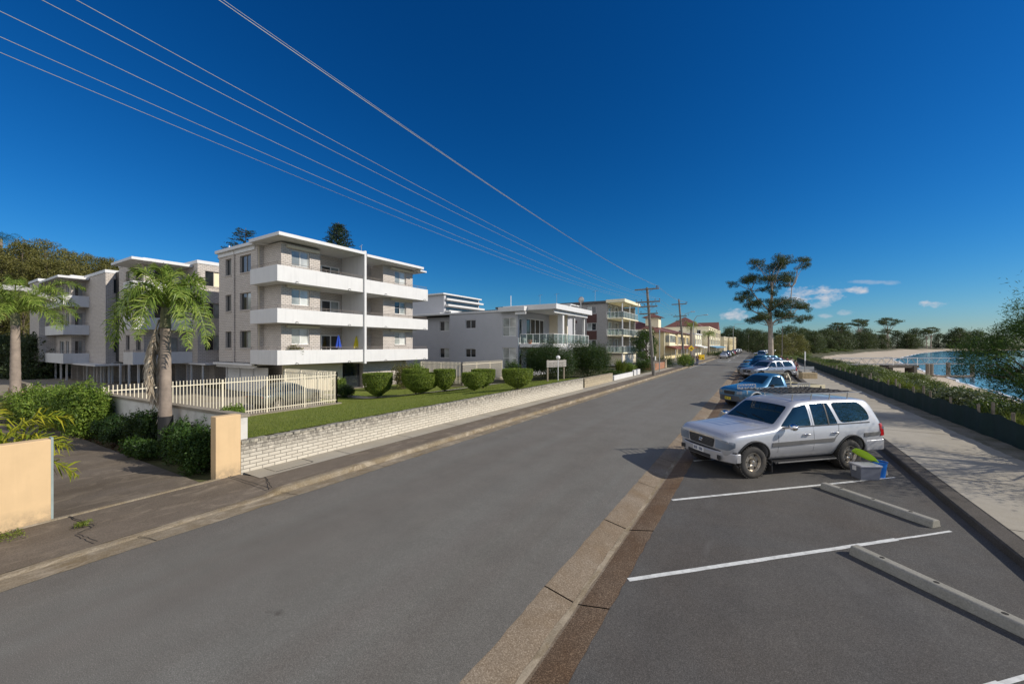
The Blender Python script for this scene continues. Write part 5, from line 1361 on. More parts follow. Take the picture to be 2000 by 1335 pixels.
# ================================================================ VEGETATION
def foliage(name, clumps, n, size, mat, parent, seed=0, shell=.45, aspect=.45, flat=1., up=.35, droop=0.):
    """clumps: (x,y,z,rx[,ry,rz])"""
    rng = np.random.default_rng(seed); C = []; Nn = []
    vol = np.array([(c[3]**2) for c in clumps]); vol = vol/vol.sum()
    for c, f in zip(clumps, vol):
        k = max(8, int(n*f)); p, d = sphere_pts(k, rng, shell)
        r = np.array([c[3], c[4] if len(c) > 4 else c[3], c[5] if len(c) > 5 else c[3]*flat])
        wob = 1+.18*np.sin(d[:, :1]*5+seed)+.15*np.sin(d[:, 1:2]*7)
        C.append(p*r*wob+np.array(c[:3])); Nn.append(d+np.array([0, 0, up]))
    V, F = leaf_quads(np.concatenate(C), size, rng, np.concatenate(Nn), aspect, droop)
    return npmesh(name, V, F, mat, parent)
def limb(mb, a, b, r0, r1, rng, sag=.0, n=5, wob=.06):
    a = Vector(a); b = Vector(b); L = (b-a).length; P = []
    for i in range(n+1):
        t = i/n; p = a.lerp(b, t)+Vector((0, 0, sag*L*math.sin(math.pi*t)))
        if 0 < i < n: p += Vector((rng.uniform(-1, 1), rng.uniform(-1, 1), rng.uniform(-1, 1)))*wob*L*.5
        P.append(p)
    mb.tube(P, [r0+(r1-r0)*i/n for i in range(n+1)], 6)
def tree(name, label, cat, h, r, th, seed, nleaf, lsize, leaf, bark=None, group=None, nclump=14, flat=.7, trad=.18, aspect=.45, bottom=.25, shell=.4):
    rng = random.Random(seed); T_ = thing(name, label, cat, (0, 0, 0), 0, group); tk = MB(); cl = []
    for i in range(nclump):
        u = i/(nclump-1); a = i*2.4+rng.uniform(-.4, .4); zz = h*(bottom+(.93-bottom)*u); env = math.sin(math.pi*min(1, .22+.72*u))**.7
        rad = r*env*rng.uniform(.35, .78) if u < .95 else r*.15
        cr = r*rng.uniform(.28, .44); cl.append((rad*math.cos(a), rad*math.sin(a), zz, cr, cr, cr*flat))
    tk.tube([(0, 0, -.3), (.02*h, 0, th*.5), (0, .02*h, th), (0, 0, h*.75)], [trad*1.3, trad, trad*.8, trad*.25], 8)
    for c in cl: limb(tk, (0, 0, max(th*.7, c[2]*.55)), c[:3], trad*.38, trad*.08, rng)
    tk.build('trunk', bark or M_bark, T_, smooth=True)
    foliage('crown', cl, nleaf, lsize, leaf, T_, seed, shell, aspect)
    return T_
def bush(name, label, cat, rx, ry, h, seed, nleaf, lsize, leaf, group=None, aspect=.45, clumps=9, core=True, stem=True):
    rng = random.Random(seed); T_ = thing(name, label, cat, (0, 0, 0), 0, group); cl = []
    for i in range(clumps):
        a = i*2.4; q = math.sqrt((i+.3)/clumps)*.68; cr = rng.uniform(.30, .46)
        cl.append((rx*q*math.cos(a), ry*q*math.sin(a), h*(.42+.30*rng.random()*(1.1-q)), rx*cr, ry*cr, h*rng.uniform(.26, .38)))
    cl.append((0, 0, h*.35, rx*.75, ry*.75, h*.35))
    f = foliage('foliage', cl, nleaf, lsize, leaf, T_, seed, .55, aspect)
    if stem:
        tk = MB()
        for i in range(5): c = cl[i]; limb(tk, (c[0]*.15, c[1]*.15, -.15), c[:3], .04, .012, rng)
        tk.build('stem', M_bark, T_)
    return T_

# ---- palms
def palm_frond(L, rise, drop, nl, ll, rng, lw=.016, dead=False, hang=.6):
    """frond in the local +x direction"""
    V = []; F = []; P = []
    for i in range(13):
        t = i/12; x = L*(t-.18*t*t*(1+drop)); z = rise*math.sin(math.pi*.5*min(1, t*1.5))-drop*L*t*t*.9; P.append(Vector((x, 0, z)))
    for i in range(nl):
        t = .12+.88*i/nl; k = min(11, int(t*12)); p = P[k].lerp(P[k+1], t*12-k); tg = (P[k+1]-P[k]).normalized()
        for sg in (1, -1):
            l = ll*(math.sin(math.pi*min(.98, .12+t*.88))**.6+.15)*rng.uniform(.75, 1.15); hg = hang*rng.uniform(.3, 1.5); el_ = rng.uniform(-.25, .85)
            d = (tg*.6+Vector((0, sg*rng.uniform(.5, 1.), 0))+Vector((0, 0, el_-hg*.3))+Vector((rng.uniform(-.3,.3), 0, 0))).normalized()
            m = p+d*l*.5; e = p+d*l*.85+Vector((0, 0, -hg*l*.55)); wv = tg.cross(d).cross(d).normalized()*lw*rng.uniform(.7, 1.2)
            b = len(V); V += [p-wv*.4, p+wv*.4, m+wv, m-wv, e]; F += [(b, b+1, b+2, b+3), (b+3, b+2, b+4, b+4)]
    return P, V, F
def palm(label, loc, th, trad, nf, L, seed, leafm=None, deadn=0, lean=(0, 0), rise=.9, drop=.45, nl=46, ll=.55, green=(M_palmbark,), band=False, spread=None, group=None, cat='palm tree', name='palm_tree'):
    rng = random.Random(seed); T_ = thing(name, label, cat, loc, rng.uniform(0, 6) if spread is None else 0, group)
    top = Vector((lean[0], lean[1], th)); tk = MB(); n = 26; P = []; rr_ = []
    for i in range(n+1):
        t = i/n; P.append(Vector((lean[0]*t*t, lean[1]*t*t, th*t-.3*(1-t)))); rr_.append(trad*(1.15-.35*t)*(1+.05*(i % 2)))
    tk.tube(P, rr_, 14); tk.build('trunk', M_palmbark, T_, smooth=True)
    cs = MB(); cs.tube([top-Vector((0, 0, .1)), top+Vector((0, 0, .35)), top+Vector((0, 0, .8))], [trad*.95, trad*.85, trad*.3], 10); cs.build('crownshaft', plain('frond_bases', (.20,.19,.10), .8, var=.3, nscale=8), T_, smooth=True)
    if band: b = MB(); b.lathe([(trad*1.25, .05), (trad*1.27, .95)], (0, 0, .1), 'z', 16); b.build('trunk_guard', M_black, T_, smooth=True)
    for i in range(nf+deadn):
        dead = i >= nf
        el = 1-(i/nf) if not dead else 0
        if spread is not None and not dead: az, Lx, rs, dr = spread[i]
        elif dead and spread is not None: az, Lx, rs, dr = rng.uniform(2.8, 4.2), L*rng.uniform(.8, 1.38), -.1, 1.0
        else: az = i*2.399; Lx = L*rng.uniform(.85, 1.1); rs = rise*(.4+el*1.1); dr = drop*(1.25-el*.9)
        if dead:
            Pp = []; V = []; F = []; off = Vector((math.cos(az)*trad*1.2, math.sin(az)*trad*1.2, 0)); out = .40*rng.uniform(.2, 1.3)
            for k in range(13): t = k/12; Pp.append(top+off*(1+.2*t)+Vector((math.cos(az)*out*math.sin(t*2.4)*1.2, math.sin(az)*out*math.sin(t*2.4)*1.2, .15-Lx*t)))
            for k in range(nl*3):
                t = .15+.85*rng.random(); q = min(11, int(t*12)); p = Pp[q].lerp(Pp[q+1], t*12-q)
                a = rng.uniform(0, 6.28); l = ll*rng.uniform(.4, .9); d = Vector((math.cos(a)*.33, math.sin(a)*.33, -1)).normalized(); wv = d.orthogonal().normalized()*.014
                b = len(V); m = p+d*l*.5; e = p+d*l; V += [p-wv, p+wv, m+wv, m-wv, e]; F += [(b, b+1, b+2, b+3), (b+3, b+2, b+4, b+4)]
            mbx = MB(); mbx.tube(Pp, [.022]*13, 5); mbx.add(V, [f if f[2] != f[3] else f[:3] for f in F]); mbx.build('dead_frond', L_dead, T_); continue
        Pp, V, F = palm_frond(Lx, rs, dr, nl, ll, rng)
        M_ = Matrix.Translation(top+Vector((0, 0, .45)))@Matrix.Rotation(az, 4, 'Z')
        mbx = MB(); mbx.tube([M_@p for p in Pp], [.03*(1-.8*k/12) for k in range(13)], 5); mbx.add([M_@v for v in V], [f if f[2] != f[3] else f[:3] for f in F])
        mbx.build('frond', leafm or L_palm, T_)
    return T_
cx_ = math.atan2(SA, CA)     # direction of image right in street frame
fr = []
for (da, L_, rs, dr) in ((0, 1.95, .75, 1.05), (-22, 1.75, .65, 1.15), (24, 1.8, .8, .95), (8, 1.5, 1.0, .5), (180, 2.35, .80, .92), (160, 2.1, .95, .75), (204, 2.0, .75, .95), (172, 1.8, 1.1, .55),
                         (-80, 1.7, .7, 1.05), (-110, 1.6, .9, .8), (80, 1.6, .9, .7), (115, 1.7, .9, .7), (40, 1.1, 1.05, .15), (-60, 1.0, 1.15, .1), (190, 1.0, 1.15, .1), (110, .9, 1.2, .05), (-30, 1.4, .9, .5)):
    fr.append((cx_+R(da), L_, rs, dr))
palm('shaggy palm with brown fronds hanging down its trunk, beside the orange pillar', (-14.75, 4.62, .1), 3.72, .14, len(fr), 2.0, 5, deadn=7, spread=fr, band=True, nl=75, ll=.44)
px_, py_ = at_d(30, 19.5); palm('smaller slender palm at the left edge with a full crown of arching green fronds', (px_, py_, -.3), 4.6, .18, 19, 2.7, 8, rise=1.25, drop=.42, nl=70, ll=.6)
palm('tall palm poking above the forest at the top left edge', (at_d(2, 95)[0], at_d(2, 95)[1], 18), 10.0, .3, 16, 4.0, 9, rise=1.5, drop=.5, nl=30, ll=1.0, leafm=L_dark)
palm('low yellow-green cane palm behind the long orange wall', (-12.35, 1.05, -.2), .55, .09, 16, 1.75, 12, rise=.8, drop=.32, nl=40, ll=.42, leafm=L_palmy, name='cane_palm', cat='cane palm')
x_, y_ = -12.9, -.1; palm('second cane palm at the far left frame edge behind the long orange wall', (x_, y_, -.2), .6, .09, 13, 1.7, 13, rise=.9, drop=.35, nl=36, ll=.42, leafm=L_palmy, name='cane_palm', cat='cane palm')
for i, (px, s) in enumerate(((1384, -12.6), (1350, -12.2))):
    t = at_s(px, s); p = palm('%s palm growing from the footpath in front of the yellow shops' % ('thick-crowned' if i == 0 else 'thin dark'), (s, t, .1), 6.0 if i == 0 else 6.6, .28, 26 if i == 0 else 12, 3.0 if i == 0 else 1.7, 20+i, rise=1., drop=.65, nl=24, ll=.8, group=None)

# ---- clipped bowl hedges
def bowl(loc, w, h, seed, label, group='clipped bowl-shaped hedges on the lawn'):
    T_ = thing('topiary_hedge', label, 'clipped hedge', loc, random.Random(seed).uniform(0, 6), group); rng = np.random.default_rng(seed)
    n = int(2600*w*w+2500); u = rng.random(n); C = []; Nn = []
    a = rng.uniform(0, 2*math.pi, n); top = u < .30
    rr = np.where(top, np.sqrt(rng.random(n)), 1.); z = np.where(top, 1., rng.random(n)**.8)
    prof = np.interp(z, [0, .08, .30, .6, .93, 1], [.16, .34, .80, .98, 1., .985])
    x = prof*rr*w/2*np.cos(a)*(1+.03*np.sin(a*5)); y = prof*rr*w/2*np.sin(a); zz = z*h*.90+.10*h+rng.normal(0, .012, n)
    Nn = np.stack([np.where(top, 0, np.cos(a)), np.where(top, 0, np.sin(a)), np.where(top, 1.5, .1)], 1)
    V, F = leaf_quads(np.stack([x, y, zz], 1), .075, rng, Nn*1.6, .6); npmesh('foliage', V, F, L_hedge, T_)
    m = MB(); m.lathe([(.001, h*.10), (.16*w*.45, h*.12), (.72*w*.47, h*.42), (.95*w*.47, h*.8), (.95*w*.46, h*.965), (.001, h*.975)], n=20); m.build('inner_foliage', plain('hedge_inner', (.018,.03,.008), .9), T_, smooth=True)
    m = MB(); m.tube([(0, 0, -.1), (.02, 0, h*.2)], .06, 6); m.tube([(0, 0, .05), (.12, .08, h*.25)], .035, 5); m.build('stem', M_bark, T_)
    return T_
def onlawn(px, py):
    d = raydir(px, py); k = 9.
    for _ in range(200):
        p = Vector((0, 0, CAMZ))+d*k
        if p.z <= float(lawn_z(p.x))+.02 if p.x < -10.9 else p.z <= 0: break
        k += .12
    return p, k
HD = [(738, 767, 56, 729, 'leftmost bowl-shaped hedge, standing alone in front of the entrance'), (822, 769, 72, 729, 'widest bowl-shaped hedge, second from the left at the front'), (812, 757, 50, 720.5, 'bowl-shaped hedge half hidden behind the widest one'),
      (868, 753, 42, 721.5, 'bowl-shaped hedge at the back, just right of the widest one'), (926, 763, 49, 728, 'mid-sized bowl-shaped hedge at the front, second from the right'), (944, 752, 46, 721.5, 'bowl-shaped hedge behind the second one from the right'), (1011, 763, 60, 721, 'rightmost bowl-shaped hedge, tallest, close to the brick wall')]
for i, (px, py, w, top, lab) in enumerate(HD):
    p, k = onlawn(px, py); p, k = (p, k) if k < 27 else (Vector((0, 0, CAMZ))+raydir(px, py)*27, 27)
    zl = float(terr(p.x, p.y)); bowl((p.x, p.y, zl), w*k/FPX, (py-top)*k/FPX+(p.z-zl), i, lab)

# ---- shrubs left garden bed
BG = 'shrubs in the bed beside the driveway'
def put(o, loc, rz=None, sc=None, **k):
    o.location = loc
    if rz is not None: o.rotation_euler = (0, 0, rz)
    if sc is not None: o.scale = sc if hasattr(sc, '__len__') else (sc,)*3
    return o
b0 = bush('shrub', 'dark glossy shrub right beside the tall orange pillar', 'shrub', .82, .6, 1.35, 1, 9000, .075, L_bush, BG); put(b0, (-11.95, 4.42, .0))
put(bush('shrub', 'dark climbing shrub around the shaggy palm base, on its right side', 'shrub', .8, .55, 1.25, 2, 8000, .075, L_bush, BG), (-13.4, 4.55, 0))
put(bush('shrub', 'dark creeper spilling over the white wall just left of the shaggy palm', 'shrub', .85, .5, 1.3, 3, 8000, .075, L_dark, BG), (-16.4, 4.6, 0))
put(bush('shrub', 'low dark shrub at the driveway edge in front of the shaggy palm', 'shrub', .9, .4, .65, 4, 6000, .07, L_bush, BG), (-15.0, 4.15, 0))
put(bush('shrub', 'low dark leafy clump between the creeper and the bright sunlit shrubs', 'shrub', 1.2, .55, .9, 5, 9000, .075, L_dark, BG), (-18.4, 4.35, 0))
put(bush('shrub', 'large bright sunlit shrub left of the white wall', 'shrub', 1.2, .9, 2.25, 6, 15000, .095, L_bright, BG), (-20.9, 4.2, -.2))
put(bush('shrub', 'second bright sunlit shrub, further along the driveway', 'shrub', 1.3, .9, 2.1, 7, 13000, .095, L_bright, BG), (-23.6, 4.2, -.2))
put(bush('shrub', 'pale sunlit shrub at the far end of the driveway bed by the small palm', 'shrub', 1.6, 1.1, 1.9, 8, 11000, .11, L_bright, BG), (-27.5, 4.0, -.3))
put(bush('shrub', 'leafy shrub top poking over the white wall beside the pillar', 'shrub', .45, .3, .5, 9, 2500, .07, L_bright, BG), (-12.2, 5.3, 1.15))
rng = np.random.default_rng(7); n = 5000; C = np.stack([rng.uniform(-28, -16, n), rng.uniform(3.75, 4.9, n), rng.uniform(-.02, .06, n)], 1); C[:, 2] += .04-.022*(-10.9-C[:, 0]); V, F = leaf_quads(C, .07, rng, np.array([[0, 0, 2.]]), .5)
tag(npmesh('leaf_litter', V, F, L_litter), 'reddish dry leaf litter under the driveway shrubs', 'leaf litter', kind='stuff')
# moss clumps
n = 2600; C = np.stack([-10.45+rng.normal(0, .14, n), rng.uniform(-.6, 1.4, n), np.full(n, .10)+rng.random(n)*.02], 1); V, F = leaf_quads(C, .03, rng, np.array([[0, 0, 2.]]), .5)
C2 = np.stack([-9.95+rng.normal(0, .05, 260), 1.98+rng.normal(0, .05, 260), .1+rng.random(260)*.05], 1); V2, F2 = leaf_quads(C2, .05, rng, None, .25); V = np.concatenate([V, V2]); F = np.concatenate([F, F2+len(C)*4])
tag(npmesh('moss', V, F, L_grass), 'patches of moss and weeds on the pavement by the long orange wall', 'moss', kind='stuff')

# ---- garden in front of the flats
GG = 'garden plants in front of the flats'
def garden(px, py, D, o, zoff=0): s, t = at_d(px, D); put(o, (s, t, float(terr(s, t))+zoff))
garden(672, 767, 27.5, bush('shrub', 'dark rounded shrub against the end of the cream fence', 'shrub', .85, .8, 1.05, 11, 7000, .07, L_dark, GG))
garden(662, 757, 31, bush('shrub', 'small bright yellow-green shrub behind the dark rounded one', 'shrub', .7, .6, 1.3, 12, 4000, .08, L_bright, GG))
garden(788, 740, 33, bush('shrub', 'straggly bronze shrub under the right end of the lowest balcony', 'shrub', 1.1, 1., 2.4, 13, 6000, .10, L_olive, GG))
garden(812, 740, 34, bush('shrub', 'yellow-green leafy shrub beside the grey picket fence', 'shrub', 1.1, .9, 2.5, 14, 6000, .12, L_bright, GG))
garden(745, 740, 31.5, bush('shrub', 'dark broad-leaved plant by the entrance wall', 'shrub', 1.0, .6, 1.6, 15, 2600, .16, L_dark, GG))
garden(1002, 745, 36, bush('shrub', 'small dark tree-like shrub right of the picket fence', 'shrub', .9, .9, 2.4, 16, 5000, .10, L_bush, GG))
o = bush('oleander', 'large dark oleander hiding the ground floor of the grey flats, left of the two', 'oleander', 2.8, 2.4, 3.9, 17, 34000, .15, L_dark, 'dark oleanders', aspect=.22, clumps=14); s, t = at_d(1072, 37); put(o, (s, t, -.1))
o = bush('oleander', 'larger dark oleander in front of the taupe flats, right of the two', 'oleander', 2.8, 2.6, 4.2, 18, 38000, .15, L_dark, 'dark oleanders', aspect=.22, clumps=14); s, t = at_d(1148, 40); put(o, (s, t, -.1))
def reed(name, label, r, h, n, seed, mat, group=None, w=.018, cat='grass clump'):
    T_ = thing(name, label, cat, (0, 0, 0), 0, group); rg = random.Random(seed); m = MB()
    for i in range(n):
        a = rg.uniform(0, 6.28); q = rg.random()*r*.4; l = h*rg.uniform(.6, 1.1); o_ = r*rg.uniform(.3, 1.)
        b = Vector((math.cos(a)*q, math.sin(a)*q, 0)); d = Vector((math.cos(a), math.sin(a), 0)); wv = Vector((-d.y, d.x, 0))*w
        p1 = b+d*o_*.35+Vector((0, 0, l*.65)); p2 = b+d*o_+Vector((0, 0, l*rg.uniform(.55, 1.)))
        m.add([b-wv, b+wv, p1+wv*.8, p1-wv*.8, p2], [(0, 1, 2, 3), (3, 2, 4)])
    m.build('blades', mat, T_); return T_
s, t = at_d(1212, 43); put(reed('flax_plant', 'yellow-green spiky flax clump right of the oleanders', 1.1, 2.0, 220, 1, L_reed, w=.035, cat='flax plant'), (s, t, .1))
s, t = at_d(1228, 46); put(bush('shrub', 'low yellow shrub beside the spiky flax', 'shrub', 1., .8, 1.3, 20, 4000, .1, L_bright, GG), (s, t, .1))
s, t = at_d(1197, 40); put(bush('shrub', 'low dark groundcover shrub behind the white garden wall', 'shrub', 1.4, .8, .8, 21, 3500, .09, L_bush, GG), (s, t, .1))
s, t = at_d(1255, 47); put(bush('shrub', 'rounded dark green hedge left of the near utility pole', 'shrub', 1.4, 1.0, 1.9, 22, 7000, .09, L_bush, GG), (s, t, .1))
s, t = at_d(1298, 58); put(bush('shrub', 'dark hedge behind the red brick planter wall', 'shrub', 1.5, 1.1, 1.7, 23, 5000, .1, L_dark, GG), (s, t, .1))
s, t = at_d(1337, 60); put(bush('shrub', 'bright yellow-green bush beside the two walkers', 'shrub', 1.35, 1.2, 2.1, 24, 6000, .12, L_bright, GG), (s, t, .1))
s, t = at_d(1404, 118); put(bush('shrub', 'low clipped green hedge in front of the cream hotel', 'shrub', 4.5, 1.4, 1.7, 25, 4000, .2, L_bush, GG), (s, t, .1))
def T0(*a, **k): return tree(*a, **k)
gt = tree('street_tree', 'leafy green tree between the taupe flats and the near utility pole', 'tree', 5.4, 2.3, 1.6, 31, 9000, .16, L_bush); s, t = at_d(1262, 56); put(gt, (s, t, .1))

# ---- big gum tree with layered crowns
GD = 64.; s0, t0 = at_d(1506, GD); gum = thing('gum_tree', 'tall gum tree with bare pale trunk and layered flat crowns beside the road', 'gum tree', (s0, t0, 0))
rng = random.Random(77); rgt = Vector((CA, SA, 0)); fwd = Vector((-SA, CA, 0)); U = .01503*GD/65
def gpos(x, y, d=0): return rgt*((x-592)*U)+Vector((0, 0, (1290-y)*U))+fwd*d
GCL = [(470,150,.75),(545,160,.8),(620,150,.9),(700,145,.9),(780,160,.9),(850,165,.8),(945,150,.55),(950,215,.75),(640,205,1.),(720,205,.9),(225,390,.6),(290,375,.75),(355,350,.85),(430,345,.9),(480,310,.8),(560,355,.9),(640,340,.9),(710,330,1.0),(790,325,1.),(850,330,.8),(830,395,.7),
       (340,500,.75),(410,500,.8),(235,565,.7),(290,560,.7),(540,460,.7),(600,500,.7),(640,420,.6),(370,640,.9),(440,620,.9),(500,600,.85),(590,600,.9),(660,620,1.1),(740,590,1.),(810,620,1.),(880,640,.9),(960,640,.9),(1000,660,.6),
       (420,760,.8),(480,790,.9),(390,805,.6),(540,760,.8),(640,730,1.),(710,740,1.1),(790,770,.9),(880,780,.8),(910,800,.6),(370,785,.5)]
tk = MB(); fork = gpos(585, 860); base = gpos(592, 1290)
tk.tube([base-Vector((0, 0, .4)), base+Vector((0, 0, .5)), gpos(588, 1050), fork], [.55, .40, .36, .32], 12)
nodes = [gpos(590, 700, .3), gpos(600, 560, 0), gpos(610, 430, .2), gpos(610, 330, 0), gpos(540, 880, 0)]
tk.tube([fork, nodes[0], nodes[1], nodes[2], nodes[3]], [.34, .26, .20, .13, .06], 8); tk.tube([fork, gpos(545, 800), gpos(480, 720, .6), gpos(400, 680, .8)], [.26, .18, .12, .07], 7); tk.tube([fork, gpos(640, 800), gpos(720, 770, -.6)], [.2, .13, .08], 7)
tk.tube([nodes[0], gpos(660, 620, -.5), gpos(760, 560, -1.), gpos(770, 450, -1)], [.16, .12, .08, .05], 6); tk.tube([nodes[0], gpos(480, 560, .8), gpos(420, 470, 1.)], [.14, .10, .06], 6)
hubs = [fork, nodes[0], nodes[1], nodes[2], gpos(480, 720, .6), gpos(400, 680, .8), gpos(720, 770, -.6), gpos(760, 560, -1.), gpos(770, 450, -1), gpos(420, 470, 1.)]
cl = []
for (x, y, r_) in GCL:
    p = gpos(x, y, rng.uniform(-2.2, 2.2)); cl.append((p.x, p.y, p.z+.1, r_*1.05, r_*1.3, r_*.62)); [cl.append((p.x+rng.uniform(-1, 1)*r_*1.3, p.y+rng.uniform(-1, 1)*r_*1.5, p.z+rng.uniform(-.8, .6)*r_, r_*.6, r_*.6, r_*.5)) for _ in range(4)]; cand = [h for h in hubs if h.z < p.z+.3] or hubs
    h = min(cand, key=lambda q: (q-p).length); limb(tk, h, p, .06, .02, rng, .05, 5, .12)
    for c_ in cl[-4:]: limb(tk, p-Vector((0, 0, .1)), c_[:3], .022, .008, rng, .05, 3, .15)
tk.build('trunk', M_gumbark, gum, smooth=True); foliage('crown', cl, 60000, .17, L_gum, gum, 5, .2, .35)

# ---- shared tree prototypes, then copies
def proto(kind, seed):
    if kind == 'for': return tree('forest_tree', 'x', 'tree', 12.5, 6.2, 3, seed, 6500, .50, L_forest, nclump=24, flat=.62, trad=.28, bottom=.06, shell=.35)
    if kind == 'oli': return tree('hill_tree', 'x', 'tree', 10, 4.8, 3, seed, 5200, .36, L_olive, nclump=18, flat=.6, trad=.22, bottom=.12, shell=.3)
    if kind == 'umb': return tree('gum_tree', 'x', 'tree', 14, 5.5, 8, seed, 2400, .42, L_gum, nclump=10, flat=.25, trad=.3, bottom=.74, bark=M_gumbark, shell=.2)
PT = {k: [proto(k, 40+i*3+hash_) for i in range(3 if k != 'umb' else 2)] for k, hash_ in (('for', 1), ('oli', 2), ('umb', 5))}
used = set()
def plant(kind, loc, sc, label, group, seed):
    rg = random.Random(seed); src = PT[kind][seed % len(PT[kind])]
    if src.name in used: o = copy_tree(src)
    else: o = src; used.add(src.name)
    o.location = loc; o.scale = (sc*rg.uniform(.85, 1.2), sc*rg.uniform(.85, 1.2), sc*rg.uniform(.9, 1.1)); o.rotation_euler = (0, 0, rg.uniform(0, 6.28))
    tag(o, label, 'tree', group); return o
rg = random.Random(9); k = 0
for D, n, x0, x1 in ((62, 8, -90, 50), (82, 14, -60, 330), (98, 16, -70, 420), (118, 20, -80, 470), (145, 20, -80, 420)):
    for i in range(n):
        px = x0+(x1-x0)*(i+rg.uniform(.1, .9))/n; s, t = at_d(px, D*rg.uniform(.95, 1.05)); z = float(terr(s, t))
        if s > -84 and t > 8: continue
        plant('oli', (s, t, z-.5), rg.uniform(.7, .95)*(.7 if D < 80 else 1), 'olive-brown tree in the dense forest on the hill behind the flats', 'trees of the forested hill', k); k += 1
# green understorey at left behind the small palm
for i in range(7):
    s, t = at_d(-10+i*17, 46+rg.uniform(-3, 3)); plant('for', (s, t, -1), .42, 'dark green bushy tree behind the slender left palm', 'dark trees behind the left palm', i)
# far wood behind the beach
k = 0
for D, n, x0, x1, sc in ((215, 12, 1568, 1650, .9), (260, 18, 1575, 1760, 1.05), (310, 18, 1570, 1830, 1.3), (400, 24, 1600, 1990, 1.75), (480, 26, 1680, 2110, 2.1)):
    for i in range(n):
        px = x0+(x1-x0)*(i+rg.uniform(.1, .9))/n; dd_ = D*rg.uniform(.94, 1.06); s, t = at_d(px, dd_)
        if s > float(landedge(t))-2: s, t = at_d(px, dd_+60)
        if s > float(landedge(t))+3: continue
        q = rg.random() < .17
        plant('umb' if q else 'for', (s, t, -.6), sc*rg.uniform(.72, 1.12)*(.95 if not q else 1.12), ('flat-topped gum standing out of the wood behind the beach' if q else 'dark tree in the wood along the far side of the beach'), ('flat-topped gums over the beach wood' if q else 'trees of the wood behind the beach'), k); k += 1
for i, (px, D, sc) in enumerate(((1528, 100, .62), (1549, 112, .66), (1567, 150, .6), (1490, 150, .6), (1583, 190, .6), (1480, 175, .8), (1470, 205, .9), (1495, 190, .8), (1545, 160, 1.), (1590, 190, .9), (1460, 320, 1.4), (1440, 330, 1.3), (1425, 340, 1.5), (1570, 210, 1.))):
    s, t = at_d(px, D); plant('oli' if i < 3 else 'for', (s, t, -.3), sc*(1.05 if i < 3 else 1), 'brownish spreading tree behind the big gum' if i < 3 else 'green park tree in the distance behind the big gum', 'brownish trees behind the gum' if i < 3 else 'park trees behind the gum', i)
for i in range(12): s, t = at_d(1395+i*17, 420+rg.uniform(-20, 20)); plant('for', (s, t, 0), 1.3, 'distant tree closing the end of the street', 'trees at the end of the street', i)
for k_ in PT:
    for p in PT[k_]:
        if p.name not in used:
            for c in list(p.children): bpy.data.objects.remove(c)
            bpy.data.objects.remove(p)

# ---- Norfolk pines
def norfolk(label, loc, h, r, seed, lean=0, ragged=0.):
    T_ = thing('norfolk_pine', label, 'pine tree', loc); rg = random.Random(seed); rn = np.random.default_rng(seed); tk = MB(); tk.tube([(0, 0, -.5), (lean*.5, 0, h*.5), (lean, 0, h)], [.35, .22, .03], 8); C = []
    z = h*.25
    while z < h*.985:
        u = (z-h*.25)/(h*.75); L = r*(1-u)**.6+.25; a0 = rg.uniform(0, 6.28); nb = 7
        for i in range(nb):
            a = a0+i*2*math.pi/nb; Lb = L*rg.uniform(.8, 1.1)
            if rg.random() < ragged: continue
            P = [Vector((lean*z/h+math.cos(a)*Lb*q, math.sin(a)*Lb*q, z+Lb*(.18*q-.12*q*q+.10*q**3))) for q in (0, .35, .7, 1)]
            tk.tube(P, [.05, .035, .02, .01], 4)
            m = int(16+Lb*30); q = rn.random(m)**.7; pp = np.stack([lean*z/h+np.cos(a)*Lb*q, np.sin(a)*Lb*q, z+Lb*(.18*q-.12*q*q+.1*q**3)], 1)
            pp += rn.normal(0, 1, (m, 3))*np.array([.16, .16, .06])*(.6+.5*q[:, None]); C.append(pp)
        z += h*.75/34*(1-.35*u)
    tk.build('trunk', M_bark, T_); C = np.concatenate(C); V, F = leaf_quads(C, .26, rn, np.array([[0, 0, .6]]), .35); npmesh('crown', V, F, L_pine, T_)
    return T_
s, t = at_d(661, 62); norfolk('dense conical pine rising behind the roof of the nearest flats', (s, t, 0), zof(434, 62), 5.0, 1)
s, t = at_d(480, 62); norfolk('thin ragged pine rising behind the left part of the roof', (s, t, 0), zof(445, 62), 6.2, 2, lean=0, ragged=.5)

# ---- dune side: fence-line bushes, ground cover, right-hand wattle
DG = 'bushes on the dune behind the green fence'
db = [bush('dune_bush', 'x', 'bush', 1.5, 1.2, 1.1, 50+i, 4200, .11, (L_dune, L_duneg, L_bush)[i], DG, core=False, stem=False) for i in range(3)]
rg = random.Random(21); first = [True]*3; k = 0
nm = ['olive green low dune bush', 'grey-green leafy dune bush', 'dark green dense dune bush']
for i in range(150):
    t = 12+i*.72+rg.uniform(-1, 1); s = 8.2+rg.random()**1.2*(float(landedge(t))*0+min(10.5, 5+t*.10))
    z = float(terr(s, t)); r_ = (float(shore(t))-s)/(float(shore(t))-float(landedge(t)))
    if r_ < np.interp(t, [0, 70, 125], [.40, .44, .58]): continue
    j = rg.choice((0, 0, 1, 2)); D = math.hypot(s, t)
    o = db[j] if first[j] else copy_tree(db[j]); first[j] = False
    o.location = (s, t, z-.12); sc = rg.uniform(.6, 1.15)*(1.15 if s > 9.3 else .7)*(1.25 if t < 45 and s > 9.3 else 1); o.scale = (sc, sc*rg.uniform(.8, 1.2), sc*rg.uniform(.8, 1.15)); o.rotation_euler = (0, 0, rg.uniform(0, 6.28))
    tag(o, '%s on the dune beyond the green fence' % nm[j], 'bush', 'dune bushes: '+nm[j])
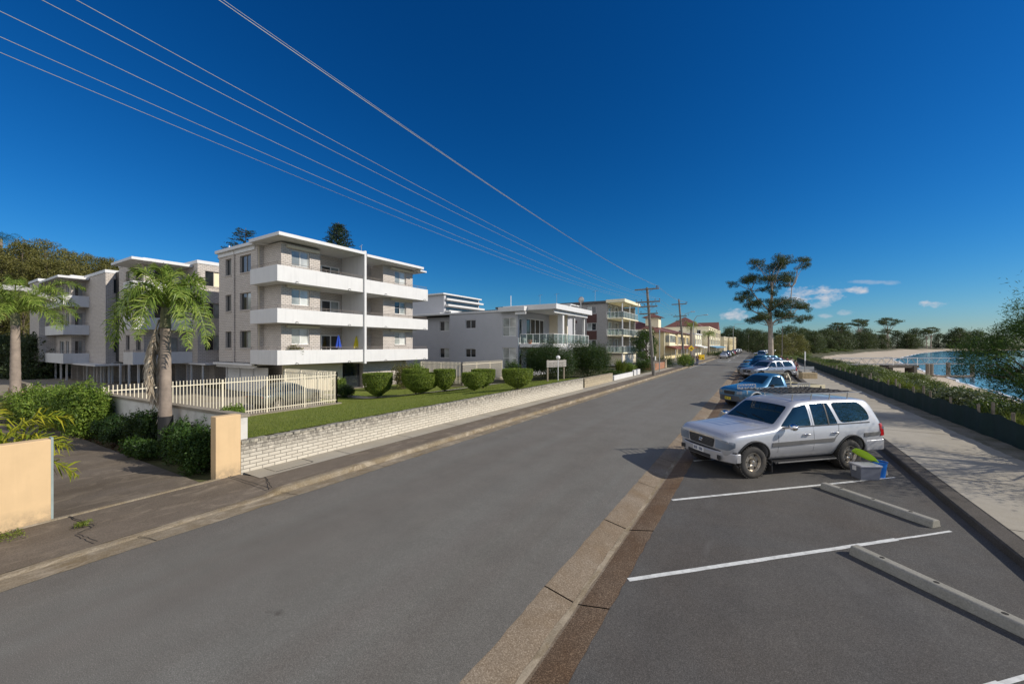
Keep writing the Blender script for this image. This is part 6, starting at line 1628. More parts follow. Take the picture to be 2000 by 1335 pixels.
for i in range(60):
    t = 110+i*4.2; s = float(landedge(t))+rg.uniform(-6, 7); z = float(terr(s, t)); j = rg.choice((0, 2, 0)); o = copy_tree(db[j]); sc = rg.uniform(1.2, 2.2)
    o.location = (s, t, z-.2); o.scale = (sc, sc, sc*.8); tag(o, '%s at the back of the far beach' % nm[j], 'bush', 'far beach bushes: '+nm[j])
rd = reed('spiky_grass', 'x', .75, 1.15, 130, 5, L_reed); ff = True
for i in range(16):
    if i < 9: px, D = 1905+rg.uniform(-55, 80), 13.5+rg.random()*3.5
    else: px, D = rg.uniform(1640, 1780), rg.uniform(24, 40)
    s, t = at_d(px, D)
    if s < 7.9: s = 7.9+rg.random()
    o = rd if ff else copy_tree(rd); ff = False; z = float(terr(s, t)); o.location = (s, t, z-.03); o.rotation_euler = (0, 0, i); o.scale = (rg.uniform(.8, 1.2),)*3
    tag(o, 'bright green strappy grass clump near the right end of the green fence' if i < 9 else 'yellowish strappy grass clump further along the dune', 'grass clump', 'near strappy grass clumps' if i < 9 else 'far strappy grass clumps')
# ground cover as stuff
rn = np.random.default_rng(3); n = 150000; t = 4+rn.random(n)**1.5*150; s = 7.35+rn.random(n)*14; sw = shore(t); le = landedge(t); r_ = (sw-s)/(sw-le); ok = r_ > np.interp(t, [0, 70, 125], [.42, .46, .6])+.08*np.sin(t*.5)+.05*np.sin(t*1.7+s); s, t = s[ok], t[ok]
z = terr(s, t); C = np.stack([s, t, z+rn.random(len(s))**2*.34], 1); V, F = leaf_quads(C, np.where(t < 40, .11, .24), rn, np.array([[0, 0, 1.]]), .35)
tag(npmesh('dune_groundcover', V, F, L_dune), 'mixed olive ground cover over the dune between fence and beach', 'ground cover', kind='stuff')
def wattle(label, loc, h, r, seed, lean, n, group=None):
    T_ = thing('coastal_tree', label, 'tree', loc, 0, group); rg = random.Random(seed); tk = MB(); cl = []; lv = Vector(lean)
    tk.tube([(0, 0, -.3), lv*.3+Vector((0, 0, h*.3)), lv*.7+Vector((0, 0, h*.6))], [.14, .11, .07], 7)
    for i in range(46):
        a = i*2.4; u = rg.random(); zz = h*(.27+.69*u); q = r*(1-.55*abs(u-.45)*1.5)*rg.uniform(.3, 1.0); p = lv*(.3+.5*u)+Vector((math.cos(a)*q, math.sin(a)*q, zz)); cr = r*rg.uniform(.17, .28)
        cl.append((p.x, p.y, p.z, cr*1.3, cr*1.3, cr*.7)); limb(tk, lv*(.2+.3*u)+Vector((0, 0, h*(.15+.3*u))), p, .04, .008, rg, .08, 6, .1)
    tk.build('trunk', M_bark, T_, smooth=True); foliage('crown', cl, n, .13, L_wattle, T_, seed, .1, .17, droop=.25); return T_
s, t = at_d(2035, 15.6); wattle('feathery dark green coastal tree filling the right edge, overhanging the water view', (s, t, -.3), 5.3, 2.75, 3, (.1, 0, 0), 42000)
s, t = at_d(2395, 9.2); wattle('coastal tree outside the right edge that shades the footpath', (s, t, -.2), 5.6, 3.4, 6, (0, 0, 0), 15000)

# ---- lawn blades
rn = np.random.default_rng(12); n = 90000; s = -10.98-rn.random(n)**1.3*14; t = rn.uniform(5.2, 27.4, n); ok = ~((s < -21.75) & (t < 15.3)); s, t = s[ok], t[ok]; z = terr(s, t)+.02
h = rn.uniform(.02, .05, len(s)); a = rn.uniform(0, 6.28, len(s)); w_ = .006+.004*rn.random(len(s)); lx = rn.normal(0, .015, (len(s), 2))
V = np.stack([np.stack([s-w_*np.cos(a), t-w_*np.sin(a), z-.01], 1), np.stack([s+w_*np.cos(a), t+w_*np.sin(a), z-.01], 1), np.stack([s+lx[:, 0], t+lx[:, 1], z+h], 1)], 1).reshape(-1, 3)
tag(npmesh('lawn_grass', V, np.arange(len(V)).reshape(-1, 3), L_grass), 'short mown grass blades on the front lawn', 'grass', kind='stuff')
# ================================================================ WALLS, FENCES, POLES, SMALL THINGS
def wallthing(name, label, cat, pts, mat, bevel=.006, parts=()):
    m = MB()
    for b in pts: m.box(*b)
    o = m.build(name, mat, bevel=bevel); return tag(o, label, cat)
wallthing('rendered_wall', 'long pale orange rendered wall at the left edge, left of the driveway', 'wall', [(-10.93, -10.70, -9, 1.74, -.1, 1.54)], M_orange, .012)
wallthing('rendered_pillar', 'tall pale orange rendered pillar at the near end of the cream brick wall', 'pillar', [(-10.96, -10.70, 4.27, 4.80, -.1, 1.54)], M_orange, .012)
gf = MB(); gf.box(-10.90, -10.74, 1.745, 1.775, .1, 1.56); o = gf.build('gate_jamb', plain('jamb_paint', (.27,.33,.32), .5)); tag(o, 'thin pale green metal jamb on the end of the long orange wall', 'gate jamb')
# cream brick front wall with a rough top course
bw = thing('brick_wall', 'long low cream brick wall in front of the lawn, mossy along its top', 'garden wall', (-10.8, 16, .1))
m = MB(); m.box(-10.90, -10.70, 4.805, 27.2, -.1, .80); m.build('wall_face', M_brickW, bw, rel=True)
m = MB(); rr = random.Random(5); t = 4.81
while t < 27.15:
    m.box(-10.92+rr.uniform(-.008, .008), -10.685+rr.uniform(-.012, .012), t, t+.205, .803, .868+rr.uniform(-.012, .010)); t += .215
M_cap = brick('capping_brick', (.52,.47,.37), (.42,.38,.29), (.08,.075,.06), .215, .3, .012, dirt=((.07,.07,.06), 3., -1.9)); m.build('capping', M_cap, bw, rel=True, bevel=.012)
wallthing('block_wall', 'short beige block wall beyond the end of the cream brick wall', 'garden wall', [(-11.1, -10.85, 27.9, 34.6, -.1, .80)], M_beigeblk, .01)
wallthing('white_wall', 'low white garden wall beyond the beige block wall', 'garden wall', [(-11.1, -10.9, 35.2, 41.5, -.1, .52), (-11.1, -10.9, 42.0, 44.5, -.1, .66)], M_white, .01)
wallthing('planter_wall', 'red brick planter wall near the second utility pole', 'planter wall', [(-12.6, -11.0, 52.5, 58.6, -.1, .95)], M_brickR, .01)
wallthing('stone_gatepost', 'short sandstone gatepost at the end of the red brick planter', 'gatepost', [(-11.6, -11.0, 59.2, 60.2, -.1, 1.25)], M_beigeblk, .02)
w = MB(); w.extr([(-11.0, -.1), (-24.6, -.5), (-24.6, 1.18), (-11.0, 1.40)], 'y', 4.93, 5.09)
o = w.build('retaining_wall', plain('stained_white_render', (.60,.58,.53), .75, var=.12, nscale=1.6, dirt=(.20,.18,.14)), bevel=.005); tag(o, 'stained white retaining wall behind the shaggy palm, with a grey coping', 'retaining wall')
w = MB(); w.extr([(-10.98, 1.403), (-24.65, 1.183), (-24.65, 1.26), (-10.98, 1.48)], 'y', 4.89, 5.13); w.build('coping', M_conc, o)
wallthing('low_orange_wall', 'low orange-yellow wall running behind the bright shrubs', 'garden wall', [(-42, -24.7, 4.95, 5.08, -.6, .45)], M_orange)
wallthing('lot_wall', 'grey concrete wall at the far left behind the slender palm', 'wall', [(-48, -44, 6.0, 6.3, -.6, .5), (-60, -44, -3, -2.7, -.6, .9)], M_conc)
# car park slab
def patchsheet(name, poly, dz, mat, n=14):
    m = MB(); (x0, y0), (x1, y1) = poly; V = []
    for i in range(n+1):
        for j in range(n+1):
            x = x0+(x1-x0)*i/n; y = y0+(y1-y0)*j/n; V.append((x, y, float(terr(x, y))+dz))
    m.add(V, [(i*(n+1)+j, (i+1)*(n+1)+j, (i+1)*(n+1)+j+1, i*(n+1)+j+1) for i in range(n) for j in range(n)]); return m.build(name, mat, kind='structure')
patchsheet('car_park', ((-70, 5.12), (-21.8, 15.3)), .012, M_conc)
for k, (a, b) in enumerate((((-29.6, 15.4), (-27.4, 28)),)): patchsheet('entrance_paving', (a, b), .015, M_conc)
m = MB(); V = []; P = [(-27.4, 17.4), (-22.6, 17.9), (-20.4, 19.4), (-19.0, 22), (-18.2, 27.3)]
for i in range(len(P)-1):
    for q in range(6):
        f = q/6; V.append((P[i][0]+(P[i+1][0]-P[i][0])*f, P[i][1]+(P[i+1][1]-P[i][1])*f))
V.append(P[-1]); vv = []
for i, p in enumerate(V):
    a = Vector(V[max(0, i-1)]); b = Vector(V[min(len(V)-1, i+1)]); n = (b-a).normalized(); n = Vector((-n.y, n.x))*.45
    for sg in (1, -1): x, y = p[0]+n.x*sg, p[1]+n.y*sg; vv.append((x, y, float(terr(x, y))+.06))
m.add(vv, [(2*i+1, 2*i+3, 2*i+2, 2*i) for i in range(len(V)-1)]); m.build('garden_path', M_path, kind='structure')

def picket(name, label, segs, mat, top, bot, gap=.12, pw=.028, panel=2.0, spear=True, group=None):
    T_ = thing(name, label, 'fence', (segs[0][0][0], segs[0][0][1], bot), 0, group)
    for (a, b) in segs:
        a = Vector(a); b = Vector(b); L = (b-a).length; d = (b-a)/L; n = max(1, round(L/panel)); ang = math.atan2(d.y, d.x)
        for i in range(n+1):
            p = a+d*(L*i/n); m = MB(); m.cbox((p.x, p.y, (top+bot)/2-.08), (.065, .065, top-bot+.16), ang); m.build('post', mat, T_, rel=True)
        for i in range(n):
            m = MB(); p0 = a+d*(L*i/n); p1 = a+d*(L*(i+1)/n); k = int(L/n/gap)
            for z in (bot+.16, top-.17): c = (p0+p1)/2; m.cbox((c.x, c.y, z), (L/n-.066, .035, .04), ang)
            for j in range(1, k):
                p = p0.lerp(p1, j/k); m.cbox((p.x, p.y, (top+bot)/2), (pw, pw, top-bot), ang)
                if spear: m.ball((p.x, p.y, top+.02), pw*.9, 6, 4, 1.4)
            m.build('panel', mat, T_, rel=True)
    return T_
picket('picket_fence', 'cream metal picket fence around the flats car park, in front of the grey-green sedan', [((-21.7, 4.9), (-21.7, 15.0)), ((-21.7, 15.0), (-27.4, 15.0))], M_fence, 1.60, -.22, gap=.125, pw=.026)
m = MB(); m.box(-21.9, -21.5, 4.9, 15.2, -.6, -.24); o = m.build('fence_kerb', M_conc, kind='structure')
picket('picket_fence', 'second cream picket fence behind the bowl-shaped hedges, next to the grey flats', [((-26.9, 27.4), (-22, 27.4)), ((-22, 27.4), (-22, 33.8))], M_fence, 1.72, -.12, gap=.15, pw=.028)
m = MB(); m.box(-22.1, -21.9, 27.4, 34, -.5, -.14); m.build('fence_kerb', M_conc, kind='structure')
# sign board and globe lamp
s, t = at_d(1087, 28.6); sb = thing('sign_board', 'grey slatted name board on two posts standing on the lawn behind the brick wall', 'sign board', (s, t, float(terr(s, t))), R(72))
m = MB()
for k in range(3): m.box(-1.0, 1.0, -.03, .03, .98+k*.165, .98+k*.165+.15)
m.build('board', plain('grey_board', (.30,.28,.25), .7), sb)
for x in (-.85, .85): m = MB(); m.box(x-.05, x+.05, .031, .10, -.2, 1.5); m.build('post', M_wood, sb)
m = MB(); rr = random.Random(4)
for k in range(2):
    x = -.8
    while x < .75: w_ = rr.uniform(.03, .09); m.box(x, x+w_, -.036, -.031, 1.03+k*.17, 1.09+k*.17); x += w_+rr.choice((.03, .03, .09))
m.build('board_lettering', plain('faded_letters', (.12,.11,.10), .7), sb)
s, t = at_d(1090, 27.6); gl = thing('globe_lamp', 'white globe lamp on a thin post in front of the name board', 'garden lamp', (s, t, float(terr(s, t))))
m = MB(); m.tube([(0, 0, -.2), (0, 0, 1.5)], .03, 8); m.build('post', M_bwhite, gl, smooth=True); m = MB(); m.ball((0, 0, 1.62), .15, 16, 10); m.build('globe', M_bwhite, gl, smooth=True)
# balcony things
for px, col, lab, h in ((661, (.02,.07,.42), 'closed blue parasol on the lowest long balcony', 4.06), (696, (.75,.60,.03), 'closed yellow parasol on the lowest long balcony', 4.02)):
    s = -28.2; t = at_s(px, s); o = thing('parasol', lab, 'parasol', (s, t, 2.1)); m = MB(); m.tube([(0, 0, 0), (0, 0, h-2.1)], .02, 6); m.build('pole', M_metal, o)
    m = MB(); n = 14; pr = [(.02, h-2.12), (.07, h-2.3), (.15, h-2.75), (.21, h-3.1)]
    V = []; 
    for k in range(n):
        a = 2*math.pi*k/n
        for r_, z in pr: q = r_*(1.25 if k % 2 else .75); V.append((q*math.cos(a), q*math.sin(a), z))
    m.add(V, [(k*4+j, ((k+1) % n)*4+j, ((k+1) % n)*4+j+1, k*4+j+1) for k in range(n) for j in range(3)]); m.build('canopy', plain('parasol_cloth_%d' % px, col, .8), o, smooth=True)
s = -28.2; t = at_s(575, s); put(bush('potted_shrub', 'reddish-green potted shrub behind the parapet at the left end of the lowest balcony', 'potted plant', .85, .45, 1.35, 61, 1800, .12, L_olive, None), (s, t, 2.1))
s, t = at_d(1022, 43.5); pot = thing('potted_plant', 'terracotta pot plant on the grey flats glass balcony', 'potted plant', (-21.2, 38.2, 3.42)); m = MB(); m.lathe([(.001, 0), (.18, 0), (.26, .45), (.001, .42)], n=14); m.build('pot', plain('terracotta', (.35,.12,.06), .8), pot, smooth=True); foliage('foliage', [(0, 0, .75, .35)], 300, .14, L_bush, pot, 3)

# ---- utility poles and wires
def upole(label, loc, h, lean, arms, group=None):
    P = thing('utility_pole', label, 'utility pole', loc, 0, group); m = MB(); L = Vector(lean)
    m.tube([(0, 0, -.4), L*.5+Vector((0, 0, h*.5)), L+Vector((0, 0, h))], [.19, .16, .12], 12); m.build('pole', M_pole, P, smooth=True)
    out = []
    for (z, w_, ins) in arms:
        c = L*(z/h)+Vector((0, 0, z)); a = MB(); a.cbox((c.x, c.y-.18, z), (w_, .11, .13)); ao = a.build('crossarm', M_wood, P); b = MB(); 
        for sg in (1, -1): b.tube([(c.x+sg*.02, c.y-.16, z-.55), (c.x+sg*.6, c.y-.2, z-.05)], .015, 4)
        b.build('brace', M_metal, ao); i_ = MB()
        for q in ins: i_.lathe([(.012, 0), (.012, .10), (.045, .11), (.03, .15), (.05, .17), (.02, .24), (.001, .25)], (c.x+q, c.y-.18, z+.06), 'z', 8)
        i_.build('insulator', plain('insulator_%d_%d' % (int(loc[1]), int(z*10)), (.12,.08,.06), .25), ao, smooth=True); out.append([Vector(loc)+Vector((c.x+q, c.y-.18, z+.30)) for q in ins])
    return P, out
TOPI = (.98, 1.03, 1.15); LOWI = (-1.2, -.65, .1, .75, 1.2)
P1, o1 = upole('near timber utility pole with four crossarms, leaning left, beside the footpath', (-9.25, 43.6, .1), 9.3, (-.75, .1, 0), [(9.1, 2.5, TOPI), (7.75, 2.5, LOWI), (7.25, 1.9, (-.8, -.4, .4, .8)), (6.5, 1.9, (-.8, .8))])
m = MB(); m.box(-1.65, -1.58, -.12, -.05, 6.5, 7.8); m.build('switch_bar', M_metal, P1); m = MB(); m.box(.10, .16, -.16, .16, 1.6, 2.0); m.build('notice', M_bwhite, P1)
P2, o2 = upole('second timber utility pole with a bracket lamp, beyond the red brick planter', (-9.6, 66.8, .1), 10.4, (-.85, .1, 0), [(9.6, 2.2, TOPI), (7.7, 2.0, LOWI), (7.0, 1.4, (-.5, .5)), (6.2, 1.2, (-.5, .5))])
m = MB(); m.tube([(-.6, 0, 7.6), (.4, -.3, 8.1), (1.0, -.4, 8.3)], .03, 6); m.cbox((1.25, -.42, 8.32), (.6, .2, .1)); m.build('bracket_lamp', M_metal, P2)
P0, o0 = upole('timber utility pole behind the camera that carries the wires on', (-8.25, -8.5, .1), 9.3, (0, 0, 0), [(9.1, 2.5, TOPI), (7.75, 2.5, LOWI)])
M_wire = plain('wire_aluminium', (.38,.37,.35), .4, .3)
def wire(a, b, sag, r, label, group, n=26):
    r *= .62
    m = MB(); m.tube([a.lerp(b, i/n)-Vector((0, 0, sag*4*(i/n)*(1-i/n))) for i in range(n+1)], r, 5); tag(m.build('power_line', M_wire, smooth=True), label, 'power line', group)
od = ('first', 'second', 'third', 'fourth', 'fifth')
for k in range(3): wire(o0[0][k], o1[0][k], .75+.06*k, .0085, '%s from the right of the three highest wires crossing the sky' % od[2-k], 'upper power lines')
for k in range(5): wire(o0[1][k], o1[1][k], .85+.05*(k % 3), .0085, '%s from the bottom left of the five lower wires crossing the sky over the flats' % od[k], 'lower power lines')
for k in range(3): wire(o1[0][k], o2[0][k], .4, .010, '%s of the high wires between the two utility poles' % od[k], 'far upper power lines')
for k in range(5): wire(o1[1][k], o2[1][k], .4, .010, '%s of the lower wires between the two utility poles' % od[k], 'far lower power lines')
e = Vector((-60, 92, 7)); wire(o2[1][0], e, 1.0, .012, 'service wire running left from the second utility pole towards the houses', 'service wires')
a_ = o1[1][0]; wire(a_, Vector((-21.5, 66, 8.5)), .5, .01, 'service wire from the near utility pole to the taupe flats', 'service wires')
def street_lamp(label, px, D, h, reach, group=None):
    s, t = at_d(px, D); L = thing('street_lamp', label, 'street lamp', (s, t, 0), 0, group); m = MB()
    m.tube([(0, 0, -.2), (0, 0, h*.78), (.15, -.05, h*.9), (.6, -.25, h*.98), (reach, -.45, h)], [.09, .07, .055, .045, .04], 8); m.build('post', M_metal, L, smooth=True); m = MB(); m.cbox((reach+.3, -.5, h-.02), (.75, .25, .12), -.4); m.build('lamp_head', M_metal, L, bevel=.03)
street_lamp('curved grey street lamp beside the yellow diamond sign', 1354, 75, 8.9, 1.9); street_lamp('further street lamp in front of the hotel roofs', 1432, 150, 11.5, 3.2); street_lamp('most distant street lamp left of the gum tree', 1462, 180, 9.5, 3.0)
# ---- signs, bin
M_ysign = plain('yellow_sign', (.80,.50,.01), .45, var=.03); M_ink = plain('sign_black', (.01,.01,.01), .5)
s, t = at_d(1350, 64); sg_ = thing('warning_sign', 'yellow diamond road hump warning sign on a post above the bright bush', 'road sign', (s, t, .1), YAW*math.pi/180)
m = MB(); m.tube([(0, 0, 0), (0, 0, 3.3)], .035, 6); m.build('post', M_metal, sg_); m = MB(); m.extr([(0, 2.2), (.50, 2.7), (0, 3.2), (-.50, 2.7)], 'y', -.06, -.04); m.build('plate', M_ysign, sg_)
m = MB(); P = [(-.26, 2.62)]+[(-.2+.4*i/8, 2.62+.20*math.sin(math.pi*i/8)) for i in range(9)]+[(.26, 2.62), (.26, 2.57), (-.26, 2.57)]; m.extr(P[::-1], 'y', -.066, -.061); m.build('hump_symbol', M_ink, sg_)
s, t = at_d(1370, 82); sg2 = thing('warning_board', 'yellow rectangular board with black bump symbol and arrow, standing at the crossing', 'road sign', (s, t, .1), R(YAW))
m = MB(); m.box(-.62, .62, -.03, 0, .25, 1.3); m.build('plate', M_ysign, sg2); m = MB(); m.box(-.5, -.42, 0, .05, 0, 1.2); m.box(.42, .5, 0, .05, 0, 1.2); m.build('post', M_metal, sg2)
m = MB(); m.extr([(0, .42), (.5, .42), (.42, .6), (.25, .68), (.08, .6)][::-1], 'y', -.04, -.031); m.extr([(-.4, .6), (-.3, .95), (-.2, .6)][::-1], 'y', -.04, -.031); m.box(-.33, -.27, -.04, -.031, .4, .6); m.build('bump_symbol', M_ink, sg2)
s, t = at_d(1349.5, 60); bn = thing('wheelie_bin', 'dark green wheelie bin with red-brown lid on the verge by the bright bush', 'rubbish bin', (s, t, .1), .4)
m = MB(); m.add([(-.24,-.26,.08),(.24,-.26,.08),(.24,.26,.08),(-.24,.26,.08),(-.30,-.34,.95),(.30,-.34,.95),(.30,.34,.95),(-.30,.34,.95)], [(3,2,1,0),(4,5,6,7),(0,1,5,4),(1,2,6,5),(2,3,7,6),(3,0,4,7)]); m.build('bin_body', plain('bin_green', (.01,.05,.03), .5), bn, bevel=.02)
m = MB(); m.box(-.32, .32, -.37, .37, .955, 1.02); m.build('lid', plain('bin_lid', (.12,.02,.015), .5), bn, bevel=.02); m = MB(); m.lathe([(.001, -.3), (.1, -.3), (.1, .3), (.001, .3)], (-.24, 0, .1), 'y', 12); m.build('wheel', M_black, bn)
s, t = at_d(1288, 47); m = MB(); m.tube([(s, t, 0), (s, t, 5.1)], .06, 6); tag(m.build('thin_post', M_metal), 'thin dark steel post just right of the near utility pole', 'post')

# ---- wheel stops
src = None
for k in range(-1, 20):
    c = 8.6+3.3*k
    if k == 0: lab = 'concrete wheel stop in the empty bay right in front of the silver-white four-wheel drive'
    elif k == -1: lab = 'nearest concrete wheel stop, running out of the right edge of the picture'
    else: lab = 'concrete wheel stop in the bays beyond the silver-white four-wheel drive'
    if src is None:
        m = MB(); m.extr([(-.11, 0), (.11, 0), (.082, .118), (.055, .135), (-.055, .135), (-.082, .118)], 'y', -1.0, 1.0); src = m.build('wheel_stop', M_stop, bevel=.012); src['category'] = 'wheel stop'; src['group'] = 'wheel stops of the parking bays'
        m = MB()
        for y in (-.62, 0, .62): m.lathe([(.001, .1365), (.022, .1365), (.03, .1375), (.03, .133)], (0, y, 0), 'z', 10)
        m.build('bolt_hole', M_crack, src); o = src
    else: o = copy_tree(src)
    o.location = (1.98, 1.98+c, .004); o.rotation_euler = (0, 0, R(45)); o['label'] = lab

# ---- tub, bucket, lime board beside the wagon
tubo = thing('storage_tub', 'grey lidded plastic tub on the ground by the rear wheel of the silver-white four-wheel drive', 'storage tub', (2.22, 12.64, .005), R(30)); tubo.scale = (.74, .8, .95)
m = MB(); m.add([(-.29,-.18,0),(.29,-.18,0),(.29,.18,0),(-.29,.18,0),(-.33,-.215,.33),(.33,-.215,.33),(.33,.215,.33),(-.33,.215,.33)], [(3,2,1,0),(4,5,6,7),(0,1,5,4),(1,2,6,5),(2,3,7,6),(3,0,4,7)]); m.build('tub_body', plain('grey_plastic', (.15,.16,.19), .45), tubo, bevel=.015)
m = MB(); m.box(-.35, .35, -.235, .235, .331, .375); m.build('lid', plain('pale_lid', (.38,.38,.40), .4), tubo, bevel=.015)
for sg in (1, -1): m = MB(); m.box(sg*.335, sg*.36, -.06, .06, .22, .33); m.build('clip', M_bwhite, tubo)
bu = thing('bucket', 'bright blue plastic bucket behind the grey tub', 'bucket', (2.53, 12.98, .005)); bu.scale = (.8, .8, .9); m = MB(); m.lathe([(.001, 0), (.15, 0), (.20, .40), (.215, .40), (.215, .42), (.19, .42), (.145, .02), (.001, .02)], n=24); m.build('bucket_body', plain('blue_plastic', (.015,.16,.55), .4), bu, smooth=True)
P = [(math.cos(a)*.20, math.sin(a)*.20, .40+.0*a) for a in np.linspace(0, math.pi, 12)]; m = MB(); m.tube([(x, y*.3-.2, .42+abs(y)*.1) for x, y, z in P], .006, 4); m.build('handle', M_black, bu)
m = MB(); A_ = Vector((2.02, 12.70, .66)); B_ = Vector((2.50, 12.90, .36)); d = (B_-A_); L = d.length; d.normalize(); sd = Vector((-.35, .62, .65)).cross(d).normalized(); up = sd.cross(d).normalized()
st_ = []; n = 12
for i in range(n+1):
    u = i/n; w_ = .10*(math.sin(math.pi*min(.97, .16+u*.84)))**.55; ring = []
    for k in range(10): a = 2*math.pi*k/10; ring.append(A_+d*L*u+sd*w_*math.cos(a)+up*.022*math.sin(a)-up*.03*math.sin(math.pi*u)); 
    st_ += ring
m.add(st_, [(i*10+k, i*10+(k+1) % 10, (i+1)*10+(k+1) % 10, (i+1)*10+k) for i in range(n) for k in range(10)]+[tuple(range(9, -1, -1)), tuple(n*10+k for k in range(10))])
tag(m.build('foam_board', plain('lime_plastic', (.36,.58,.02), .4, var=.05), smooth=True), 'lime green board leaning from the rear wheel onto the blue bucket', 'board')

# ---- green mesh fence
gfz = thing('mesh_fence', 'dark green shade-cloth fence on timber posts along the seaward side of the footpath', 'fence', (6.85, 40, .1)); ts = np.arange(6, 98, .22); m = MB(); rn = random.Random(3); V = []
for i, t in enumerate(ts):
    wv = .035*math.sin(t*2.6)+.03*math.sin(t*5.3+1); sag = .045*math.sin(t*2.62)+.02*math.sin(t*7.1); tp_ = .86+sag
    for z, o_ in ((.02, .5), (.3, 1.), (.6, .8), (tp_, .4)): V.append((6.85+wv*o_, t, z))
m.add(V, [(4*i+k, 4*i+4+k, 4*i+5+k, 4*i+1+k) for i in range(len(ts)-1) for k in range(3)]); m.build('shade_cloth', M_mesh, gfz, rel=True, smooth=80)
for i, t in enumerate(np.arange(7.2, 97, 2.4)): m = MB(); m.tube([(6.98, t, -.1), (6.98+rn.uniform(-.03, .03), t+rn.uniform(-.03, .03), 1.02+rn.uniform(-.04, .06))], .045, 7); m.build('fence_post', M_wood, gfz, rel=True)
n = 0
# dune boundary marker posts behind
for i, (px, D) in enumerate(((1634, 44), (1688, 31), (1733, 25.5), (1762, 21.5), (1849, 15.5), (1901, 13.4))):
    s, t = at_d(px, D)
    if s < 7.5: s = 7.5
    m = MB(); m.tube([(s, t, -.4), (s, t, 1.10)], .05, 8); tag(m.build('dune_post', M_wood, smooth=True), 'weathered round timber post just behind the green fence', 'post', 'posts behind the green fence')
# ---- jetty
ja = Vector((*at_d(1634, 72), 0)); jb = Vector((*at_d(1874, 74), 0)); J = thing('jetty_walkway', 'metal truss walkway of a jetty over the beach, running out to the water', 'jetty', (ja.x, ja.y, -2), 0); jd = (jb-ja).normalized(); jn = Vector((-jd.y, jd.x, 0)); L = (jb-ja).length
m = MB(); zb, zt = -.15, .93
for sg in (-.8, .8):
    o_ = jn*sg; m.tube([ja+o_+Vector((0, 0, zb)), jb+o_+Vector((0, 0, zb))], .07, 6); m.tube([ja+o_+Vector((0, 0, zt)), jb+o_+Vector((0, 0, zt))], .055, 6); k = int(L/.95)
    for i in range(k):
        p = ja+jd*(L*i/k)+o_; q = ja+jd*(L*(i+1)/k)+o_; a, b = (zb, zt) if i % 2 else (zt, zb); m.tube([p+Vector((0, 0, a)), q+Vector((0, 0, b))], .035, 4)
m.build('truss', M_metal, J, rel=True); m = MB(); c = (ja+jb)/2; m.cbox((c.x, c.y, zb+.02), (L, 1.5, .08), math.atan2(jd.y, jd.x)); m.build('deck', M_wood, J, rel=True)
m = MB()
for px in (1735, 1782):
    x, y = at_d(px, 70); c = Vector((x, y, 0))
    for sg in (-.8, .8): m.tube([c+jn*sg+Vector((0, 0, -.2)), c+jn*sg+Vector((0, 0, 1.15))], .05, 5)
    m.tube([c-jn*.8+Vector((0, 0, 1.15)), c+jn*.8+Vector((0, 0, 1.15))], .05, 5)
m.build('gate_frame', M_bwhite, J, rel=True)
pr_ = MB()
for px, w_ in ((1733, 1.0), (1779, 1.3)): x, y = at_d(px, 71); pr_.cbox((x, y, -1.7), (w_*.45, 1.6, 2.8), math.atan2(jd.y, jd.x))
pr_.build('concrete_pier', M_dkerb, J, rel=True); x, y = at_d(1756, 71); m = MB(); m.cbox((x, y, -.45), (5.8, 1.7, .45), math.atan2(jd.y, jd.x)); m.build('concrete_beam', M_dkerb, J, rel=True)
for i, px in enumerate((1812, 1819, 1852, 1899)): x, y = at_d(px, 70.5); m = MB(); m.tube([(x, y, -3.4), (x, y, .0 if i != 2 else .25)], .30, 10); m.build('timber_pile', M_wood, J, rel=True)
x, y = at_d(1862, 69); m = MB(); a = Vector((x, y, -2.15)); m.tube([a-jd*3.9, a+jd*3.9], .28, 8); tag(m.build('fallen_log', M_bark), 'long dark log lying across the sand below the jetty', 'log')
for i in range(5): x, y = at_d(1718+rn.uniform(-8, 8), 69+i*.4); m = MB(); m.cbox((x, y, -1.45+i*.2), (2.4, .35, .18), math.atan2(jd.y, jd.x)+rn.uniform(-.15, .15)); tag(m.build('timber_beam', M_wood), 'dark timber beam in the stack on the sand left of the jetty pier', 'timber beam', 'stacked timber beams')
for i, (px, D) in enumerate(((1728, 66), (1740, 63), (1790, 66), (1800, 66))): x, y = at_d(px, D); m = MB(); a = Vector((x, y, float(terr(x, y))+.08)); m.tube([a-jd*1.8, a+jd*1.8+jn*.3], .10, 6); tag(m.build('driftwood', M_bark), 'thin dark driftwood pole on the sand under the jetty', 'driftwood', 'driftwood under the jetty')
# rock groyne far along the beach
rk = MB(); rg = random.Random(8)
# ---- path furniture
x, y = at_d(1578, 37.4); m = MB(); m.box(-.68, .68, -.27, .27, 0, .56)
[m.box(-.62+i*.13, -.56+i*.13, -.285, -.271, .06, .5) for i in range(10)]
o = m.build('block_seat', plain('sandstone', (.42,.33,.20), .9, var=.2, bumps=.5), bevel=.05); o.location = (x, y, .13); o.rotation_euler = (0, 0, R(YAW-3)); tag(o, 'ribbed sandstone block seat at the path edge by the green fence', 'block seat')
x, y = at_d(1577, 41.5); bn_ = thing('park_bench', 'blue-grey metal bench behind the sandstone block', 'bench', (x, y, .13), R(YAW)); m = MB(); m.box(-.85, .85, -.2, .2, .42, .47); m.build('seat', M_metal, bn_); m = MB(); m.box(-.85, .85, .2, .24, .55, .9); m.build('backrest', M_metal, bn_)
for q in (-.7, .7): m = MB(); m.box(q-.03, q+.03, -.18, .24, 0, .42); m.box(q-.03, q+.03, .245, .28, 0, .9); m.build('leg', M_metal, bn_)
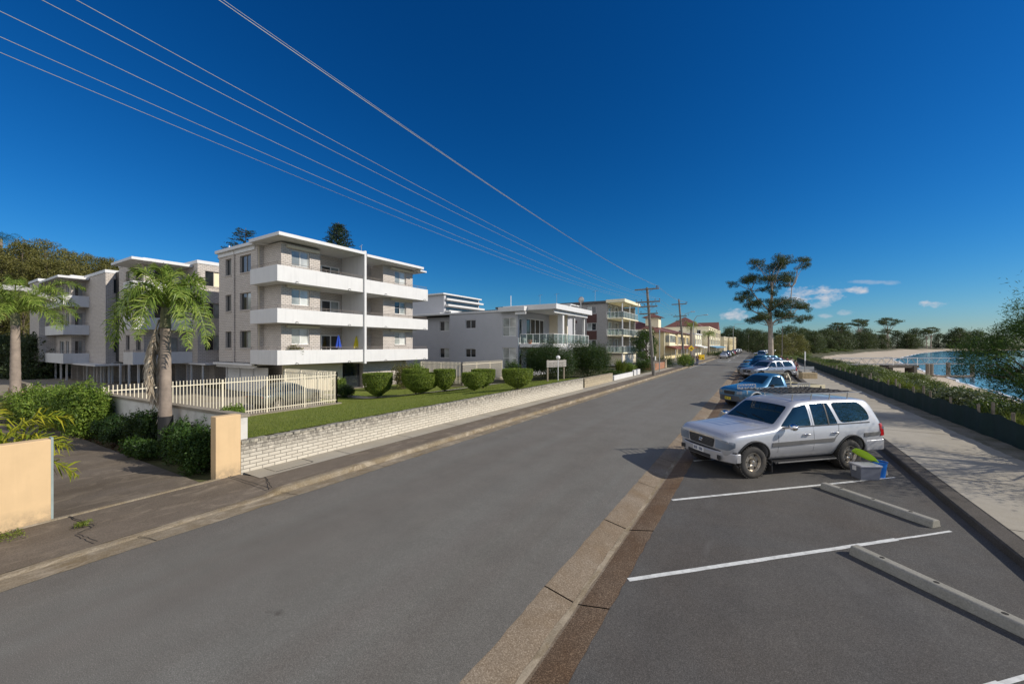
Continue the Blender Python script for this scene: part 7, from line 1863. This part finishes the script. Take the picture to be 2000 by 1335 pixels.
x, y = at_d(1572, 39.5); sp = thing('path_sign', 'slim white sign on a grey post beside the bench', 'sign', (x, y, .12), R(YAW)); m = MB(); m.tube([(0, 0, 0), (0, 0, 2.55)], .035, 7); m.build('post', M_metal, sp); m = MB(); m.box(-.06, .06, -.05, -.035, 1.6, 2.5); m.build('plate', M_bwhite, sp)
x, y = at_d(1527, 75); m = MB(); m.tube([(x, y, 0), (x+.1, y, 6.8)], [.09, .05], 8); tag(m.build('light_pole', M_pole, smooth=True), 'slim dark light pole just right of the gum trunk', 'pole')

# ---- people
def skin(name, verts, edges, radii, mat, parent, sub=1, root=0):
    me = bpy.data.meshes.new(name); me.from_pydata(verts, edges, []); o = bpy.data.objects.new(name, me); COL.objects.link(o)
    mo = o.modifiers.new('s', 'SKIN'); me.skin_vertices  # layer is created with the modifier data below
    if not me.skin_vertices: 
        bm = bmesh.new(); bm.from_mesh(me); bm.verts.layers.skin.verify(); bm.to_mesh(me); bm.free()
    for i, r in enumerate(radii): d = me.skin_vertices[0].data[i]; d.radius = (r, r) if not hasattr(r, '__len__') else r; d.use_root = (i == root)
    ss = o.modifiers.new('u', 'SUBSURF'); ss.levels = sub; ss.render_levels = sub
    r_ = eval_mesh(o); bpy.data.objects.remove(o); r_.polygons.foreach_set('use_smooth', [True]*len(r_.polygons)); return link_mesh(name, r_, mat, parent)
def person(label, loc, rz, h, shirt, trou, stride=.22, seed=0, group=None, shorts=False, hair=(.03,.02,.015), bend=0.):
    k = h/1.75; T_ = thing('person', label, 'person', loc, rz, group); rg = random.Random(seed); st = stride
    J_ = {'pel': (0,0,.93), 'wst': (.0,0,1.08), 'che': (.02+bend*.3,0,1.28), 'nk': (.02+bend*.5,0,1.47-bend*.05), 'hd': (.04+bend*.6,0,1.56-bend*.05), 'ht': (.04+bend*.65,0,1.68-bend*.05),
          'hl': (0,.10,.90), 'kl': (st*.55,.10,.50), 'al': (st*.8,.10,.09), 'tl': (st*.8+.16,.11,.03), 'hr': (0,-.10,.90), 'kr': (-st*.1,-.10,.50), 'ar': (-st*1.0,-.10,.12), 'tr': (-st*1.0+.15,-.11,.03),
          'sl': (.02+bend*.45,.19,1.40), 'el': (-.08,.25,1.13), 'wl': (.02,.26,.90), 'sr': (.02+bend*.45,-.19,1.40), 'er': (.05+bend*.5,-.25,1.13), 'wr': (.22+bend*.6,-.22,.98)}
    rad = {'pel': (.15,.115), 'wst': (.14,.10), 'che': (.165,.115), 'nk': .055, 'hd': .092, 'ht': .085, 'hl': .09, 'kl': .058, 'al': .04, 'tl': .038, 'hr': .09, 'kr': .058, 'ar': .04, 'tr': .038, 'sl': .058, 'el': .042, 'wl': .028, 'sr': .058, 'er': .042, 'wr': .028}
    for sgn, w_, nm in ((1, 'wl', 'L'), (-1, 'wr', 'R')):
        b = J_[w_]; J_['p'+nm] = (b[0]+.02, b[1], b[2]-.07); rad['p'+nm] = (.034, .018)
    names = list(J_); E = [('pel','wst'),('wst','che'),('che','nk'),('nk','hd'),('hd','ht'),('pel','hl'),('hl','kl'),('kl','al'),('al','tl'),('pel','hr'),('hr','kr'),('kr','ar'),('ar','tr'),('che','sl'),('sl','el'),('el','wl'),('wl','pL'),('che','sr'),('sr','er'),('er','wr'),('wr','pR')]
    # fingers: five per hand
    for nm, sg in (('L', 1), ('R', -1)):
        b = J_['p'+nm]
        for q, (dx, ln) in enumerate(((-.03, .05), (-.012, .075), (.006, .08), (.024, .07))): key = 'f%s%d' % (nm, q); names.append(key); J_[key] = (b[0]+dx, b[1], b[2]-.03-ln); rad[key] = .009; E.append(('p'+nm, key))
        key = 't'+nm; names.append(key); J_[key] = (b[0]+.055, b[1]-sg*.015, b[2]-.02); rad[key] = .010; E.append(('p'+nm, key))
    S_ = lambda p: tuple(c*k for c in p); ix = {n: i for i, n in enumerate(names)}
    sr = lambda r, a=0.: tuple((q+a)*k for q in r) if hasattr(r, '__len__') else ((r+a)*k,)*2
    body = skin('body', [S_(J_[n]) for n in names], [(ix[a], ix[b]) for a, b in E], [sr(rad[n]) for n in names], M_skin, T_, 1)
    def cloth(nm, keys, ed, col, add, ends=()):
        i2 = {n: i for i, n in enumerate(keys)}; V = [S_(J_[n]) for n in keys]
        mt = MATS.get('cloth_%s' % str(col)) or plain('cloth_%s' % str(col), col, .85, var=.15, nscale=9); return skin(nm, V, [(i2[a], i2[b]) for a, b in ed], [sr(rad[n], add) for n in keys], mt, T_, 1)
    cloth('shirt', ['che', 'wst', 'pel', 'sl', 'el', 'sr', 'er'], [('che','wst'),('wst','pel'),('che','sl'),('sl','el'),('che','sr'),('sr','er')], shirt, .018)
    if shorts: cloth('shorts', ['pel', 'hl', 'kl', 'hr', 'kr'], [('pel','hl'),('hl','kl'),('pel','hr'),('hr','kr')], trou, .022)
    else: cloth('trousers', ['pel', 'hl', 'kl', 'al', 'hr', 'kr', 'ar'], [('pel','hl'),('hl','kl'),('kl','al'),('pel','hr'),('hr','kr'),('kr','ar')], trou, .02)
    hx, hy, hz = S_(J_['ht']); m = MB(); m.ball((hx-.025*k, 0, hz+.0), .108*k, 14, 9, .95); m.build('hair', MATS.get('hair_%s' % str(hair)) or plain('hair_%s' % str(hair), hair, .7), T_, smooth=True)
    m = MB()
    for sg in (1, -1): m.ball((hx+.083*k, sg*.032*k, hz-.06*k), .011*k, 6, 4)
    m.build('eyes', M_black, T_); m = MB(); m.ball((hx+.098*k, 0, hz-.09*k), .016*k, 6, 4, 1.5); m.box(hx+.07*k, hx+.088*k, -.022*k, .022*k, hz-.14*k, hz-.13*k); m.build('face_features', M_skin, T_)
    m = MB()
    for n_ in ('al', 'ar'): b = S_(J_[n_]); m.cbox((b[0]+.06*k, b[1], .045*k+(.05 if n_ == 'ar' else 0)), (.26*k, .10*k, .08*k))
    m.build('shoes', M_black, T_, bevel=.02); return T_
x, y = at_d(1553, 38.8); person('person in dark red top and dark trousers standing at the tail of the silver-grey wagon', (x, y, .14), R(60), 1.66, (.10,.015,.03), (.015,.015,.02), .12, 1)
x, y = at_d(1546, 46); person('person in pale blue shirt by the rear of the second wagon', (x, y, .14), R(150), 1.7, (.35,.45,.55), (.03,.035,.05), .1, 2)
x, y = at_d(1538, 49); person('person in bright red shirt behind the wagons', (x, y, .14), R(200), 1.7, (.35,.03,.03), (.05,.05,.06), .1, 3)
x, y = at_d(1528, 60); person('person in dark maroon top leaning near the light pole', (x, y, .14), R(200), 1.7, (.15,.03,.05), (.04,.04,.05), .1, 4, bend=.25)
x, y = at_d(1353.5, 66); person('walker in navy top, left of the pair beside the wheelie bin', (x, y, .1), R(95), 1.72, (.015,.02,.08), (.02,.02,.03), .25, 5, hair=(.5,.45,.38))
x, y = at_d(1362, 66); person('walker in dark brown top and blue jeans, right of the pair beside the bin', (x, y, .1), R(95), 1.68, (.07,.03,.025), (.05,.08,.20), .22, 6, hair=(.55,.5,.3))

for o_ in bpy.data.objects:
    l_ = o_.get('label')
    if l_ and (len(l_.split()) > 16 or len(l_.split()) < 4): print('LABEL LENGTH', len(l_.split()), l_)
